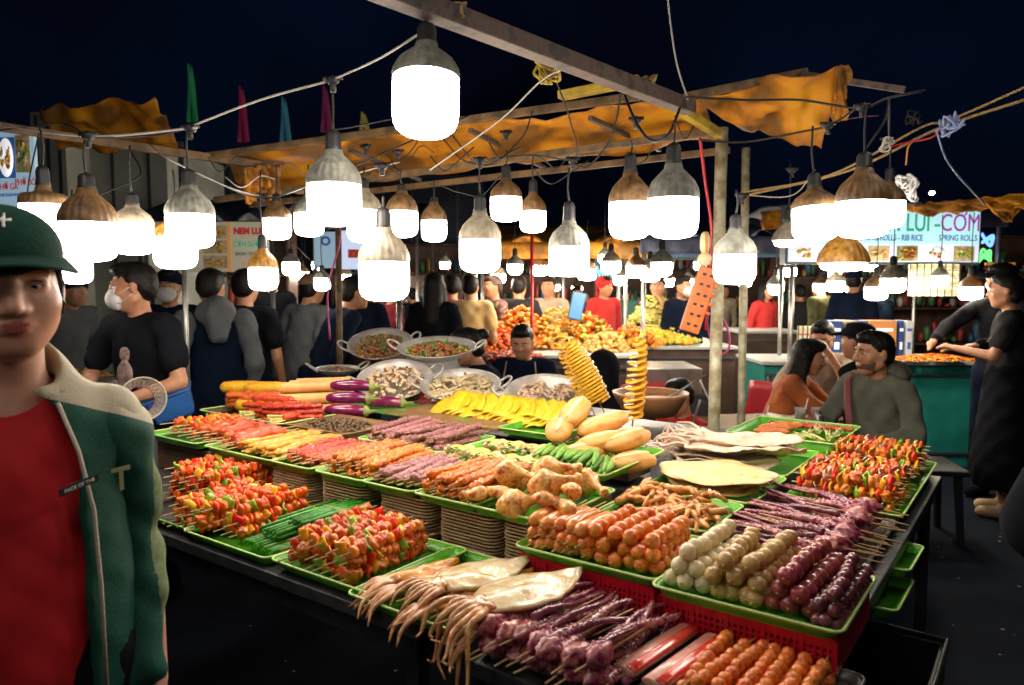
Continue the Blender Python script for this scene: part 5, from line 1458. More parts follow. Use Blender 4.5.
# ---------------------------------------------------------------- bulbs
BS = 15.0
M('glow', (.8, .8, .8), emit=(1.0, .88, .76), es=BS)
M('glow_far', (.8, .8, .8), emit=(1.0, .86, .68), es=42)
M('h_grey', (.26, .27, .23), (.08, .075, .055), scale=45, rough=.5, lo=.35, hi=.75, detail=8)
M('h_brown', (.20, .115, .045), (.06, .030, .012), scale=40, rough=.5, lo=.35, hi=.7, detail=8)
M('h_white', (.34, .30, .22), (.12, .085, .05), scale=45, rough=.5, lo=.4, hi=.8, detail=8)
M('h_gold', (.46, .24, .04), (.16, .07, .014), scale=50, rough=.4, detail=6)
_bm = {}
def bulb_mesh(D, hd, hh, hs, style, hm, glow='glow', n=36):
    key = (D, hd, hh, hs, style, hm, glow)
    if key in _bm: return _bm[key]
    r = D / 2
    b = MB()   # diffuser, top at z = 0
    if style == 'cone':
        prof = [(r * .90, 0), (r * .90, -hd * .4), (r * .80, -hd * .75), (r * .5, -hd * .95), (0.001, -hd)]
    else:
        prof = [(r * .985, 0), (r * 1.0, -hd * .12), (r, -hd * .62), (r * .965, -hd * .76), (r * .88, -hd * .87), (r * .70, -hd * .95), (r * .4, -hd * .99), (.001, -hd)]
    b.lathe(prof, n); dif = b.mesh('diffuser', MATS[glow])
    b = MB()
    ribs = 22
    def mod(i, w): return 1 + (.022 * math.cos(w * ribs) if 1 <= i <= 5 else 0)
    if style == 'cone': prof = [(r * 1.0, -.004), (r * 1.02, .004), (r * .92, hh * .30), (r * .66, hh * .62), (r * .38, hh * .82), (r * .27, hh), (r * .25, hh)]
    elif style == 'flat': prof = [(r * 1.01, -.003), (r * 1.02, .004), (r * 1.0, hh * .3), (r * .90, hh * .52), (r * .45, hh * .62), (r * .36, hh * .70), (r * .30, hh)]
    else: prof = [(r * 1.0, -.003), (r * 1.015, .004), (r * .97, hh * .25), (r * .82, hh * .5), (r * .55, hh * .72), (r * .37, hh * .85), (r * .33, hh), (r * .30, hh)]
    b.lathe(prof, 88 if n > 30 else 24, mod=mod if n > 30 else None); hou = b.mesh('housing', MATS[hm])
    b = MB(); s = max(.017, r * .29)
    b.lathe([(s, hh - .004), (s * 1.12, hh + hs * .1), (s * 1.0, hh + hs * .2), (s * 1.0, hh + hs * .7), (s * .8, hh + hs * .9), (s * .3, hh + hs), (.001, hh + hs)], 18); soc = b.mesh('socket', MATS['socket'])
    _bm[key] = (dif, hou, soc); return _bm[key]
def bulb(p, D, hd, hh, hs, style, hm, cord, label, tilt=(0, 0), glow='glow', group='bulbs hanging over the stall', n=36, name='hanging_bulb'):
    t = empty(name, p, 0, label, 'light bulb', group, rot=(tilt[0], tilt[1], rnd.uniform(0, 6)))
    d, h_, s_ = bulb_mesh(D, hd, hh, hs, style, hm, glow, n)
    inst(t, 'diffuser', d); inst(t, 'housing', h_); inst(t, 'socket', s_)
    if cord:
        b = MB(); b.tube(bez([(0, 0, hh + hs * .95), (.004, .003, hh + hs + cord * .5), (0, 0, hh + hs + cord)], 6), .0032, 6); b.build('cord', MATS['cord'], t)
    return t
# px of the centre, py of the diffuser's top, width in px, real width, diffuser/housing/socket height in widths, style, housing, py of cord top
BL = [
 (426, 78, 65, .15, .88, .52, .32, 'cyl', 'h_grey', 4, 'big grey bulb hanging highest and nearest, under the roof beam', (.05, .10)),
 (334, 184, 53, .14, .78, .62, .36, 'cyl', 'h_grey', 82, 'large grey bulb with a long dark socket, right of the pennants', (0, 0)),
 (88, 222, 53, .14, .74, .62, .28, 'cyl', 'h_brown', 140, 'wide bulb with a smooth brown top above the green cap', (0, 0)),
 (44, 204, 43, .12, .70, .42, .45, 'flat', 'h_brown', 130, 'leftmost bulb with a flat ribbed brown top by the food sign', (0, 0)),
 (133, 225, 38, .11, .78, .52, .30, 'cyl', 'h_white', 145, 'ribbed white topped bulb left of the grey green one', (0, 0)),
 (190, 214, 46, .13, .74, .60, .36, 'cyl', 'h_grey', 130, 'grey green topped bulb hanging in front of the grey wall', (0, 0)),
 (175, 237, 41, .13, .78, .5, .3, 'cyl', 'h_gold', 170, 'bulb with a patterned gold top half behind the grey green one', (0, 0)),
 (75, 259, 31, .12, .8, .5, .3, 'cyl', 'h_brown', 190, 'bulb half hidden behind the wide brown topped one', (0, 0)),
 (47, 266, 25, .12, .9, .5, .3, 'cyl', 'h_brown', 190, 'small distant bulb just above the green cap brim', (0, 0)),
 (263, 267, 28, .11, .84, .66, .5, 'cyl', 'h_gold', 170, 'small low bulb with a patterned gold top before the menu sign', (0, 0)),
 (277, 218, 27, .11, .8, .6, .3, 'cyl', 'h_brown', 165, 'small bulb hanging before the dark blue awning edge', (0, 0)),
 (309, 213, 29, .12, .8, .6, .3, 'cyl', 'h_grey', 165, 'small bulb half behind the large grey one', (0, 0)),
 (402, 211, 31, .12, .84, .64, .2, 'cyl', 'h_brown', 168, 'brown topped bulb under the tarp, left of the small pair', (0, 0)),
 (364, 210, 34, .12, .95, .62, .3, 'cyl', 'h_white', 168, 'white topped bulb between the large grey and the brown one', (0, 0)),
 (434, 220, 25, .11, .86, .7, .2, 'cyl', 'h_brown', 180, 'narrow bulb with a tall ribbed brown top', (0, 0)),
 (384, 261, 50, .14, .80, .66, .40, 'cyl', 'h_white', 196, 'large low bulb with a stained white top above the snail pans', (0, 0)),
 (480, 239, 41, .13, .82, .66, .40, 'cyl', 'h_white', 158, 'bulb with a cracked white top, centre left of the market', (0, 0)),
 (506, 197, 31, .12, .78, .58, .45, 'cyl', 'h_brown', 150, 'rusty brown topped bulb, left of two close together under the tarp', (0, 0)),
 (533, 211, 26, .11, .82, .70, .5, 'cyl', 'h_brown', 155, 'rusty brown topped bulb, right of two close together under the tarp', (0, 0)),
 (569, 246, 40, .13, .76, .62, .48, 'cyl', 'h_grey', 168, 'grey shouldered bulb in the centre above the potato spirals', (0, 0)),
 (630, 202, 41, .13, .90, .72, .45, 'cyl', 'h_brown', 140, 'brown topped bulb touching its grey neighbour near the pole', (0, 0)),
 (673, 198, 50, .14, .80, .66, .42, 'cyl', 'h_grey', 120, 'broad grey green topped bulb just left of the pole', (0, 0)),
 (735, 254, 41, .13, .74, .60, .36, 'cyl', 'h_grey', 190, 'ribbed grey bulb hanging between the two poles', (0, 0)),
 (815, 208, 44, .13, .74, .46, .34, 'cyl', 'h_brown', 124, 'tilted ribbed brown topped bulb, left of the right cluster', (0, .10)),
 (863, 201, 51, .14, .72, .62, .32, 'cyl', 'h_brown', 106, 'largest bulb of the right cluster with a smooth brown top', (0, 0)),
 (889, 201, 30, .12, .90, .6, .5, 'cyl', 'h_brown', 150, 'bulb half hidden at the right end of the right cluster', (0, 0)),
 (843, 262, 48, .17, .20, .62, .15, 'cone', 'h_gold', 222, 'golden funnel shaped lamp below the right cluster', (0, 0)),
 (788, 240, 30, .14, .24, .62, .45, 'cone', 'h_white', 160, 'pale funnel shaped lamp in front of the signboard edge', (0, 0)),
 (291, 262, 17, .11, .8, .5, .3, 'cyl', 'h_grey', 215, 'small far bulb under the menu sign beside the gold patterned one', (0, 0)),
 (322, 278, 16, .11, .8, .5, .3, 'cyl', 'h_grey', 235, 'small far bulb low beside the thin pole', (0, 0)),
]
for (px, py, w, D, hd, hh, hs, st, hm, top, lab, tl) in BL:
    Y = D * F_PX / w
    p = P(px, py, Y)
    zt = P(px, top, Y).z
    cord = max(.02, zt - (p.z + (hh + hs) * D))
    bulb(p, D, hd * D, hh * D, hs * D, st, hm, cord, lab, tl)
# ---------------------------------------------------------------- frame of the stall roof
def bar(name, a, b_, w, h, mat, label, cat='beam', round_=False):
    a, b_ = Vector(a), Vector(b_); d = b_ - a; L_ = d.length
    m = MB()
    if round_: m.tube([(0, 0, 0), (0, 0, L_)], w / 2, 14)
    else: m.box((0, 0, L_ / 2), (w, h, L_))
    o = m.build(name, MATS[mat], None, a, d.to_track_quat('Z', 'Y').to_euler(), bevel=0 if round_ else .003)
    return tag(o, label, cat)
nb = P(300, -42, 1.45); ne = P(690, 108, 2.62)
bar('roof_beam', nb, ne, .05, .045, 'beam', 'dark rusty steel beam running from the upper left to the near pole')
bar('roof_rail', P(-60, 118, 2.9), P(262, 165, 3.7), .03, .035, 'wood_rail', 'wooden rail across the upper left, above the leftmost bulbs')
bar('roof_rail', P(208, 156, 3.55), P(640, 96, 2.85), .028, .03, 'wood_rail', 'front rail of the tarp strip, upper')
bar('roof_rail', P(215, 200, 3.95), P(716, 131, 3.05), .028, .03, 'wood_rail', 'lower front rail below the tarp strip')
bar('roof_rail', P(250, 205, 4.3), P(730, 150, 3.4), .025, .03, 'wood_rail', 'rear rail behind the tarp strip')
bar('roof_rail', P(560, 96, 2.9), P(640, 80, 2.75), .05, .03, 'yellow_paint', 'short yellow painted piece at the top of the tarp strip')
bar('roof_rail', P(640, 84, 2.75), P(722, 136, 3.0), .035, .035, 'yellow_paint', 'yellow painted rail sloping down to the near pole')
bar('roof_rail', P(470, 130, 3.15), P(545, 168, 4.0), .02, .02, 'beam', 'thin cross strut over the tarp, middle')
bar('roof_rail', P(350, 150, 3.3), P(420, 180, 4.1), .02, .02, 'beam', 'thin cross strut over the tarp, left')
bar('roof_rail', P(590, 118, 3.0), P(660, 150, 3.7), .02, .02, 'beam', 'thin cross strut over the tarp, right')
bar('roof_rail', P(686, 97, 2.62), P(806, 72, 2.9), .026, .03, 'wood_rail', 'sloping rail on top of the right orange tarp')
bar('roof_rail', P(800, 74, 2.85), P(905, 90, 2.7), .022, .022, 'beam', 'thin dark rod sticking out right of the right orange tarp')
# poles
pb = P(712, 440, 3.0); pt = P(722, 128, 3.0)
bar('pole', (pb.x, 3.0, 0), (pt.x, 3.0, pt.z), .048, .048, 'pipe_pale', 'thick rust stained pale pole nearest the camera', 'pole', True)
pb = P(742, 436, 3.45); pt = P(746, 148, 3.45)
bar('pole', (pb.x, 3.45, 0), (pt.x, 3.45, pt.z), .036, .036, 'pipe_pale', 'thinner yellowish pole just right of the thick one', 'pole', True)
p1 = P(338, 348, 4.6); p2 = P(338, 195, 4.6)
bar('pole', (p1.x, 4.6, 0), (p2.x, 4.6, p2.z), .038, .038, 'wood_rail', 'brown wooden pole behind the eggplants', 'pole', True)
p1 = P(187, 380, 4.2); p2 = P(184, 250, 4.2)
bar('pole', (p1.x, 4.2, 0), (p2.x, 4.2, p2.z + .6), .03, .03, 'steel', 'grey steel pole beside the man with the mask', 'pole', True)
p1 = P(399, 340, 6); p2 = P(399, 250, 6)
bar('pole', (p1.x, 6, 0), (p2.x, 6, p2.z), .05, .05, 'steel', 'grey pole beyond the pans left of the long haired woman', 'pole', True)
M('red_pole', (.45, .015, .02), rough=.4)
p1 = P(532, 330, 6.6); p2 = P(532, 195, 6.6)
bar('pole', (p1.x, 6.6, 0), (p2.x, 6.6, p2.z), .03, .03, 'red_pole', 'thin red pole in the middle of the market', 'pole', True)
# tarps
def cloth(name, corners, label, mat='tarp', nu=40, nv=14, amp=.03, seed=0, sag=0, th=.004, freq=9, cat='tarp'):
    a, b_, c, d = [Vector(q) for q in corners]   # a-b top edge, d-c bottom edge
    nrm = (b_ - a).cross(d - a).normalized()
    def f(u, v):
        p = a.lerp(b_, u).lerp(d.lerp(c, u), v)
        w = amp * (mnoise.noise(Vector((u * freq, v * 3, seed))) + .5 * mnoise.noise(Vector((u * freq * 2.3, v * 7, seed + 3))))
        w += amp * .25 * math.sin(u * freq * 3 + seed) * v
        return p + nrm * w + Vector((0, 0, -sag * math.sin(PI * u) * v))
    m = MB(); m.sheet(f, nu, nv)
    o = m.build(name, MATS[mat], None, solidify=th)
    return tag(o, label, cat)
cloth('tarp', (P(225, 152, 3.7), P(700, 98, 2.95), P(722, 140, 3.4), P(240, 196, 4.25)), 'long orange tarp strip lying over the stall rails', amp=.05, seed=1)
cloth('tarp', (P(243, 168, 3.6), P(285, 163, 3.7), P(276, 196, 3.75), P(246, 204, 3.7)), 'bunched orange tarp end hanging at the left end of the strip', amp=.07, seed=2, nu=20)
cloth('tarp', (P(690, 98, 2.75), P(846, 66, 2.75), P(822, 150, 2.95), P(742, 128, 2.95)), 'orange tarp flap spread out right of the near pole', amp=.05, seed=4, nu=40, freq=3)
cloth('tarp', (P(836, 66, 2.72), P(849, 65, 2.74), P(846, 120, 2.85), P(832, 122, 2.85)), 'folded orange tarp end hanging at the right tip of the flap', amp=.04, seed=5, nu=8)
cloth('tarp', (P(40, 108, 5.2), P(155, 98, 5.0), P(182, 150, 5.4), P(58, 150, 5.6)), 'orange tarp canopy over the left stall', amp=.07, seed=6, nu=40, freq=4)
cloth('tarp', (P(892, 207, 5.9), P(1040, 192, 5.6), P(1030, 208, 5.6), P(925, 214, 5.9)), 'narrow orange awning edge above the right signboard', amp=.06, seed=8, nu=30)
cloth('tarp', (P(984, 203, 5.7), P(1024, 200, 5.7), P(1012, 222, 5.7), P(1004, 222, 5.7)), 'torn orange tarp corner drooping right of the signboard', amp=.03, seed=9, nu=12)
cloth('tarp', (P(760, 212, 6.2), P(815, 206, 6.2), P(812, 226, 6.2), P(762, 230, 6.2)), 'piece of orange tarp left of the signboard', amp=.05, seed=10, nu=16)
# cables
def cable(pts, label, r=.0035, mat='cord', n=None, cat='cable', name='cable', sag=0):
    q = [P(x, y, Y) for x, y, Y in pts]
    path = bez(q, max(12, 6 * len(q)))
    if sag: path = [p - Vector((0, 0, sag * math.sin(PI * i / (len(path) - 1)))) for i, p in enumerate(path)]
    m = MB(); m.tube(path, r, 6)
    return tag(m.build(name, MATS[mat], None), label, cat)
M('cord_pale', (.42, .40, .36), rough=.5); M('cord_red', (.45, .02, .03), rough=.4); M('cord_pink', (.40, .05, .16), rough=.4); M('cord_blue', (.35, .45, .75), rough=.4); M('cord_orange', (.58, .26, .05), rough=.5)
cable([(-20, 122, 2.6), (85, 136, 2.3), (190, 128, 2.1), (192, 126, 2.1), (260, 100, 2.05), (332, 80, 1.95)], 'cable running from the upper left past the pennants', .0035, 'cord_pale')
cable([(332, 80, 1.95), (380, 58, 1.85), (428, 28, 1.75)], 'pale cable joining the two large grey bulbs', .003, 'cord_pale')
cable([(0, 130, 2.6), (60, 124, 2.5), (88, 136, 2.4)], 'thin black cable at the upper left corner', .0025)
cable([(88, 138, 2.2), (150, 136, 2.3), (190, 128, 2.2)], 'black cable above the white topped bulb', .003)
cable([(150, 145, 2.9), (180, 165, 2.6), (262, 196, 3.0), (330, 180, 3.2), (400, 162, 3.3)], 'pale sagging cable beneath the left end of the tarp', .003, 'cord_pale')
cable([(430, 170, 2.8), (500, 120, 2.6), (548, 76, 2.4), (600, 62, 2.2)], 'taut grey cord rising right to the roof beam', .003, 'cord_pale')
cable([(333, 130, 2.6), (430, 118, 2.9), (480, 165, 2.9), (520, 140, 2.9), (533, 110, 2.9)], 'black cable looping above the small brown pair', .003)
cable([(345, 165, 3.3), (400, 160, 3.3), (430, 130, 3.2), (460, 158, 3.2), (480, 165, 3.2)], 'black cable over the brown topped bulb', .003)
cable([(480, 160, 3), (530, 155, 3), (575, 158, 2.9), (570, 120, 2.7), (556, 80, 2.5)], 'black cable dropping beside the centre bulb', .003)
cable([(575, 165, 2.7), (590, 165, 2.7), (612, 135, 2.65), (622, 88, 2.6)], 'black cable looping under the yellow painted rail', .0035)
cable([(622, 88, 2.55), (635, 120, 2.4), (650, 140, 2.3), (668, 135, 2.2), (680, 108, 2.4)], 'thick black cable bundle above the two touching bulbs', .0045)
cable([(686, 97, 2.5), (745, 100, 2.5), (800, 100, 2.5), (858, 108, 2.35), (888, 98, 2.4), (925, 90, 2.5)], 'black cable across the orange flap to the rod end', .004)
cable([(700, 140, 2.8), (745, 142, 2.8), (800, 132, 2.7), (830, 125, 2.6), (860, 106, 2.4)], 'black cable under the orange flap', .004)
cable([(688, 100, 2.55), (676, 60, 2.5), (668, 0, 2.45), (668, -30, 2.4)], 'grey cord dropping from above the near pole', .003, 'cord_pale')
cable([(740, 193, 3.3), (830, 175, 3.2), (920, 128, 3.1), (950, 120, 3.0), (1030, 85, 2.8)], 'upper orange rope from the poles to the upper right', .005, 'rope', cat='rope', name='rope')
cable([(748, 195, 3.3), (850, 170, 3.2), (940, 128, 3.05), (1030, 98, 2.85)], 'lower orange rope from the poles to the upper right', .006, 'rope', cat='rope', name='rope')
cable([(936, 130, 3.0), (950, 165, 3.2), (985, 205, 3.6)], 'pale blue cord dropping from the blue knot to the awning', .004, 'cord_blue')
cable([(880, 150, 3.1), (905, 143, 3.1), (930, 138, 3.05), (940, 130, 3.0)], 'red wire beside the knot on the right rope', .004, 'cord_red')
cable([(906, 165, 3.1), (908, 148, 3.1), (914, 140, 3.1)], 'orange string holding the plastic bag', .004, 'cord_orange')
cable([(700, 138, 2.95), (705, 180, 3.0), (712, 240, 3.02), (706, 330, 3.03)], 'red cable down the left side of the thick pole', .006, 'cord_red')
cable([(712, 300, 3.1), (728, 330, 3.1), (728, 350, 3.1), (715, 352, 3.1), (706, 320, 3.1)], 'pink cord loop below the orange power strip', .005, 'cord_pink')
cable([(735, 194, 3.1), (790, 196, 3.0), (815, 170, 2.8)], 'thin white cord from the pole to the tilted bulb', .0025, 'cord_pale')
cable([(865, 150, 2.4), (885, 120, 2.5), (889, 100, 2.6), (889, 150, 2.9)], 'tangled black cord above the right cluster', .004)
cable([(330, 340, 4.4), (328, 290, 4.4), (340, 240, 4.4), (338, 210, 4.4)], 'pink cord down the brown wooden pole', .006, 'cord_pink')
cable([(250, 200, 3.6), (300, 250, 4.2), (340, 290, 4.6)], 'thin black wire slanting toward the wooden pole', .003)
cable([(40, 128, 2.6), (30, 175, 2.5), (26, 205, 2.5)], 'black wire dropping before the far left food sign', .0025)
cable([(130, 150, 3.2), (140, 175, 3.0), (100, 195, 2.6)], 'black wire linking the left bulbs', .003)
cable([(700, 400, 3.6), (690, 440, 3.7), (705, 470, 3.8), (720, 430, 3.8), (700, 380, 3.8)], 'coiled grey cable hanging behind the thick pole', .006, 'cord_pale')
cable([(186, 168, 2.2), (262, 198, 3.0), (330, 176, 2.6), (470, 115, 2.9)], 'black cable crossing below the left pennants', .003)
# plug boxes where bulb cords tie to the cables
for i, (x, y, Y, nm) in enumerate(((88, 136, 2.0, 'above the wide brown topped bulb'), (190, 128, 2.1, 'above the grey green topped bulb'), (333, 80, 1.95, 'above the large grey bulb'), (366, 147, 3.2, 'above the white topped bulb'), (398, 152, 3.2, 'above the brown topped bulb'), (382, 166, 2.4, 'above the large low bulb'), (480, 160, 2.6, 'above the cracked white bulb'), (506, 133, 3.0, 'above the small brown pair'), (573, 160, 2.6, 'above the centre bulb'), (636, 120, 2.5, 'above the brown bulb near the pole'), (742, 196, 2.7, 'between the two poles'), (862, 107, 2.3, 'above the largest right bulb'), (828, 125, 2.5, 'above the tilted bulb'), (887, 140, 2.9, 'above the half hidden right bulb'), (792, 170, 3.2, 'above the pale funnel lamp'), (262, 196, 3.0, 'under the bunched tarp end'))):
    b = MB(); b.blob((0, 0, 0), (.016, .012, .012), 2, .3, 3, i, box=.5); b.tube([(0, 0, 0), (.0, 0, -.03)], .008, 8); b.tube([(-.025, 0, .004), (.025, 0, .006)], .006, 8)
    tag(b.build('cable_joint', MATS['cord'], None, P(x, y, Y)), 'black taped cable joint %s' % nm, 'cable joint')
# rope ties
def knot(px, py, Y, s, mat, label, n=7, seed=0, cat='knot'):
    r2 = random.Random(seed); m = MB(); c = P(px, py, Y)
    for k in range(n):
        pts = [Vector((r2.uniform(-s, s), r2.uniform(-s, s), r2.uniform(-s, s))) for _ in range(4)]
        pts.append(pts[0]); m.tube(bez(pts, 16), s * .11, 6)
    tag(m.build('rope_tie', MATS[mat], None, c), label, cat)
knot(548, 70, 2.45, .045, 'yellow_paint', 'yellow rope tied to the cable below the roof beam', seed=1)
knot(648, 84, 2.40, .03, 'rope', 'pale rope tie on the roof beam near the yellow rail', seed=2)
knot(458, 12, 1.75, .02, 'rope', 'small rope tie on the roof beam above the biggest bulb', seed=3)
knot(950, 124, 3.0, .045, 'cord_blue', 'blue string knot on the right ropes', seed=4)
knot(914, 118, 3.1, .03, 'cord', 'black wire coil on the right ropes', seed=5, n=3)
knot(905, 268 - 80, 3.1, .05, 'white_cloth', 'crumpled white plastic bag hanging on the right rope', seed=6, n=14, cat='plastic bag')
knot(888, 145, 2.7, .025, 'cord_pale', 'pale wire clamp above the half hidden right bulb', seed=7)
# things hanging on the thick pole
t = empty('power_strip', P(699, 300, 2.88), 0, 'orange power strip hanging on the thick pole', 'power strip', rot=(0, R(17), 0))
M('strip_orange', (.62, .17, .04), (.50, .12, .03), scale=30, rough=.45)
b = MB(); b.box((0, 0, 0), (.075, .03, .26)); b.build('case', MATS['strip_orange'], t, bevel=.006)
b = MB()
for k in range(6):
    for sx in (-1, 1): b.box((sx * .014, -.016, -.10 + k * .04), (.014, .003, .010))
b.build('socket_hole', MATS['table_frame'], t)
b = MB()
for k in range(4): b.box((.045, 0, -.04 + k * .035), (.02, .022, .012))
b.build('plug', MATS['strip_orange'], t, bevel=.003)
t = empty('plug', P(705, 248, 2.9), 0, 'pale plug hanging upside down above the orange power strip', 'plug')
b = MB(); b.blob((0, 0, .02), (.020, .012, .045), 3, .1, 2, 1, box=.3); b.blob((0, 0, -.045), (.028, .012, .028), 2, .1, 2, 2, box=.3); b.build('plug_body', MATS['ball_white'], t)
b = MB(); b.tube([(0, -.012, .06), (.004, -.014, -.02)], .005, 6); b.build('pin', MATS['cord_orange'], t)

# bulbs added out of view to light the front trays and the woman's face
for i, (x, y, z, nm) in enumerate(((-1.15, 1.35, 2.32, 'above the woman in the green cap'), (-.55, 1.05, 2.22, 'above the front kebab tray'), (.62, .95, 2.25, 'above the orange ball skewers'), (1.15, 1.55, 2.42, 'above the right ball basket'), (1.6, 2.3, 2.75, 'above the bright pepper kebabs'), (-.35, .25, 2.35, 'nearest the camera'), (-1.15, .25, 2.1, 'left of the camera'), (-.9, -1.3, 1.95, 'behind the camera, left'), (.3, -1.5, 2.0, 'behind the camera, right'))):
    bulb(Vector((x, y, z)), .14, .11, .085, .045, 'cyl', ('h_grey', 'h_brown', 'h_white')[i % 3], .4, 'added fill bulb outside the picture, ' + nm)

r3 = random.Random(21)
spots = [(250, 175), (300, 160), (352, 168), (410, 150), (452, 158), (505, 140), (548, 150), (600, 130), (640, 150), (690, 118), (560, 172), (470, 178), (120, 140), (225, 160), (800, 108), (850, 112)]
names = ['over the bunched tarp', 'left of the large grey bulb', 'right of the large grey bulb', 'over the brown topped bulb', 'over the narrow bulb', 'over the small brown pair', 'left of the centre bulb', 'right of the centre bulb', 'over the touching bulbs', 'by the near pole top', 'under the rear rail', 'under the lower rail', 'over the left bulbs', 'at the rail corner', 'on the orange flap', 'over the right cluster']
for (x, y), nm in zip(spots, names):
    Y = r3.uniform(2.7, 3.7); L_ = r3.uniform(25, 60)
    cable([(x - L_ / 2, y + r3.uniform(-8, 8), Y), (x - L_ / 6, y + r3.uniform(4, 22), Y), (x + L_ / 5, y + r3.uniform(-4, 20), Y + .1), (x + L_ / 2, y + r3.uniform(-12, 8), Y + .1)], 'tangled thin wire ' + nm, r3.uniform(.0018, .003), r3.choice(('cord', 'cord', 'cord', 'cord_pink', 'cord_pale')))
# ---------------------------------------------------------------- ground and far setting
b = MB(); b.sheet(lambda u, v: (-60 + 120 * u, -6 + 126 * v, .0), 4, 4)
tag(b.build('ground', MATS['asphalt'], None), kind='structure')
M('litter', (.35, .33, .28), rough=.8)
b = MB(); r2 = random.Random(3)
for k in range(420):
    x, y = r2.uniform(-1.5, 4.5), r2.uniform(.9, 7.5); s = r2.uniform(.003, .013); a = r2.uniform(0, 6)
    b.add([(x + s * math.cos(a + q), y + s * math.sin(a + q), .006) for q in (0, 1.4, 3.3, 4.6)], [(0, 1, 2, 3)], 0, False)
tag(b.build('litter', MATS['litter'], None), 'small scraps of litter scattered on the dark asphalt', 'litter', None, 'stuff')
# ---------------------------------------------------------------- signs
M('sign_frame', (.08, .09, .10), rough=.4, metal=.5)
M('sign_cyan', (.30, .55, .62), rough=.3, emit=(.42, .75, .82), es=.42)
M('sign_lilac', (.5, .55, .72), rough=.3, emit=(.50, .60, .82), es=.42)
M('sign_pale', (.62, .60, .46), rough=.4, emit=(.6, .56, .4), es=.06)
M('sign_blue', (.35, .50, .62), rough=.4, emit=(.25, .42, .55), es=.25)
for nm, c_, e_ in (('ink_green', (.02, .36, .20), .25), ('ink_purple', (.35, .02, .35), .25), ('ink_blue', (.02, .10, .35), .12), ('ink_red', (.50, .03, .03), .1), ('ink_grey', (.12, .12, .13), .0), ('ink_orange', (.7, .28, .05), .15), ('ink_white', (.8, .8, .8), .4)):
    M(nm, c_, rough=.5, emit=c_, es=e_)
for nm, a, b_, c3 in (('pic_y', (.68, .40, .04), (.30, .14, .02), (.62, .55, .35)), ('pic_r', (.45, .06, .05), (.62, .50, .36), (.16, .28, .05)), ('pic_w', (.65, .60, .52), (.36, .14, .07), (.30, .34, .12)), ('pic_g', (.16, .40, .12), (.62, .62, .50), (.45, .30, .16))):
    M(nm, a, b_, scale=26, rough=.4, c3=c3, lo=.3, hi=.7)
for nm, c_ in (('print_yellow', (.75, .50, .03)), ('print_orange', (.68, .22, .02)), ('print_red', (.50, .03, .03)), ('print_green', (.10, .30, .04)), ('print_cream', (.68, .58, .42)), ('print_brown', (.25, .09, .03))): M(nm, c_, rough=.5)
PICI = dict(pic_y=(0, 0, 1, 1, 4), pic_r=(2, 2, 3, 0, 5), pic_w=(4, 5, 2, 3, 4), pic_g=(3, 3, 4, 0))
def panel(parent, c, w, h, mat, y=0, name='panel', th=.004):
    b = MB(); b.box((c[0], y, c[1]), (w, th, h)); return b.build(name, MATS[mat], parent)
def picture(parent, c, w, h, mat, y, plate=None, seed=0):
    m = MB()
    if plate: m.tube([(c[0], y, c[1]), (c[0], y - .003, c[1])], 1, 24, mi=0, up=(1, 0, 0)); m.v = [(c[0] + (v[0] - c[0]) * w / 2, v[1], c[1] + (v[2] - c[1]) * h / 2) for v in m.v]
    else: m.box((c[0], y - .0015, c[1]), (w, .003, h))
    o = m.build('picture', MATS[plate or mat], parent)
    m = MB(); r2 = random.Random(seed)
    for k in range(22): m.blob((c[0] + r2.uniform(-.3, .3) * w, y - .004 - .0004 * k, c[1] + r2.uniform(-.27, .27) * h), (w * r2.uniform(.05, .14), .002, h * r2.uniform(.05, .13)), 1, .4, 2, k, mi=r2.choice(PICI[mat]))
    m.build('food_print', [MATS[q] for q in ('print_yellow', 'print_orange', 'print_red', 'print_green', 'print_cream', 'print_brown')], parent)
# right signboard
Ys = 6.0; a = P(785, 262, Ys); c = P(985, 208, Ys); W_ = c.x - a.x; H_ = c.z - a.z
t = empty('signboard', ((a.x + c.x) / 2, Ys, (a.z + c.z) / 2), 0, 'long backlit cyan signboard over the right stall', 'signboard', rot=(0, 0, R(4)))
b = MB(); b.box((0, .06, 0), (W_ + .04, .10, H_ + .04)); b.build('box_frame', MATS['sign_frame'], t, bevel=.004)
panel(t, (0, H_ * .17), W_, H_ * .66, 'sign_cyan', -.002, 'panel'); panel(t, (0, -H_ * .33), W_, H_ * .34, 'sign_lilac', -.002, 'picture_strip')
text(t, 'NEM LUI', H_ * .46, (W_ * .235, -.008, H_ * .08), MATS['ink_green'], sx=.72, bold=.002, align='RIGHT')
text(t, '-', H_ * .46, (W_ * .272, -.008, H_ * .08), MATS['ink_green'])
text(t, 'COM', H_ * .46, (W_ * .395, -.008, H_ * .08), MATS['ink_purple'], sx=.74); hn = MB(); xo = W_ * .395 - .012; hn.tube(bez([(xo + .042, -.008, H_ * .375), (xo + .058, -.008, H_ * .40), (xo + .057, -.008, H_ * .45)], 6), .006, 8); hn.build('letter_horn', MATS['ink_purple'], t)
text(t, 'FRIED SPRING ROLLS - RIB RICE', H_ * .155, (-.02, -.008, -H_ * .10), MATS['ink_blue'], bold=.0008, sx=.72)
text(t, 'SPRING ROLLS', H_ * .155, (W_ * .385, -.008, -H_ * .10), MATS['ink_blue'], bold=.0005, sx=.75)
for i, (f, m_) in enumerate(((-.42, 'pic_y'), (-.20, 'pic_w'), (-.03, 'pic_y'), (.12, 'pic_r'), (.27, 'pic_w'), (.42, 'pic_g'))): picture(t, (W_ * f, -H_ * .34), W_ * .11, H_ * .28, m_, -.005, 'ink_white' if i in (0, 4) else None, i)
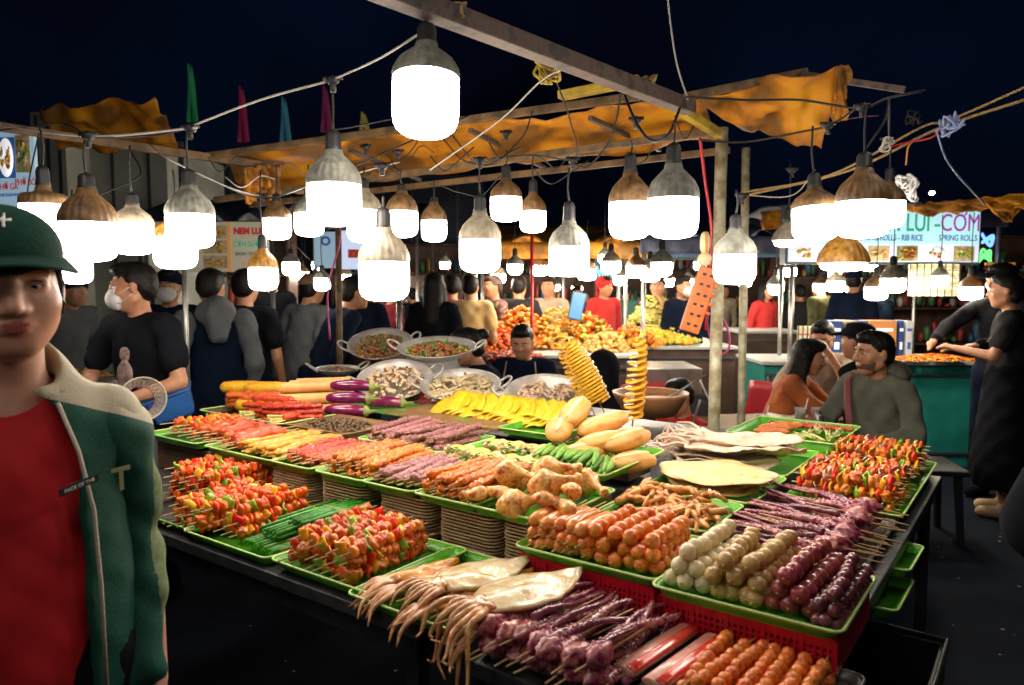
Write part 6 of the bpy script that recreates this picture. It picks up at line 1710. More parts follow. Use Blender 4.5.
# menu grid under it and the one on the counter
def menu_grid(x0, y0, x1, y1, Y, nx, ny, label, bg='pic_w'):
    a = P(x0, y1, Y); c = P(x1, y0, Y); w, h = c.x - a.x, c.z - a.z
    t = empty('menu_board', ((a.x + c.x) / 2, Y, (a.z + c.z) / 2), 0, label, 'menu board'); panel(t, (0, 0), w, h, 'sign_pale', 0, 'board', .02)
    m = MB(); m2 = MB()
    for i in range(nx):
        for j in range(ny):
            m = MB(); m.box((w * ((i + .5) / nx - .5), -.013, h * ((j + .58) / ny - .5)), (w / nx * .8, .004, h / ny * .5)); m.build('food_photo', MATS[bg], t)
            m2.box((w * ((i + .5) / nx - .5), -.013, h * ((j + .2) / ny - .5)), (w / nx * .6, .004, h / ny * .12))
    m2.build('price_lines', MATS['ink_red'], t)
    b = MB()
    for i in range(nx + 1): b.box((w * (i / nx - .5), -.016, 0), (.008, .006, h))
    b.build('grid_wire', MATS['sign_frame'], t)
menu_grid(908, 264, 959, 296, 6.0, 7, 4, 'menu board of small food photos hanging under the signboard')
menu_grid(797, 326, 830, 357, 6.05, 7, 3, 'yellow menu sheet standing on the teal counter', 'pic_y')
# left signs
Ys = 5.6; a = P(150, 272, Ys); c = P(268, 222, Ys); W_ = c.x - a.x; H_ = c.z - a.z
t = empty('menu_sign', ((a.x + c.x) / 2, Ys, (a.z + c.z) / 2), 0, 'pale menu sign with yellow food pictures behind the masked man', 'menu sign')
panel(t, (0, 0), W_, H_, 'sign_pale', 0, 'board', .03)
for k, z in enumerate((.30, .0, -.30)): picture(t, (W_ * .06, H_ * z), W_ * .20, H_ * .26, 'pic_y', -.016, None, k); picture(t, (-W_ * .33, H_ * z), W_ * .18, H_ * .26, 'pic_y', -.016, None, k + 5)
text(t, 'NEM LUI', H_ * .17, (W_ * .34, -.02, H_ * .26), MATS['ink_red'], bold=.004, sx=.9)
text(t, 'CƠM SƯỜN', H_ * .16, (W_ * .34, -.02, H_ * .0), MATS['ink_green'], sx=.72)
text(t, 'BÁNH TRÁNG', H_ * .10, (W_ * .34, -.02, -H_ * .17), MATS['ink_grey'], sx=.85)
text(t, 'XIÊN', H_ * .14, (W_ * .34, -.02, -H_ * .38), MATS['ink_orange'])
b = MB(); b.box((W_ * .18, -.018, 0), (.02, .006, H_)); b.build('divider', MATS['ink_orange'], t)
Ys = 3.4; a = P(-30, 212, Ys); c = P(38, 128, Ys); W_ = c.x - a.x; H_ = c.z - a.z
t = empty('food_sign', ((a.x + c.x) / 2, Ys, (a.z + c.z) / 2), 0, 'pale blue food sign at the far left with bowls and red words', 'food sign', rot=(0, 0, R(-8)))
panel(t, (0, 0), W_, H_, 'sign_blue', 0, 'board', .02)
panel(t, (W_ * .09, H_ * .14), W_ * .24, H_ * .48, 'ink_blue', -.012, 'dark_square'); picture(t, (W_ * .09, H_ * .14), W_ * .22, H_ * .46, 'pic_y', -.016, 'ink_white', 2)
picture(t, (W_ * .35, H_ * .18), W_ * .22, H_ * .44, 'pic_g', -.016, None, 3)
text(t, 'PHỞ GÀ', H_ * .11, (W_ * .08, -.014, -H_ * .24), MATS['ink_red'], sx=.7)
text(t, 'PHỞ BÒ', H_ * .11, (W_ * .36, -.014, -H_ * .19), MATS['ink_red'], sx=.7)
text(t, 'CHICKEN-PHO', H_ * .055, (W_ * .10, -.014, -H_ * .32), MATS['ink_blue'], sx=.8)
# blue poster and red flag near the wooden pole
Ys = 6.2; t = empty('poster', P(326, 250, Ys), 0, 'light blue poster with a blue drawing left of the wooden pole', 'poster'); panel(t, (0, 0), .20, .30, 'sign_blue', 0, 'sheet'); text(t, 'O', .10, (0, -.01, .04), MATS['ink_blue'], bold=.004)
t = empty('poster', P(350, 250, Ys), 0, 'grey white poster with a small red flag right of the wooden pole', 'poster'); panel(t, (0, 0), .20, .32, 'sign_lilac', 0, 'sheet'); panel(t, (.03, -.03), .09, .07, 'ink_red', -.006, 'red_flag')
b = MB(); st = [(.018 * (1 if k % 2 == 0 else .42) * math.sin(PI * k / 5), .018 * (1 if k % 2 == 0 else .42) * math.cos(PI * k / 5)) for k in range(10)]
b.solid(st, 0, .003); b.build('star', MATS['pepper_yellow'], t, loc=(.03, -.010, -.03), rot=(PI / 2, 0, 0))
# pennants on poles
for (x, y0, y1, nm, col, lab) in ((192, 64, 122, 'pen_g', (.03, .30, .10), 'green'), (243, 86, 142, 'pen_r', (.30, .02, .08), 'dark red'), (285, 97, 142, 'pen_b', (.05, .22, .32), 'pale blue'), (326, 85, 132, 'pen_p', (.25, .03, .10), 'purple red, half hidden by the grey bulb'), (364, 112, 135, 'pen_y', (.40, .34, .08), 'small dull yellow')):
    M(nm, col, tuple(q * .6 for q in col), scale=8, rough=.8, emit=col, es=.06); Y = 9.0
    a = P(x, y1, Y); c = P(x, y0, Y); h = c.z - a.z
    t = empty('pennant', a, 0, '%s pennant standing upright against the night sky' % lab, 'pennant', 'pennants on poles at the upper left')
    b = MB(); b.tube([(0, 0, -1.2), (0, 0, h)], .008, 6); b.build('staff', MATS['cord'], t)
    b = MB(); b.sheet(lambda u, v: (-.02 + (.065 * (1 - v) ** .7 + .012) * (u - .3) * 2, .03 * math.sin(u * 5 + v * 3), h * v), 8, 14); b.build('flag', MATS[nm], t, solidify=.003)
# building at the left
M('wall_grey', (.42, .44, .38), (.30, .32, .28), scale=3, rough=.8); M('wall_dark', (.035, .045, .07), (.02, .03, .05), scale=3, rough=.8)
def block(name, x0, y0, x1, y1, Y, dep, mat, label, cat, zb=None, extra=None, rz=0):
    a = P(x0, y1, Y); c = P(x1, y0, Y); z0 = a.z if zb is None else zb
    t = empty(name, ((a.x + c.x) / 2, Y + dep / 2, z0), 0, label, cat, rot=(0, 0, rz)); w, h = c.x - a.x, c.z - z0
    b = MB(); b.box((0, 0, h / 2), (w, dep, h)); b.build('wall', MATS[mat], t)
    b = MB()
    for k in range(3): b.box((-w / 2 + w * (k + .5) / 3, -dep / 2 - .006, h * .5), (.03, .012, h * .98))
    b.build('panel_seam', MATS['sign_frame'], t)
    return t, w, h
block('building', 36, 112, 64, 240, 7.2, .6, 'wall_grey', 'narrow grey green building side at the far left', 'building', 0)
block('building', 62, 142, 166, 250, 7.6, 1.5, 'wall_grey', 'grey panelled kiosk wall behind the left bulbs', 'building', 0)
block('building', 160, 158, 245, 250, 9.5, 2, 'wall_dark', 'dark blue building behind the menu sign', 'building', 0)
block('building', 345, 175, 480, 300, 13, 3, 'wall_dark', 'far dark building behind the yellow shirt', 'building', 0)
t, w, h = block('market_wall', -400, 232, 1500, 300, 16, 1, 'wall_dark', 'dark far wall closing the market at the back', 'wall', 0)
# ---------------------------------------------------------------- far stalls
M('counter_teal', (.015, .22, .19), (.010, .16, .14), scale=6, rough=.45)
M('counter_top', (.40, .42, .40), rough=.4)
M('counter_brown', (.09, .045, .03), (.05, .028, .02), scale=8, rough=.6)
def counter(x0, x1, y_top, Y, dep, zt, mat, label, top='counter_top', rz=0, letters=None):
    a = P(x0, y_top, Y); c = P(x1, y_top, Y); w = c.x - a.x
    t = empty('stall_counter', ((a.x + c.x) / 2, Y + dep / 2, 0), 0, label, 'counter', rot=(0, 0, rz))
    b = MB(); b.box((0, 0, zt / 2 - .01), (w, dep, zt - .02)); b.build('front', MATS[mat], t)
    b = MB(); b.box((0, 0, zt), (w + .06, dep + .06, .03)); b.build('worktop', MATS[top], t, bevel=.004)
    b = MB(); b.box((0, -dep / 2 - .012, zt - .10), (w, .02, .02)); b.box((0, -dep / 2 - .012, .12), (w, .02, .02)); b.build('trim', MATS['sign_frame'], t)
    if letters: text(t, letters, .12, (0, -dep / 2 - .015, zt - .30), MATS['bread'])
    return t
counter(765, 972, 358, 6.3, .7, .90, 'counter_teal', 'teal stall counter under the right signboard')
counter(475, 640, 352, 6.6, 1.0, .93, 'counter_brown', 'brown stall counter behind the seated man', letters='ĐẶC SẢN')
counter(-120, 128, 380, 4.6, .7, .88, 'counter_teal', 'green stall counter at the left with raw vegetables')
t = empty('steel_cabinet', P(662, 400, 6.0) * 1, 0, 'grey steel cabinet beside the brown counter', 'cabinet'); t.location.z = 0
b = MB(); b.box((0, 0, .46), (.50, .6, .92)); b.build('cabinet_body', MATS['steel'], t, bevel=.01); b = MB(); b.box((0, -.31, .60), (.44, .01, .4)); b.build('cabinet_door', MATS['steel'], t)
counter(585, 735, 345, 7.4, 1.3, .94, 'counter_brown', 'far brown counter piled with fruit')
counter(740, 800, 322, 9.0, .8, 1.0, 'counter_brown', 'far counter left of the teal one')
# heaps of food on the far counters
def far_heap(px, py, Y, ru, rv, h, n, mk, label, seed=0):
    r2 = random.Random(seed); b = MB(); c = P(px, py, Y)
    for k in range(n):
        a = r2.uniform(0, 2 * PI); q = math.sqrt(r2.random()); p = Vector((q * ru * math.cos(a), q * rv * math.sin(a), h * (1 - q ** 2) * r2.uniform(.6, 1)))
        m = r2.choices(range(len(mk)), [x[0] for x in mk])[0]; mk[m][2](b, p, r2, m)
    o = b.build('food_heap', [MATS[x[1]] for x in mk], None, c); tag(o, label, 'food', None, 'stuff')
def onz(px, py, z): return G(px, py, z).y
Z9 = .95
B_ = blobber
def fh(px, py, z, *a, **k):
    c = G(px, py, z); far_heap(px, py, c.y, *a, **k)
fh(495, 350, Z9, .26, .2, .26, 260, [(2, 'ball_orange', B_(.03, .03, .025)), (1, 'pink_meat', B_(.03, .03, .02))], 'heap of orange prawns at the left of the brown counter', seed=1)
fh(520, 346, Z9 + .02, .32, .25, .40, 420, [(2, 'orange_meat', B_(.035, .03, .025)), (1, 'chicken', B_(.03, .03, .02))], 'big heap of orange snacks on the brown counter', seed=2)
fh(558, 346, Z9 + .02, .30, .25, .40, 420, [(2, 'yellow_meat', B_(.03, .03, .025)), (1, 'enoki', sticker(.10, .008)), (1, 'herb', leafer(.06, .03))], 'heap of yellow and green snacks on the brown counter', seed=3)
fh(588, 348, Z9, .32, .22, .36, 420, [(2, 'orange_meat', B_(.03, .03, .025)), (1, 'lime', B_(.03, .03, .02))], 'heap of orange skewers right of the yellow snacks', seed=4)
fh(606, 351, Z9, .22, .16, .20, 170, [(1, 'bread', B_(.05, .03, .025)), (1, 'chicken', B_(.04, .03, .025))], 'heap of golden bread on the brown counter', seed=5)
fh(508, 357, Z9 - .02, .3, .12, .05, 150, [(1, 'pink_meat', sticker(.12, .012)), (1, 'purple_meat', sticker(.12, .012))], 'row of pink meat at the front of the brown counter', seed=6)
fh(656, 338, 1.0, .36, .3, .46, 900, [(4, 'enoki', sticker(.14, .012)), (1, 'lime', B_(.03, .03, .03))], 'tall heap of pale sprouts in a yellow tray', seed=7)
fh(654, 341, .98, .46, .32, .14, 400, [(1, 'pepper_yellow', B_(.04, .04, .03)), (1, 'lime', B_(.04, .04, .03))], 'yellow green ring of fruit under the pale sprouts', seed=8)
fh(632, 346, .95, .3, .2, .2, 200, [(1, 'orange_meat', B_(.04, .03, .03)), (1, 'yellow_meat', B_(.04, .03, .03))], 'orange heap left of the pale sprouts', seed=9)
fh(75, 352, .95, .30, .2, .16, 360, [(3, 'herb', leafer(.08, .04)), (1, 'lime', leafer(.06, .03))], 'big heap of green leaves on the left counter', seed=10)
fh(40, 368, .92, .25, .15, .06, 160, [(2, 'enoki', sticker(.09, .006)), (1, 'purple_meat', sticker(.07, .006))], 'shredded pale cabbage near the woman', seed=11)
fh(85, 376, .92, .18, .1, .05, 110, [(2, 'bread', B_(.025, .025, .015)), (1, 'herb', leafer(.05, .02))], 'golden fried pieces at the front of the left counter', seed=12)
fh(100, 362, .95, .12, .08, .05, 60, [(1, 'red_meat', B_(.03, .03, .02))], 'small heap of red meat on the left counter', seed=13)
fh(931, 360, .94, .36, .12, .045, 260, [(3, 'orange_meat', sticker(.07, .008)), (1, 'yellow_meat', sticker(.07, .008))], 'orange fried snacks on the teal counter at the right', seed=14)
fh(838, 352, .95, .34, .12, .04, 160, [(2, 'yellow_meat', sticker(.07, .009)), (1, 'crumb', B_(.03, .03, .02))], 'pale and orange snacks on the teal counter at the left', seed=15)
fh(778, 300, 1.20, .3, .2, .1, 120, [(2, 'lime', B_(.03, .03, .03)), (1, 'pepper_yellow', B_(.04, .04, .03))], 'far heap of yellow fruit beyond the poles', seed=16)
fh(760, 312, 1.1, .3, .2, .08, 120, [(2, 'herb', leafer(.08, .04)), (1, 'orange_meat', B_(.04, .04, .03))], 'far heap of vegetables beyond the poles', seed=17)
# boxes on the teal counter
M('box_blue', (.02, .06, .24), rough=.6); M('box_orange', (.60, .24, .08), rough=.7); M('box_paper', (.52, .36, .24), rough=.7); M('box_white', (.55, .58, .62), rough=.7)
for (x0, x1, m_, l_) in ((832, 843, 'box_blue', 'blue carton with white script at the left end of the row'), (844, 858, 'box_paper', 'plain carton next to the blue one'), (859, 869, 'box_blue', 'narrow dark blue carton in the middle of the row'), (870, 898, 'box_orange', 'wide orange carton in the row on the teal counter'), (899, 905, 'box_blue', 'thin blue carton right of the orange one'), (906, 914, 'box_white', 'pale striped carton at the right end of the row')):
    a = G(x0, 350, .92); Y = 6.6; a = P(x0, 345, Y); c = P(x1, 321, Y)
    t = empty('carton', ((a.x + c.x) / 2, Y + .12, .93), 0, l_, 'carton', 'cartons on the teal counter'); h = c.z - .93; w = c.x - a.x - .004
    b = MB(); b.box((0, 0, h / 2), (w, .22, h)); b.build('carton_body', MATS[m_], t, bevel=.003)
    b = MB(); b.box((0, -.112, h * .75), (w * .7, .003, h * .08)); b.box((0, -.112, h * .3), (w * .5, .003, h * .2)); b.build('print', MATS['ink_white' if m_ != 'box_white' else 'ink_blue'], t)
# small table of the seated guests, with drinks
def low_table(c, w, l, z, label, rz=.0, mat='tray_brown'):
    t = empty('table', c, 0, label, 'table', rot=(0, 0, rz)); b = MB(); b.box((0, 0, z), (w, l, .03)); b.build('tabletop', MATS[mat], t, bevel=.004)
    for sx in (-1, 1):
        for sy in (-1, 1): b = MB(); b.tube([(sx * (w / 2 - .05), sy * (l / 2 - .05), 0), (sx * (w / 2 - .06), sy * (l / 2 - .06), z)], .016, 8); b.build('leg', MATS['table_frame'], t)
g = P(790, 415, 4.5); low_table((g.x, 4.55, 0), 1.0, .62, .70, 'low brown table of the seated guests with drinks', .1)
c = G(816, 424, .715); cup(c, .032, .10, 'plastic cup of red drink in front of the grey hoodie man', None, 'red_drink')
c = G(800, 426, .715); cup(c, .034, .11, 'plastic cup of milky coffee left of the red drink', 'straw_white', 'coffee', .3)
c = G(762, 432, .715); cup(c, .036, .10, 'empty clear cup with two straws near the poles', 'straw_white', None, .2)
b = MB(); c = G(828, 412, .72)
for k in range(6): b.box((.0, k * .012 - .03, .008 + .004 * (k % 3)), (.20, .06, .012), rot=(.1 * k, 0, .1 * k))
tag(b.build('omelette', MATS['pineapple'], None, c), 'yellow folded pancakes on the low table', 'pancake')
b = MB(); b.lathe([(0, 0), (.07, 0), (.12, .015), (.125, .018), (0, .008)], 28); tag(b.build('plate', MATS['white_plastic'], None, G(787, 418, .716)), 'white plate on the low brown table', 'plate')
# chairs
M('chair_dark', (.02, .022, .028), rough=.4); M('chair_red', (.40, .015, .025), rough=.4)
def chair(x, y, rz, mat, label, zs=.44):
    t = empty('plastic_chair', (x, y, 0), 0, label, 'chair', rot=(0, 0, R(rz)))
    b = MB(); b.box((0, 0, zs), (.42, .42, .035)); b.build('seat', MATS[mat], t, bevel=.01)
    b = MB(); b.sheet(lambda u, v: ((u - .5) * .44, .20 + .07 * v - .05 * (2 * u - 1) ** 2 + .04, zs + .42 * v), 10, 6); b.build('backrest', MATS[mat], t, solidify=.02)
    for sx in (-1, 1):
        for sy in (-1, 1): b = MB(); b.box((0, 0, zs / 2), (.04, .04, zs), taper=.8); b.build('leg', MATS[mat], t, loc=(sx * .18, sy * .18, 0), rot=(sy * .06, sx * -.06, 0))
    return t
chair(1.98, 3.95, 60, 'chair_dark', 'dark plastic chair under the man in the grey hoodie')
chair(2.55, 4.55, 80, 'chair_dark', 'empty dark plastic chair behind the man in the grey hoodie')
c = P(770, 400, 5.0); chair(c.x - .1, 5.15, -60, 'chair_red', 'red plastic chair under the woman in orange')
c = P(438, 400, 4.4); chair(c.x, 4.55, 0, 'chair_red', 'red plastic chair behind the middle pan')
c = P(670, 400, 4.9); chair(c.x + .0, 5.0, 20, 'chair_red', 'red plastic chair beside the steel cabinet')
c = P(800, 400, 5.4); chair(c.x + .05, 5.45, -10, 'chair_dark', 'dark plastic chair under the man with glasses')
c = P(692, 420, 4.3); chair(c.x + .05, 4.5, 0, 'chair_dark', 'dark plastic chair under the child in red')
# blue box, wire basket beside the masked man
M('blue_plastic', (.03, .14, .42), (.02, .10, .34), scale=9, rough=.35); M('wire', (.45, .38, .30), rough=.4, metal=.3)
ct = P(172, 405, 3.5); t = empty('plastic_bin', ct, 0, 'blue plastic container lying beside the wire basket', 'container', rot=(R(8), R(-18), R(20)))
b = MB(); b.box((0, 0, 0), (.20, .15, .12), taper=.85); b.build('bin_body', MATS['blue_plastic'], t, bevel=.012); b = MB(); b.box((.0, 0, .064), (.22, .17, .012)); b.build('lid', MATS['blue_plastic'], t, bevel=.004)
b = MB(); b.box((-.02, -.03, .085), (.05, .02, .03)); b.build('red_clip', MATS['red_plastic'], t, bevel=.004)
t = empty('wire_basket', P(140, 400, 3.2), 0, 'open wire basket standing on edge by the blue container', 'basket', rot=(R(80), R(-10), R(35))); t.scale = (.8, .8, .8)
b = MB()
for k in range(9):
    z = k * .016; r_ = .075 + .018 * k / 8 * 2.2
    b.tube([(r_ * math.cos(2 * PI * j / 24), r_ * math.sin(2 * PI * j / 24), z) for j in range(25)], .0022 if k < 8 else .005, 5, cap=False)
for j in range(26):
    a = 2 * PI * j / 26
    for sg in (-1, 1): b.tube([(.075 * math.cos(a), .075 * math.sin(a), 0), (.095 * math.cos(a + sg * .12), .095 * math.sin(a + sg * .12), .064), (.115 * math.cos(a + sg * .24), .115 * math.sin(a + sg * .24), .128)], .0016, 5)
b.build('wire_mesh', MATS['wire'], t)
b = MB(); b.tube([(.075 * math.cos(2 * PI * j / 20), .075 * math.sin(2 * PI * j / 20), -.002) for j in range(21)], .004, 6, cap=False); b.build('base_ring', MATS['red_plastic'], t)
# ---------------------------------------------------------------- far canopies and far bulbs
def canopy(x0, x1, yp, ye, Y, dep, mat, label):
    a = P(x0, ye, Y); c = P(x1, ye, Y); pk = P((x0 + x1) / 2, yp, Y).z; w = c.x - a.x
    t = empty('canopy', ((a.x + c.x) / 2, Y + dep / 2, a.z), 0, label, 'canopy'); h = pk - a.z
    b = MB(); b.sheet(lambda u, v: ((u - .5) * w, (v - .5) * dep, h * (1 - abs(2 * v - 1)) + .04 * math.sin(u * 25) * abs(2 * v - 1)), 30, 10); b.build('roof_cloth', MATS[mat], t, solidify=.01)
    b = MB(); b.sheet(lambda u, v: ((u - .5) * w, -dep / 2 - .004 + .02 * math.sin(u * 40) * v, -.02 - .16 * v), 60, 3); b.build('valance', MATS[mat], t, solidify=.006)
    for sx in (-1, 1):
        for sy in (-1, 1): b = MB(); b.tube([(sx * (w / 2 - .05), sy * (dep / 2 - .05), -a.z), (sx * (w / 2 - .05), sy * (dep / 2 - .05), 0)], .02, 8); b.build('post', MATS['steel'], t)
canopy(470, 650, 218, 240, 7.2, 1.8, 'tarp', 'orange brown canopy over the brown counter')
canopy(560, 800, 226, 243, 9.5, 2.2, 'tarp_blue', 'blue canopy over the far stalls')
canopy(230, 420, 195, 215, 9.5, 2.0, 'tarp_dark', 'dark canopy behind the wooden pole')
canopy(640, 790, 215, 234, 6.8, 1.2, 'tarp_dark', 'dark canopy just beyond the two poles')
canopy(790, 1010, 198, 206, 6.4, 1.4, 'tarp_dark', 'dark canopy over the teal counter')
canopy(130, 275, 190, 218, 5.8, 1.4, 'tarp_dark', 'dark blue awning over the menu sign')
fb = [(515, 270, 16), (540, 271, 15), (498, 279, 14), (553, 272, 12), (587, 275, 17), (611, 268, 18), (620, 281, 14), (636, 272, 18), (650, 276, 18), (662, 270, 22), (668, 283, 12), (688, 283, 11), (556, 288, 9), (577, 290, 10), (700, 285, 12),
      (776, 290, 16), (820, 288, 12), (836, 287, 16), (852, 291, 12), (876, 294, 20), (893, 286, 22), (918, 280, 12), (971, 294, 20), (806, 277, 9), (424, 268, 8), (745, 283, 12), (757, 290, 9), (290, 278, 12), (302, 276, 12), (222, 296, 12), (306, 290, 13), (230, 292, 10), (346, 279, 12), (366, 285, 8), (392, 282, 9), (770, 278, 8), (785, 280, 8), (866, 282, 9), (410, 300, 7), (903, 276, 9), (600, 290, 8), (640, 292, 8), (727, 285, 9), (508, 288, 8), (466, 290, 8)]
for i, (x, y, w) in enumerate(fb):
    D = .15; Y = min(D * F_PX / w, 14.5); D = w * Y / F_PX
    p = P(x, y - w * .35, Y)
    d = round(D * 50) / 50
    wh = 'left side' if x < 420 else ('centre' if x < 715 else 'right side')
    bulb(p, max(d, .08), d * .62, d * .55, d * .4, 'cone' if i % 3 == 0 else 'cyl', ('h_grey', 'h_brown', 'h_white')[i % 3], .30 + .05 * (i % 4), 'small distant lit bulb over the far stalls, %s of the market' % wh, glow='glow_far', group='distant bulbs at the %s' % wh, n=14)
# neon signs
M('neon_cyan', (.1, .3, .4), emit=(.15, .75, .85), es=1.2); M('neon_purple', (.2, .1, .4), emit=(.5, .3, 1.0), es=1.2); M('neon_blue', (.05, .1, .5), emit=(.10, .25, 1.0), es=1.6); M('neon_green', (.05, .4, .1), emit=(.15, .8, .2), es=.8); M('screen', (.04, .12, .25), emit=(.10, .28, .60), es=.35)
for (x0, y0, x1, y1, Y, m_, l_) in ((596, 262, 612, 280, 10, 'neon_cyan', 'cyan lit sign left of the far canopy'), (615, 246, 660, 262, 11, 'neon_purple', 'violet lit banner under the blue canopy'), (662, 240, 718, 258, 11, 'sign_cyan', 'pale cyan lit banner under the blue canopy'), (850, 268, 900, 276, 11, 'neon_cyan', 'far cyan lit strip below the signboard')):
    a = P(x0, y1, Y); c = P(x1, y0, Y); t = empty('lit_sign', ((a.x + c.x) / 2, Y, (a.z + c.z) / 2), 0, l_, 'lit sign'); w, h = c.x - a.x, c.z - a.z
    b = MB(); b.box((0, .03, 0), (w + .06, .05, h + .06)); b.build('frame', MATS['sign_frame'], t); b = MB(); r2 = random.Random(int(x0))
    for k in range(14): b.box((-w / 2 + w * (k + .5) / 14, 0, r2.uniform(-.2, .2) * h), (w / 14 * .7, .006, h * r2.uniform(.3, .6)))
    b.build('lit_pattern', MATS[m_], t)
a = P(577, 306, 6.9); t = empty('screen', a, 0, 'blue lit tablet screen leaning on the far counter', 'screen', rot=(0, R(12), 0)); panel(t, (0, 0), .11, .24, 'screen', 0, 'display', .01); b = MB(); b.box((0, .010, 0), (.13, .008, .26)); b.build('casing', MATS['sign_frame'], t)
def neon(px, py, Y, s, mat, label, seed):
    r2 = random.Random(seed); pts = [Vector((s * math.sin(k * 1.9 + seed), 0, s * math.cos(k * 2.7 + seed))) for k in range(7)]; b = MB(); b.tube(bez(pts + [pts[0]], 42), .012, 6)
    tag(b.build('neon_loop', MATS[mat], None, P(px, py, Y)), label, 'neon light')
neon(988, 240, 6.4, .055, 'neon_blue', 'curly blue neon light right of the signboard', 1); neon(984, 256, 6.4, .06, 'neon_green', 'curly green neon light below the blue one', 2)
b = MB(); b.box((0, 0, 0), (.26, .02, .025)); tag(b.build('lit_bar', MATS['ink_orange'], None, P(1000, 264, 6.6)), 'short orange lit bar at the right edge', 'lit bar')
b = MB(); b.blob((0, 0, 0), (.05, .05, .03), 2, 0); tag(b.build('street_lamp', MATS['glow_far'], None, P(932, 193, 14)), 'tiny distant street lamp high over the signboard', 'street lamp')

# more lit stalls in the depth of the market: canopies, shelves of goods and counters
M('goods_y', (.34, .18, .03), rough=.5, rand=.1); M('goods_r', (.26, .03, .02), rough=.5, rand=.1); M('goods_g', (.04, .12, .05), rough=.5, rand=.1); M('goods_b', (.02, .10, .20), rough=.5, rand=.1); M('goods_w', (.30, .28, .24), rough=.5)
def shelf(px, Y, w, h, label, seed):
    r2 = random.Random(seed); c = P(px, 300, Y); t = empty('goods_shelf', (c.x, Y, 0), 0, label, 'shelf')
    b = MB()
    for sx in (-1, 1): b.box((sx * w / 2, 0, h / 2), (.03, .35, h))
    nr = 4
    for k in range(nr): b.box((0, 0, .75 + (h - .8) * k / (nr - 1)), (w - .04, .34, .02))
    b.box((0, .18, h / 2), (w, .01, h)); b.build('rack', MATS['counter_brown'], t)
    b = MB()
    for k in range(nr - 1):
        x = -w / 2 + .06
        while x < w / 2 - .06:
            ww = r2.uniform(.04, .09); hh = r2.uniform(.10, (h - .8) / (nr - 1) - .06); m = r2.randrange(5)
            hh *= r2.uniform(.4, 1); b.blob((x + ww / 2, r2.uniform(-.12, .02), .76 + (h - .8) * k / (nr - 1) + hh / 2), (ww * .55, .05, hh * .52), 1, .3, 2, m, mi=m, box=.4); x += ww * r2.choice((1, 1, 1.6))
    g = b.build('goods', [MATS['goods_' + q] for q in 'yrgbw'], t); g['kind'] = 'stuff'
for px, Y, w, h, nm, sd in ((400, 12.5, 2.2, 2.3, 'lit shelf of coloured goods beyond the long haired woman', 1), (560, 12.8, 2.6, 2.3, 'lit shelf of coloured goods beyond the red pole', 2), (655, 12.4, 2.0, 2.4, 'lit shelf of coloured goods under the blue canopy', 3), (765, 11.6, 1.8, 2.2, 'lit shelf of coloured goods right of the poles', 4), (850, 10.8, 2.2, 2.2, 'lit shelf of coloured goods beyond the cartons', 5), (235, 9.0, 1.4, 2.2, 'lit shelf of coloured goods behind the menu sign', 6), (955, 10.5, 2.2, 2.3, 'lit shelf of coloured goods behind the right standing pair', 7)):
    shelf(px, Y, w, h, nm, sd)
for i, (x, y, w) in enumerate(((495, 252, 14), (560, 258, 12), (605, 255, 15), (640, 262, 12), (700, 262, 14), (790, 268, 15), (835, 272, 14), (890, 270, 12), (940, 276, 18), (246, 262, 14), (318, 262, 14), (60, 300, 14), (95, 290, 12), (445, 262, 12), (870, 262, 16))):  # extra far bulbs, added to brighten the background stalls
    p = P(x, y, min(.14 * F_PX / w, 13)); bulb(p, .12, .08, .07, .05, 'cyl', 'h_grey', .35, 'small distant bulb added to light the far stalls', glow='glow_far', group='distant bulbs added to light the far stalls', n=14)
# ---------------------------------------------------------------- people
M('ochre_tee', (.62, .42, .18), (.52, .34, .13), scale=6, rough=.85); M('orange_cloth', (.38, .10, .02), (.30, .075, .015), scale=8, rough=.85, bump=.3)
M('grey_hoodie', (.13, .135, .105), (.085, .09, .07), scale=9, rough=.95, spec=.1, bump=.4, bscale=40); M('grey_cloth', (.13, .14, .145), (.09, .10, .11), scale=8, rough=.95, spec=.1, bump=.4, bscale=14)
M('red_cloth', (.45, .02, .02), rough=.85); M('tan_cloth', (.40, .32, .24), (.28, .22, .16), scale=20, rough=.85); M('floral', (.28, .12, .10), (.45, .36, .26), scale=22, rough=.85, c3=(.10, .05, .06))
M('print_fig', (.42, .30, .26), (.16, .10, .10), scale=40, rough=.8)
M('denim', (.05, .09, .16), (.03, .06, .11), scale=30, rough=.9, spec=.1); M('olive', (.10, .10, .04), (.06, .06, .025), scale=12, rough=.9, spec=.1); M('wine', (.16, .02, .03), rough=.9, spec=.1)
M('teal_cloth', (.05, .16, .13), rough=.85); M('rose_bag', (.22, .055, .055), (.16, .04, .04), scale=9, rough=.7, bump=.4, bscale=20); M('tan_shoe', (.50, .34, .20), rough=.7); M('charcoal', (.016, .017, .018), (.024, .024, .025), scale=8, rough=.95, spec=.1, bump=.4, bscale=12)
def at(px, Y, z=0): p = P(px, 300, Y); return (p.x, Y, z)
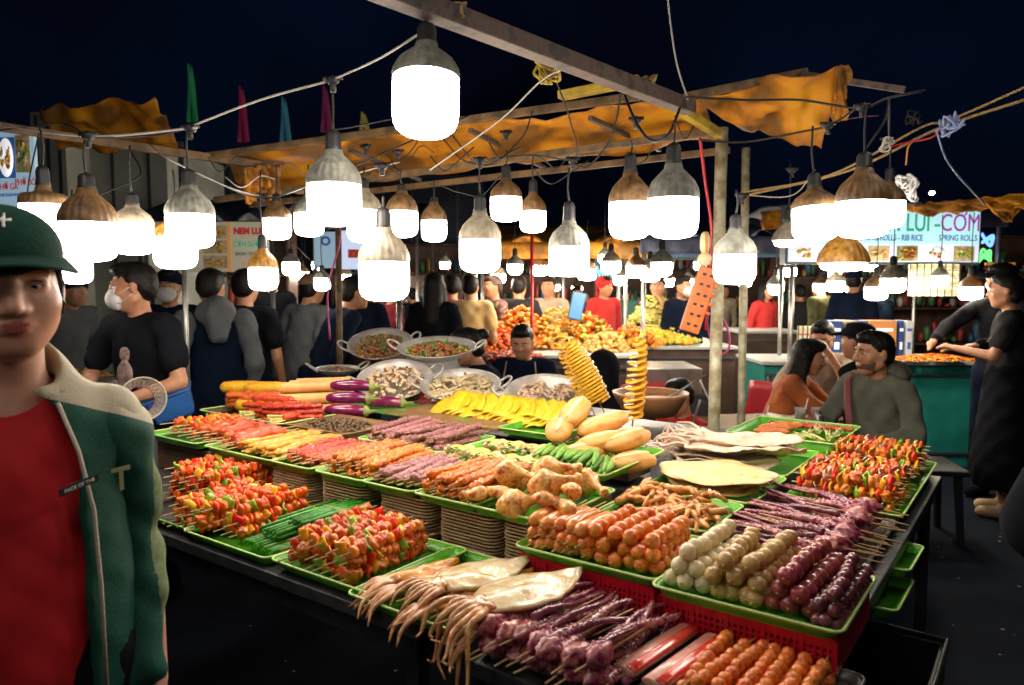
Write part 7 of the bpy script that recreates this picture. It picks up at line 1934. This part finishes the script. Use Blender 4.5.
# the masked man in a black tee, looking left and down
J = pose(lean=.06, arms=dict(elL=(.26, -.06, 1.10), wrL=(.10, -.30, 1.02), elR=(-.27, -.08, 1.10), wrR=(-.10, -.32, 1.00)))
mm = person(at(143, 3.62), -18, 'man in a white face mask and black printed tee at the left counter', J, look=(-50, 6), h=.013, top='black_cloth', mask=True, fingers=True, hf=.008, topnoise=.005)
b = MB()
b.blob((.0, -.152, 1.24), (.032, .006, .038), 2, .1, 2, 1); b.blob((.0, -.156, 1.13), (.048, .006, .085), 2, .25, 2, 2)
b.blob((.075, -.146, 1.10), (.035, .006, .03), 2, .5, 3, 3); b.blob((-.06, -.150, 1.09), (.03, .006, .025), 2, .5, 3, 5)
b.build('shirt_print', MATS['print_fig'], mm, loc=(0, .028, -.01), rot=(0, 0, 0))
gh = person(at(214, 4.5), -150, 'person seen from behind in navy with a grey hood, beside the steel pole', h=.016, top='navy_cloth', sleeve='long', hair='short', look=(-30, 8), J=pose(lean=.12))
person(at(170, 5.2), 10, 'person in a white face mask half hidden behind the masked man', h=.018, mask=True, sleeve='long', hat=('beanie', 'navy_cloth'))
person(at(245, 4.9), 175, 'person in dark navy seen from behind below the menu sign', h=.018, top='black_cloth', hair='short')
person(at(298, 5.6), 150, 'person in a brown cap and grey top bending forward', J=pose(lean=.22), h=.018, top='grey_cloth', sleeve='long', hat=('cap', 'wood_rail'))
person(at(322, 5.0), 120, 'person in a dark jacket leaning behind the wooden pole', J=pose(lean=.35), h=.018, top='navy_cloth', sleeve='long')
person(at(358, 5.9), -170, 'person in dark blue between the wooden pole and the pans', J=pose(lean=.1), h=.02, top='navy_cloth', sleeve='long')
person(at(60, 5.6), 60, 'cook in a grey blue top bending over the left counter in the smoke', J=pose(lean=.3), h=.018, top='grey_cloth', sleeve='long', hat=('beanie', 'navy_cloth'))
person(at(434, 6.2), 165, 'woman with very long black hair and a black dress, seen from behind', h=.018, top='black_cloth', hair='long', fem=True, bottom='black_cloth', skirt=True)
person(at(452, 7.2), 200, 'person in red partly hidden beside the yellow shirt', h=.022, top='red_cloth', sleeve='long')
person(at(470, 6.9), 180, 'man in a yellow ochre tee seen from behind', h=.016, top='ochre_tee', hair='short')
person(at(494, 7.6), -60, 'person in a flowery brown shirt turned to the left', h=.02, top='floral', hair='short', hairm='hair_brown', sleeve='long')
person(at(519, 7.8), 170, 'person in a dark grey tee standing by the red pole', h=.022, top='charcoal')
person(at(549, 8.2), -20, 'person in a pale shirt with a dark bag strap', h=.02, top='tan_cloth', sleeve='half')
person(at(604, 8.6), 30, 'stall cook wearing a red headscarf', h=.02, top='red_cloth', hat=('scarf', 'red_cloth'), sleeve='long')
person(at(658, 8.0), -20, 'person in navy behind the sprouts with a hand raised to the mouth', J=pose(arms=dict(elL=(.24, -.16, 1.15), wrL=(.06, -.16, 1.40))), h=.02, top='navy_cloth', sleeve='short')
person(at(682, 7.8), 30, 'person in navy right of the sprouts by the power strip', h=.02, top='navy_cloth', sleeve='long', mask=True)
# far crowd
crowd = [(575, 10.5, 20, 'denim'), (625, 10.8, 170, 'teal_cloth'), (705, 10, -40, 'navy_cloth'), (762, 9.8, 30, 'red_cloth'), (800, 10.2, 180, 'charcoal'), (828, 9.2, 200, 'olive'), (852, 8.2, 150, 'navy_cloth'), (880, 8.8, 30, 'denim'), (720, 11.5, 0, 'tan_cloth'), (385, 9.5, 160, 'wine'), (416, 10.5, 200, 'navy_cloth'), (272, 7.8, 20, 'black_cloth')]
wh = ['denim blue between the red pole and the screen', 'teal beyond the brown counter', 'navy beyond the thick pole', 'dark red between the poles and the teal counter', 'charcoal facing away beyond the menu sheet', 'olive facing away above the blue carton', 'navy leaning above the cartons', 'denim blue standing above the orange carton', 'pale tan far beyond the poles', 'wine red left of the long haired woman', 'navy far beyond the pans', 'black behind the small gold bulb']
for (x, Y, f, tp), w_ in zip(crowd, wh):
    person(at(x, Y), f, 'distant person in ' + w_, h=.026, top=tp, sleeve='long', J=pose(lean=rnd.choice((.02, .1, .22, .3))), hat=('cap', 'navy_cloth') if x in (705, 852) else None, hair='long' if x in (575, 762) else 'short', group='people in the far crowd', scale=rnd.uniform(.93, 1.06))
# seated people in the middle
person(at(502, 4.8, .10), -75, 'seated dark haired woman bent over her food before the brown counter', J=pose(True, .35), look=(-10, 15), h=.014, top='navy_cloth', sleeve='long', hair='bun', fem=True)
sm = person(at(527, 5.25, .08), -14, 'seated man in a navy jacket with pale stripes looking down', J=pose(True, .22, arms=dict(elL=(.26, -.22, .68), wrL=(.10, -.42, .72), elR=(-.26, -.22, .68), wrR=(-.10, -.42, .72))), look=(5, 18), h=.013, top='navy_cloth', sleeve='long')
for sg in (-1, 1):
    b = MB(); b.tube([(sg * .10, -.17, .96), (sg * .12, -.20, .82), (sg * .13, -.16, .66)], .011, 6, flat=.4); b.build('stripe', MATS['tan_cloth'], sm, loc=(0, -.02, 0))
person(at(602, 4.4, -.05), 170, 'seated person in black seen from behind beside the potato spirals', J=pose(True, .3), h=.018, top='black_cloth', sleeve='long', hat=('hood', 'black_cloth'))
person(at(690, 4.4, -.12), -60, 'child in a red shirt seated beyond the tissue by the thick pole', J=pose(True, .1), look=(0, 10), h=.014, top='red_cloth', sleeve='half', scale=.92)
# the couple at the low table
person(at(776, 4.9, .02), 62, 'seated woman in orange with long black hair leaning over the low table', J=pose(True, .32, arms=dict(elL=(.20, -.30, .76), wrL=(.08, -.52, .76), elR=(-.20, -.30, .76), wrR=(-.04, -.52, .76))), look=(5, 12), h=.013, top='orange_cloth', sleeve='long', hair='long', fem=True)
person(at(826, 5.35, .10), -30, 'seated man with glasses resting his face on his hand', J=pose(True, .2, arms=dict(elL=(.22, -.36, .76), wrL=(.07, -.33, 1.00), elR=(-.24, -.30, .76), wrR=(-.10, -.46, .76))), look=(0, 20), h=.013, top='tan_cloth', sleeve='half', hair='short', glasses=True)
# the man in the grey hoodie
mg = person(at(884, 3.95, .09), -62, 'man in a grey hoodie with a rose bag, seated and looking left', J=pose(True, .08, arms=dict(elL=(.27, -.10, .70), wrL=(.10, -.30, .66), elR=(-.27, -.10, .70), wrR=(-.10, -.32, .66))), look=(-18, 2), h=.012, top='grey_hoodie', sleeve='long', bottom='charcoal', beard=True, hf=.006)
K = SDF(); K.cap((-.06, .06, .99), (.06, .06, .99), .052, .052, .03); K.cap((0, .10, .98), (0, .12, .88), .09, .06, .03); K.ell((0, -.03, 1.05), (.075, .085, .07), .01, 'sub')
link('hood', K.mesh('hood', axis(-.22, .22, .01), axis(-.1, .26, .01), axis(.75, 1.15, .01), MATS['grey_hoodie'], noise=.004, nf=22), mg)
bg = empty('shoulder_bag', (0, 0, 0), 0, 'dusty rose shoulder bag held against the grey hoodie', 'bag'); bg.location = mg.location; bg.rotation_euler = mg.rotation_euler
b = MB(); b.tube([(-.14, -.02, 1.0), (-.115, -.12, .95), (-.07, -.17, .82), (-.02, -.20, .68)], .018, 8, flat=.25); b.build('strap', MATS['rose_bag'], bg)
b = MB(); b.blob((-.02, -.30, .60), (.17, .09, .13), 3, .35, 1.6, 4, box=.3); b.build('bag_body', MATS['rose_bag'], bg)
person(at(872, 4.6, .10), -140, 'seated person in black with a dark cap right behind the grey hoodie man', J=pose(True, .1), h=.018, top='black_cloth', sleeve='long', hat=('cap', 'black_cloth'))
# the pair standing at the right
person(at(1004, 5.35), -62, 'person in black with a black cap reaching left across the teal counter', J=pose(lean=.05, arms=dict(elR=(-.24, -.26, 1.22), wrR=(-.16, -.52, 1.14), elL=(.22, -.20, 1.16), wrL=(.10, -.46, 1.12))), look=(-10, 5), h=.014, top='black_cloth', sleeve='long', bottom='navy_cloth', hat=('cap', 'black_cloth'), scale=1.03)
w2 = person(at(1012, 4.95), -120, 'woman in a long dark skirt and tan shoes at the right edge', J=pose(lean=.03, arms=dict(elL=(.24, -.10, 1.12), wrL=(.12, -.32, 1.16), elR=(-.24, -.08, 1.12), wrR=(-.10, -.30, 1.14))), h=.014, top='charcoal', sleeve='short', bottom='black_cloth', hair='bun', fem=True, skirt=True, shoes='tan_shoe', scale=.98)
b = MB(); b.tube([(.14, .0, 1.40), (.0, -.13, 1.20), (-.14, -.08, 1.0)], .012, 8, flat=.3); b.build('bag_strap', MATS['tan_cloth'], w2)
# passer-by cut by the right edge
person((1.385, 1.62, 0), 30, 'passer-by in dark grey cut off by the lower right edge, elbow out', J=pose(arms=dict(elR=(-.36, .04, 1.06), wrR=(-.26, -.12, .90))), h=.016, top='black_cloth', sleeve='long', bottom='black_cloth')

K = SDF(); K.cap((-.06, .06, 1.39), (.06, .06, 1.39), .058, .058, .03); K.cap((0, .10, 1.40), (0, .14, 1.27), .10, .06, .03); K.ell((0, -.03, 1.47), (.075, .085, .07), .01, 'sub')
link('hood', K.mesh('hood', axis(-.22, .22, .01), axis(-.1, .28, .01), axis(1.1, 1.55, .01), MATS['grey_cloth'], noise=.004, nf=22), gh)
for sg in (-1, 1):
    K = SDF(); K.cap((sg * .17, 0, 1.35), (sg * .225, .03, 1.08), .068, .058, .02); K.cap((sg * .225, .03, 1.08), (sg * .22, -.08, .88), .058, .046, .02)
    link('sleeve', K.mesh('sleeve', axis(min(0, sg * .34), max(0, sg * .34), .012), axis(-.2, .2, .012), axis(.75, 1.5, .012), MATS['grey_cloth'], noise=.005, nf=22), gh)
# ---------------------------------------------------------------- night sky and colour
w = bpy.data.worlds.new('World'); SC.world = w; w.use_nodes = True
nt = w.node_tree; N = nt.nodes; L = nt.links
bgn = N['Background']; sky = N.new('ShaderNodeTexSky'); sky.sky_type = 'NISHITA'; sky.sun_disc = False
sky.sun_elevation = R(-4); sky.sun_rotation = R(120); sky.air_density = 1.0; sky.dust_density = .4; sky.ozone_density = 3
tc = N.new('ShaderNodeTexCoord'); nz = N.new('ShaderNodeTexNoise'); nz.inputs['Scale'].default_value = 2.2; nz.inputs['Detail'].default_value = 4
cr = N.new('ShaderNodeValToRGB'); cr.color_ramp.elements[0].position = .38; cr.color_ramp.elements[0].color = (.0008, .0015, .0045, 1); cr.color_ramp.elements[1].position = .72; cr.color_ramp.elements[1].color = (.0022, .006, .020, 1)
L.new(tc.outputs['Generated'], nz.inputs['Vector']); L.new(nz.outputs[0], cr.inputs[0])
mx = N.new('ShaderNodeMixRGB'); mx.blend_type = 'MIX'; mx.inputs[0].default_value = .02
L.new(cr.outputs[0], mx.inputs[1]); L.new(sky.outputs[0], mx.inputs[2]); L.new(mx.outputs[0], bgn.inputs['Color']); bgn.inputs['Strength'].default_value = 0.32
SC.view_settings.view_transform = 'Standard'; SC.view_settings.look = 'None'; SC.view_settings.gamma = 1; SC.view_settings.exposure = 1.0
SC.render.engine = 'CYCLES'
cy = SC.cycles; cy.use_denoising = True; cy.max_bounces = 5; cy.diffuse_bounces = 3; cy.glossy_bounces = 2; cy.transmission_bounces = 3; cy.transparent_max_bounces = 6
cy.sample_clamp_indirect = 4; cy.sample_clamp_direct = 0; cy.caustics_reflective = False; cy.caustics_refractive = False; cy.use_light_tree = True
# lettering becomes plain meshes
bpy.context.view_layer.update(); _dg = bpy.context.evaluated_depsgraph_get()
for o in TEXTS:
    me = bpy.data.meshes.new_from_object(o.evaluated_get(_dg))
    n = link(o.name, me, None); n.parent = o.parent; n.location = o.location; n.rotation_euler = o.rotation_euler; n.scale = o.scale
    nm = o.name; bpy.data.objects.remove(o); n.name = nm
for o in bpy.data.objects:
    l_ = o.get('label')
    if l_ and not 4 <= len(l_.split()) <= 16: print('LABEL', len(l_.split()), l_)
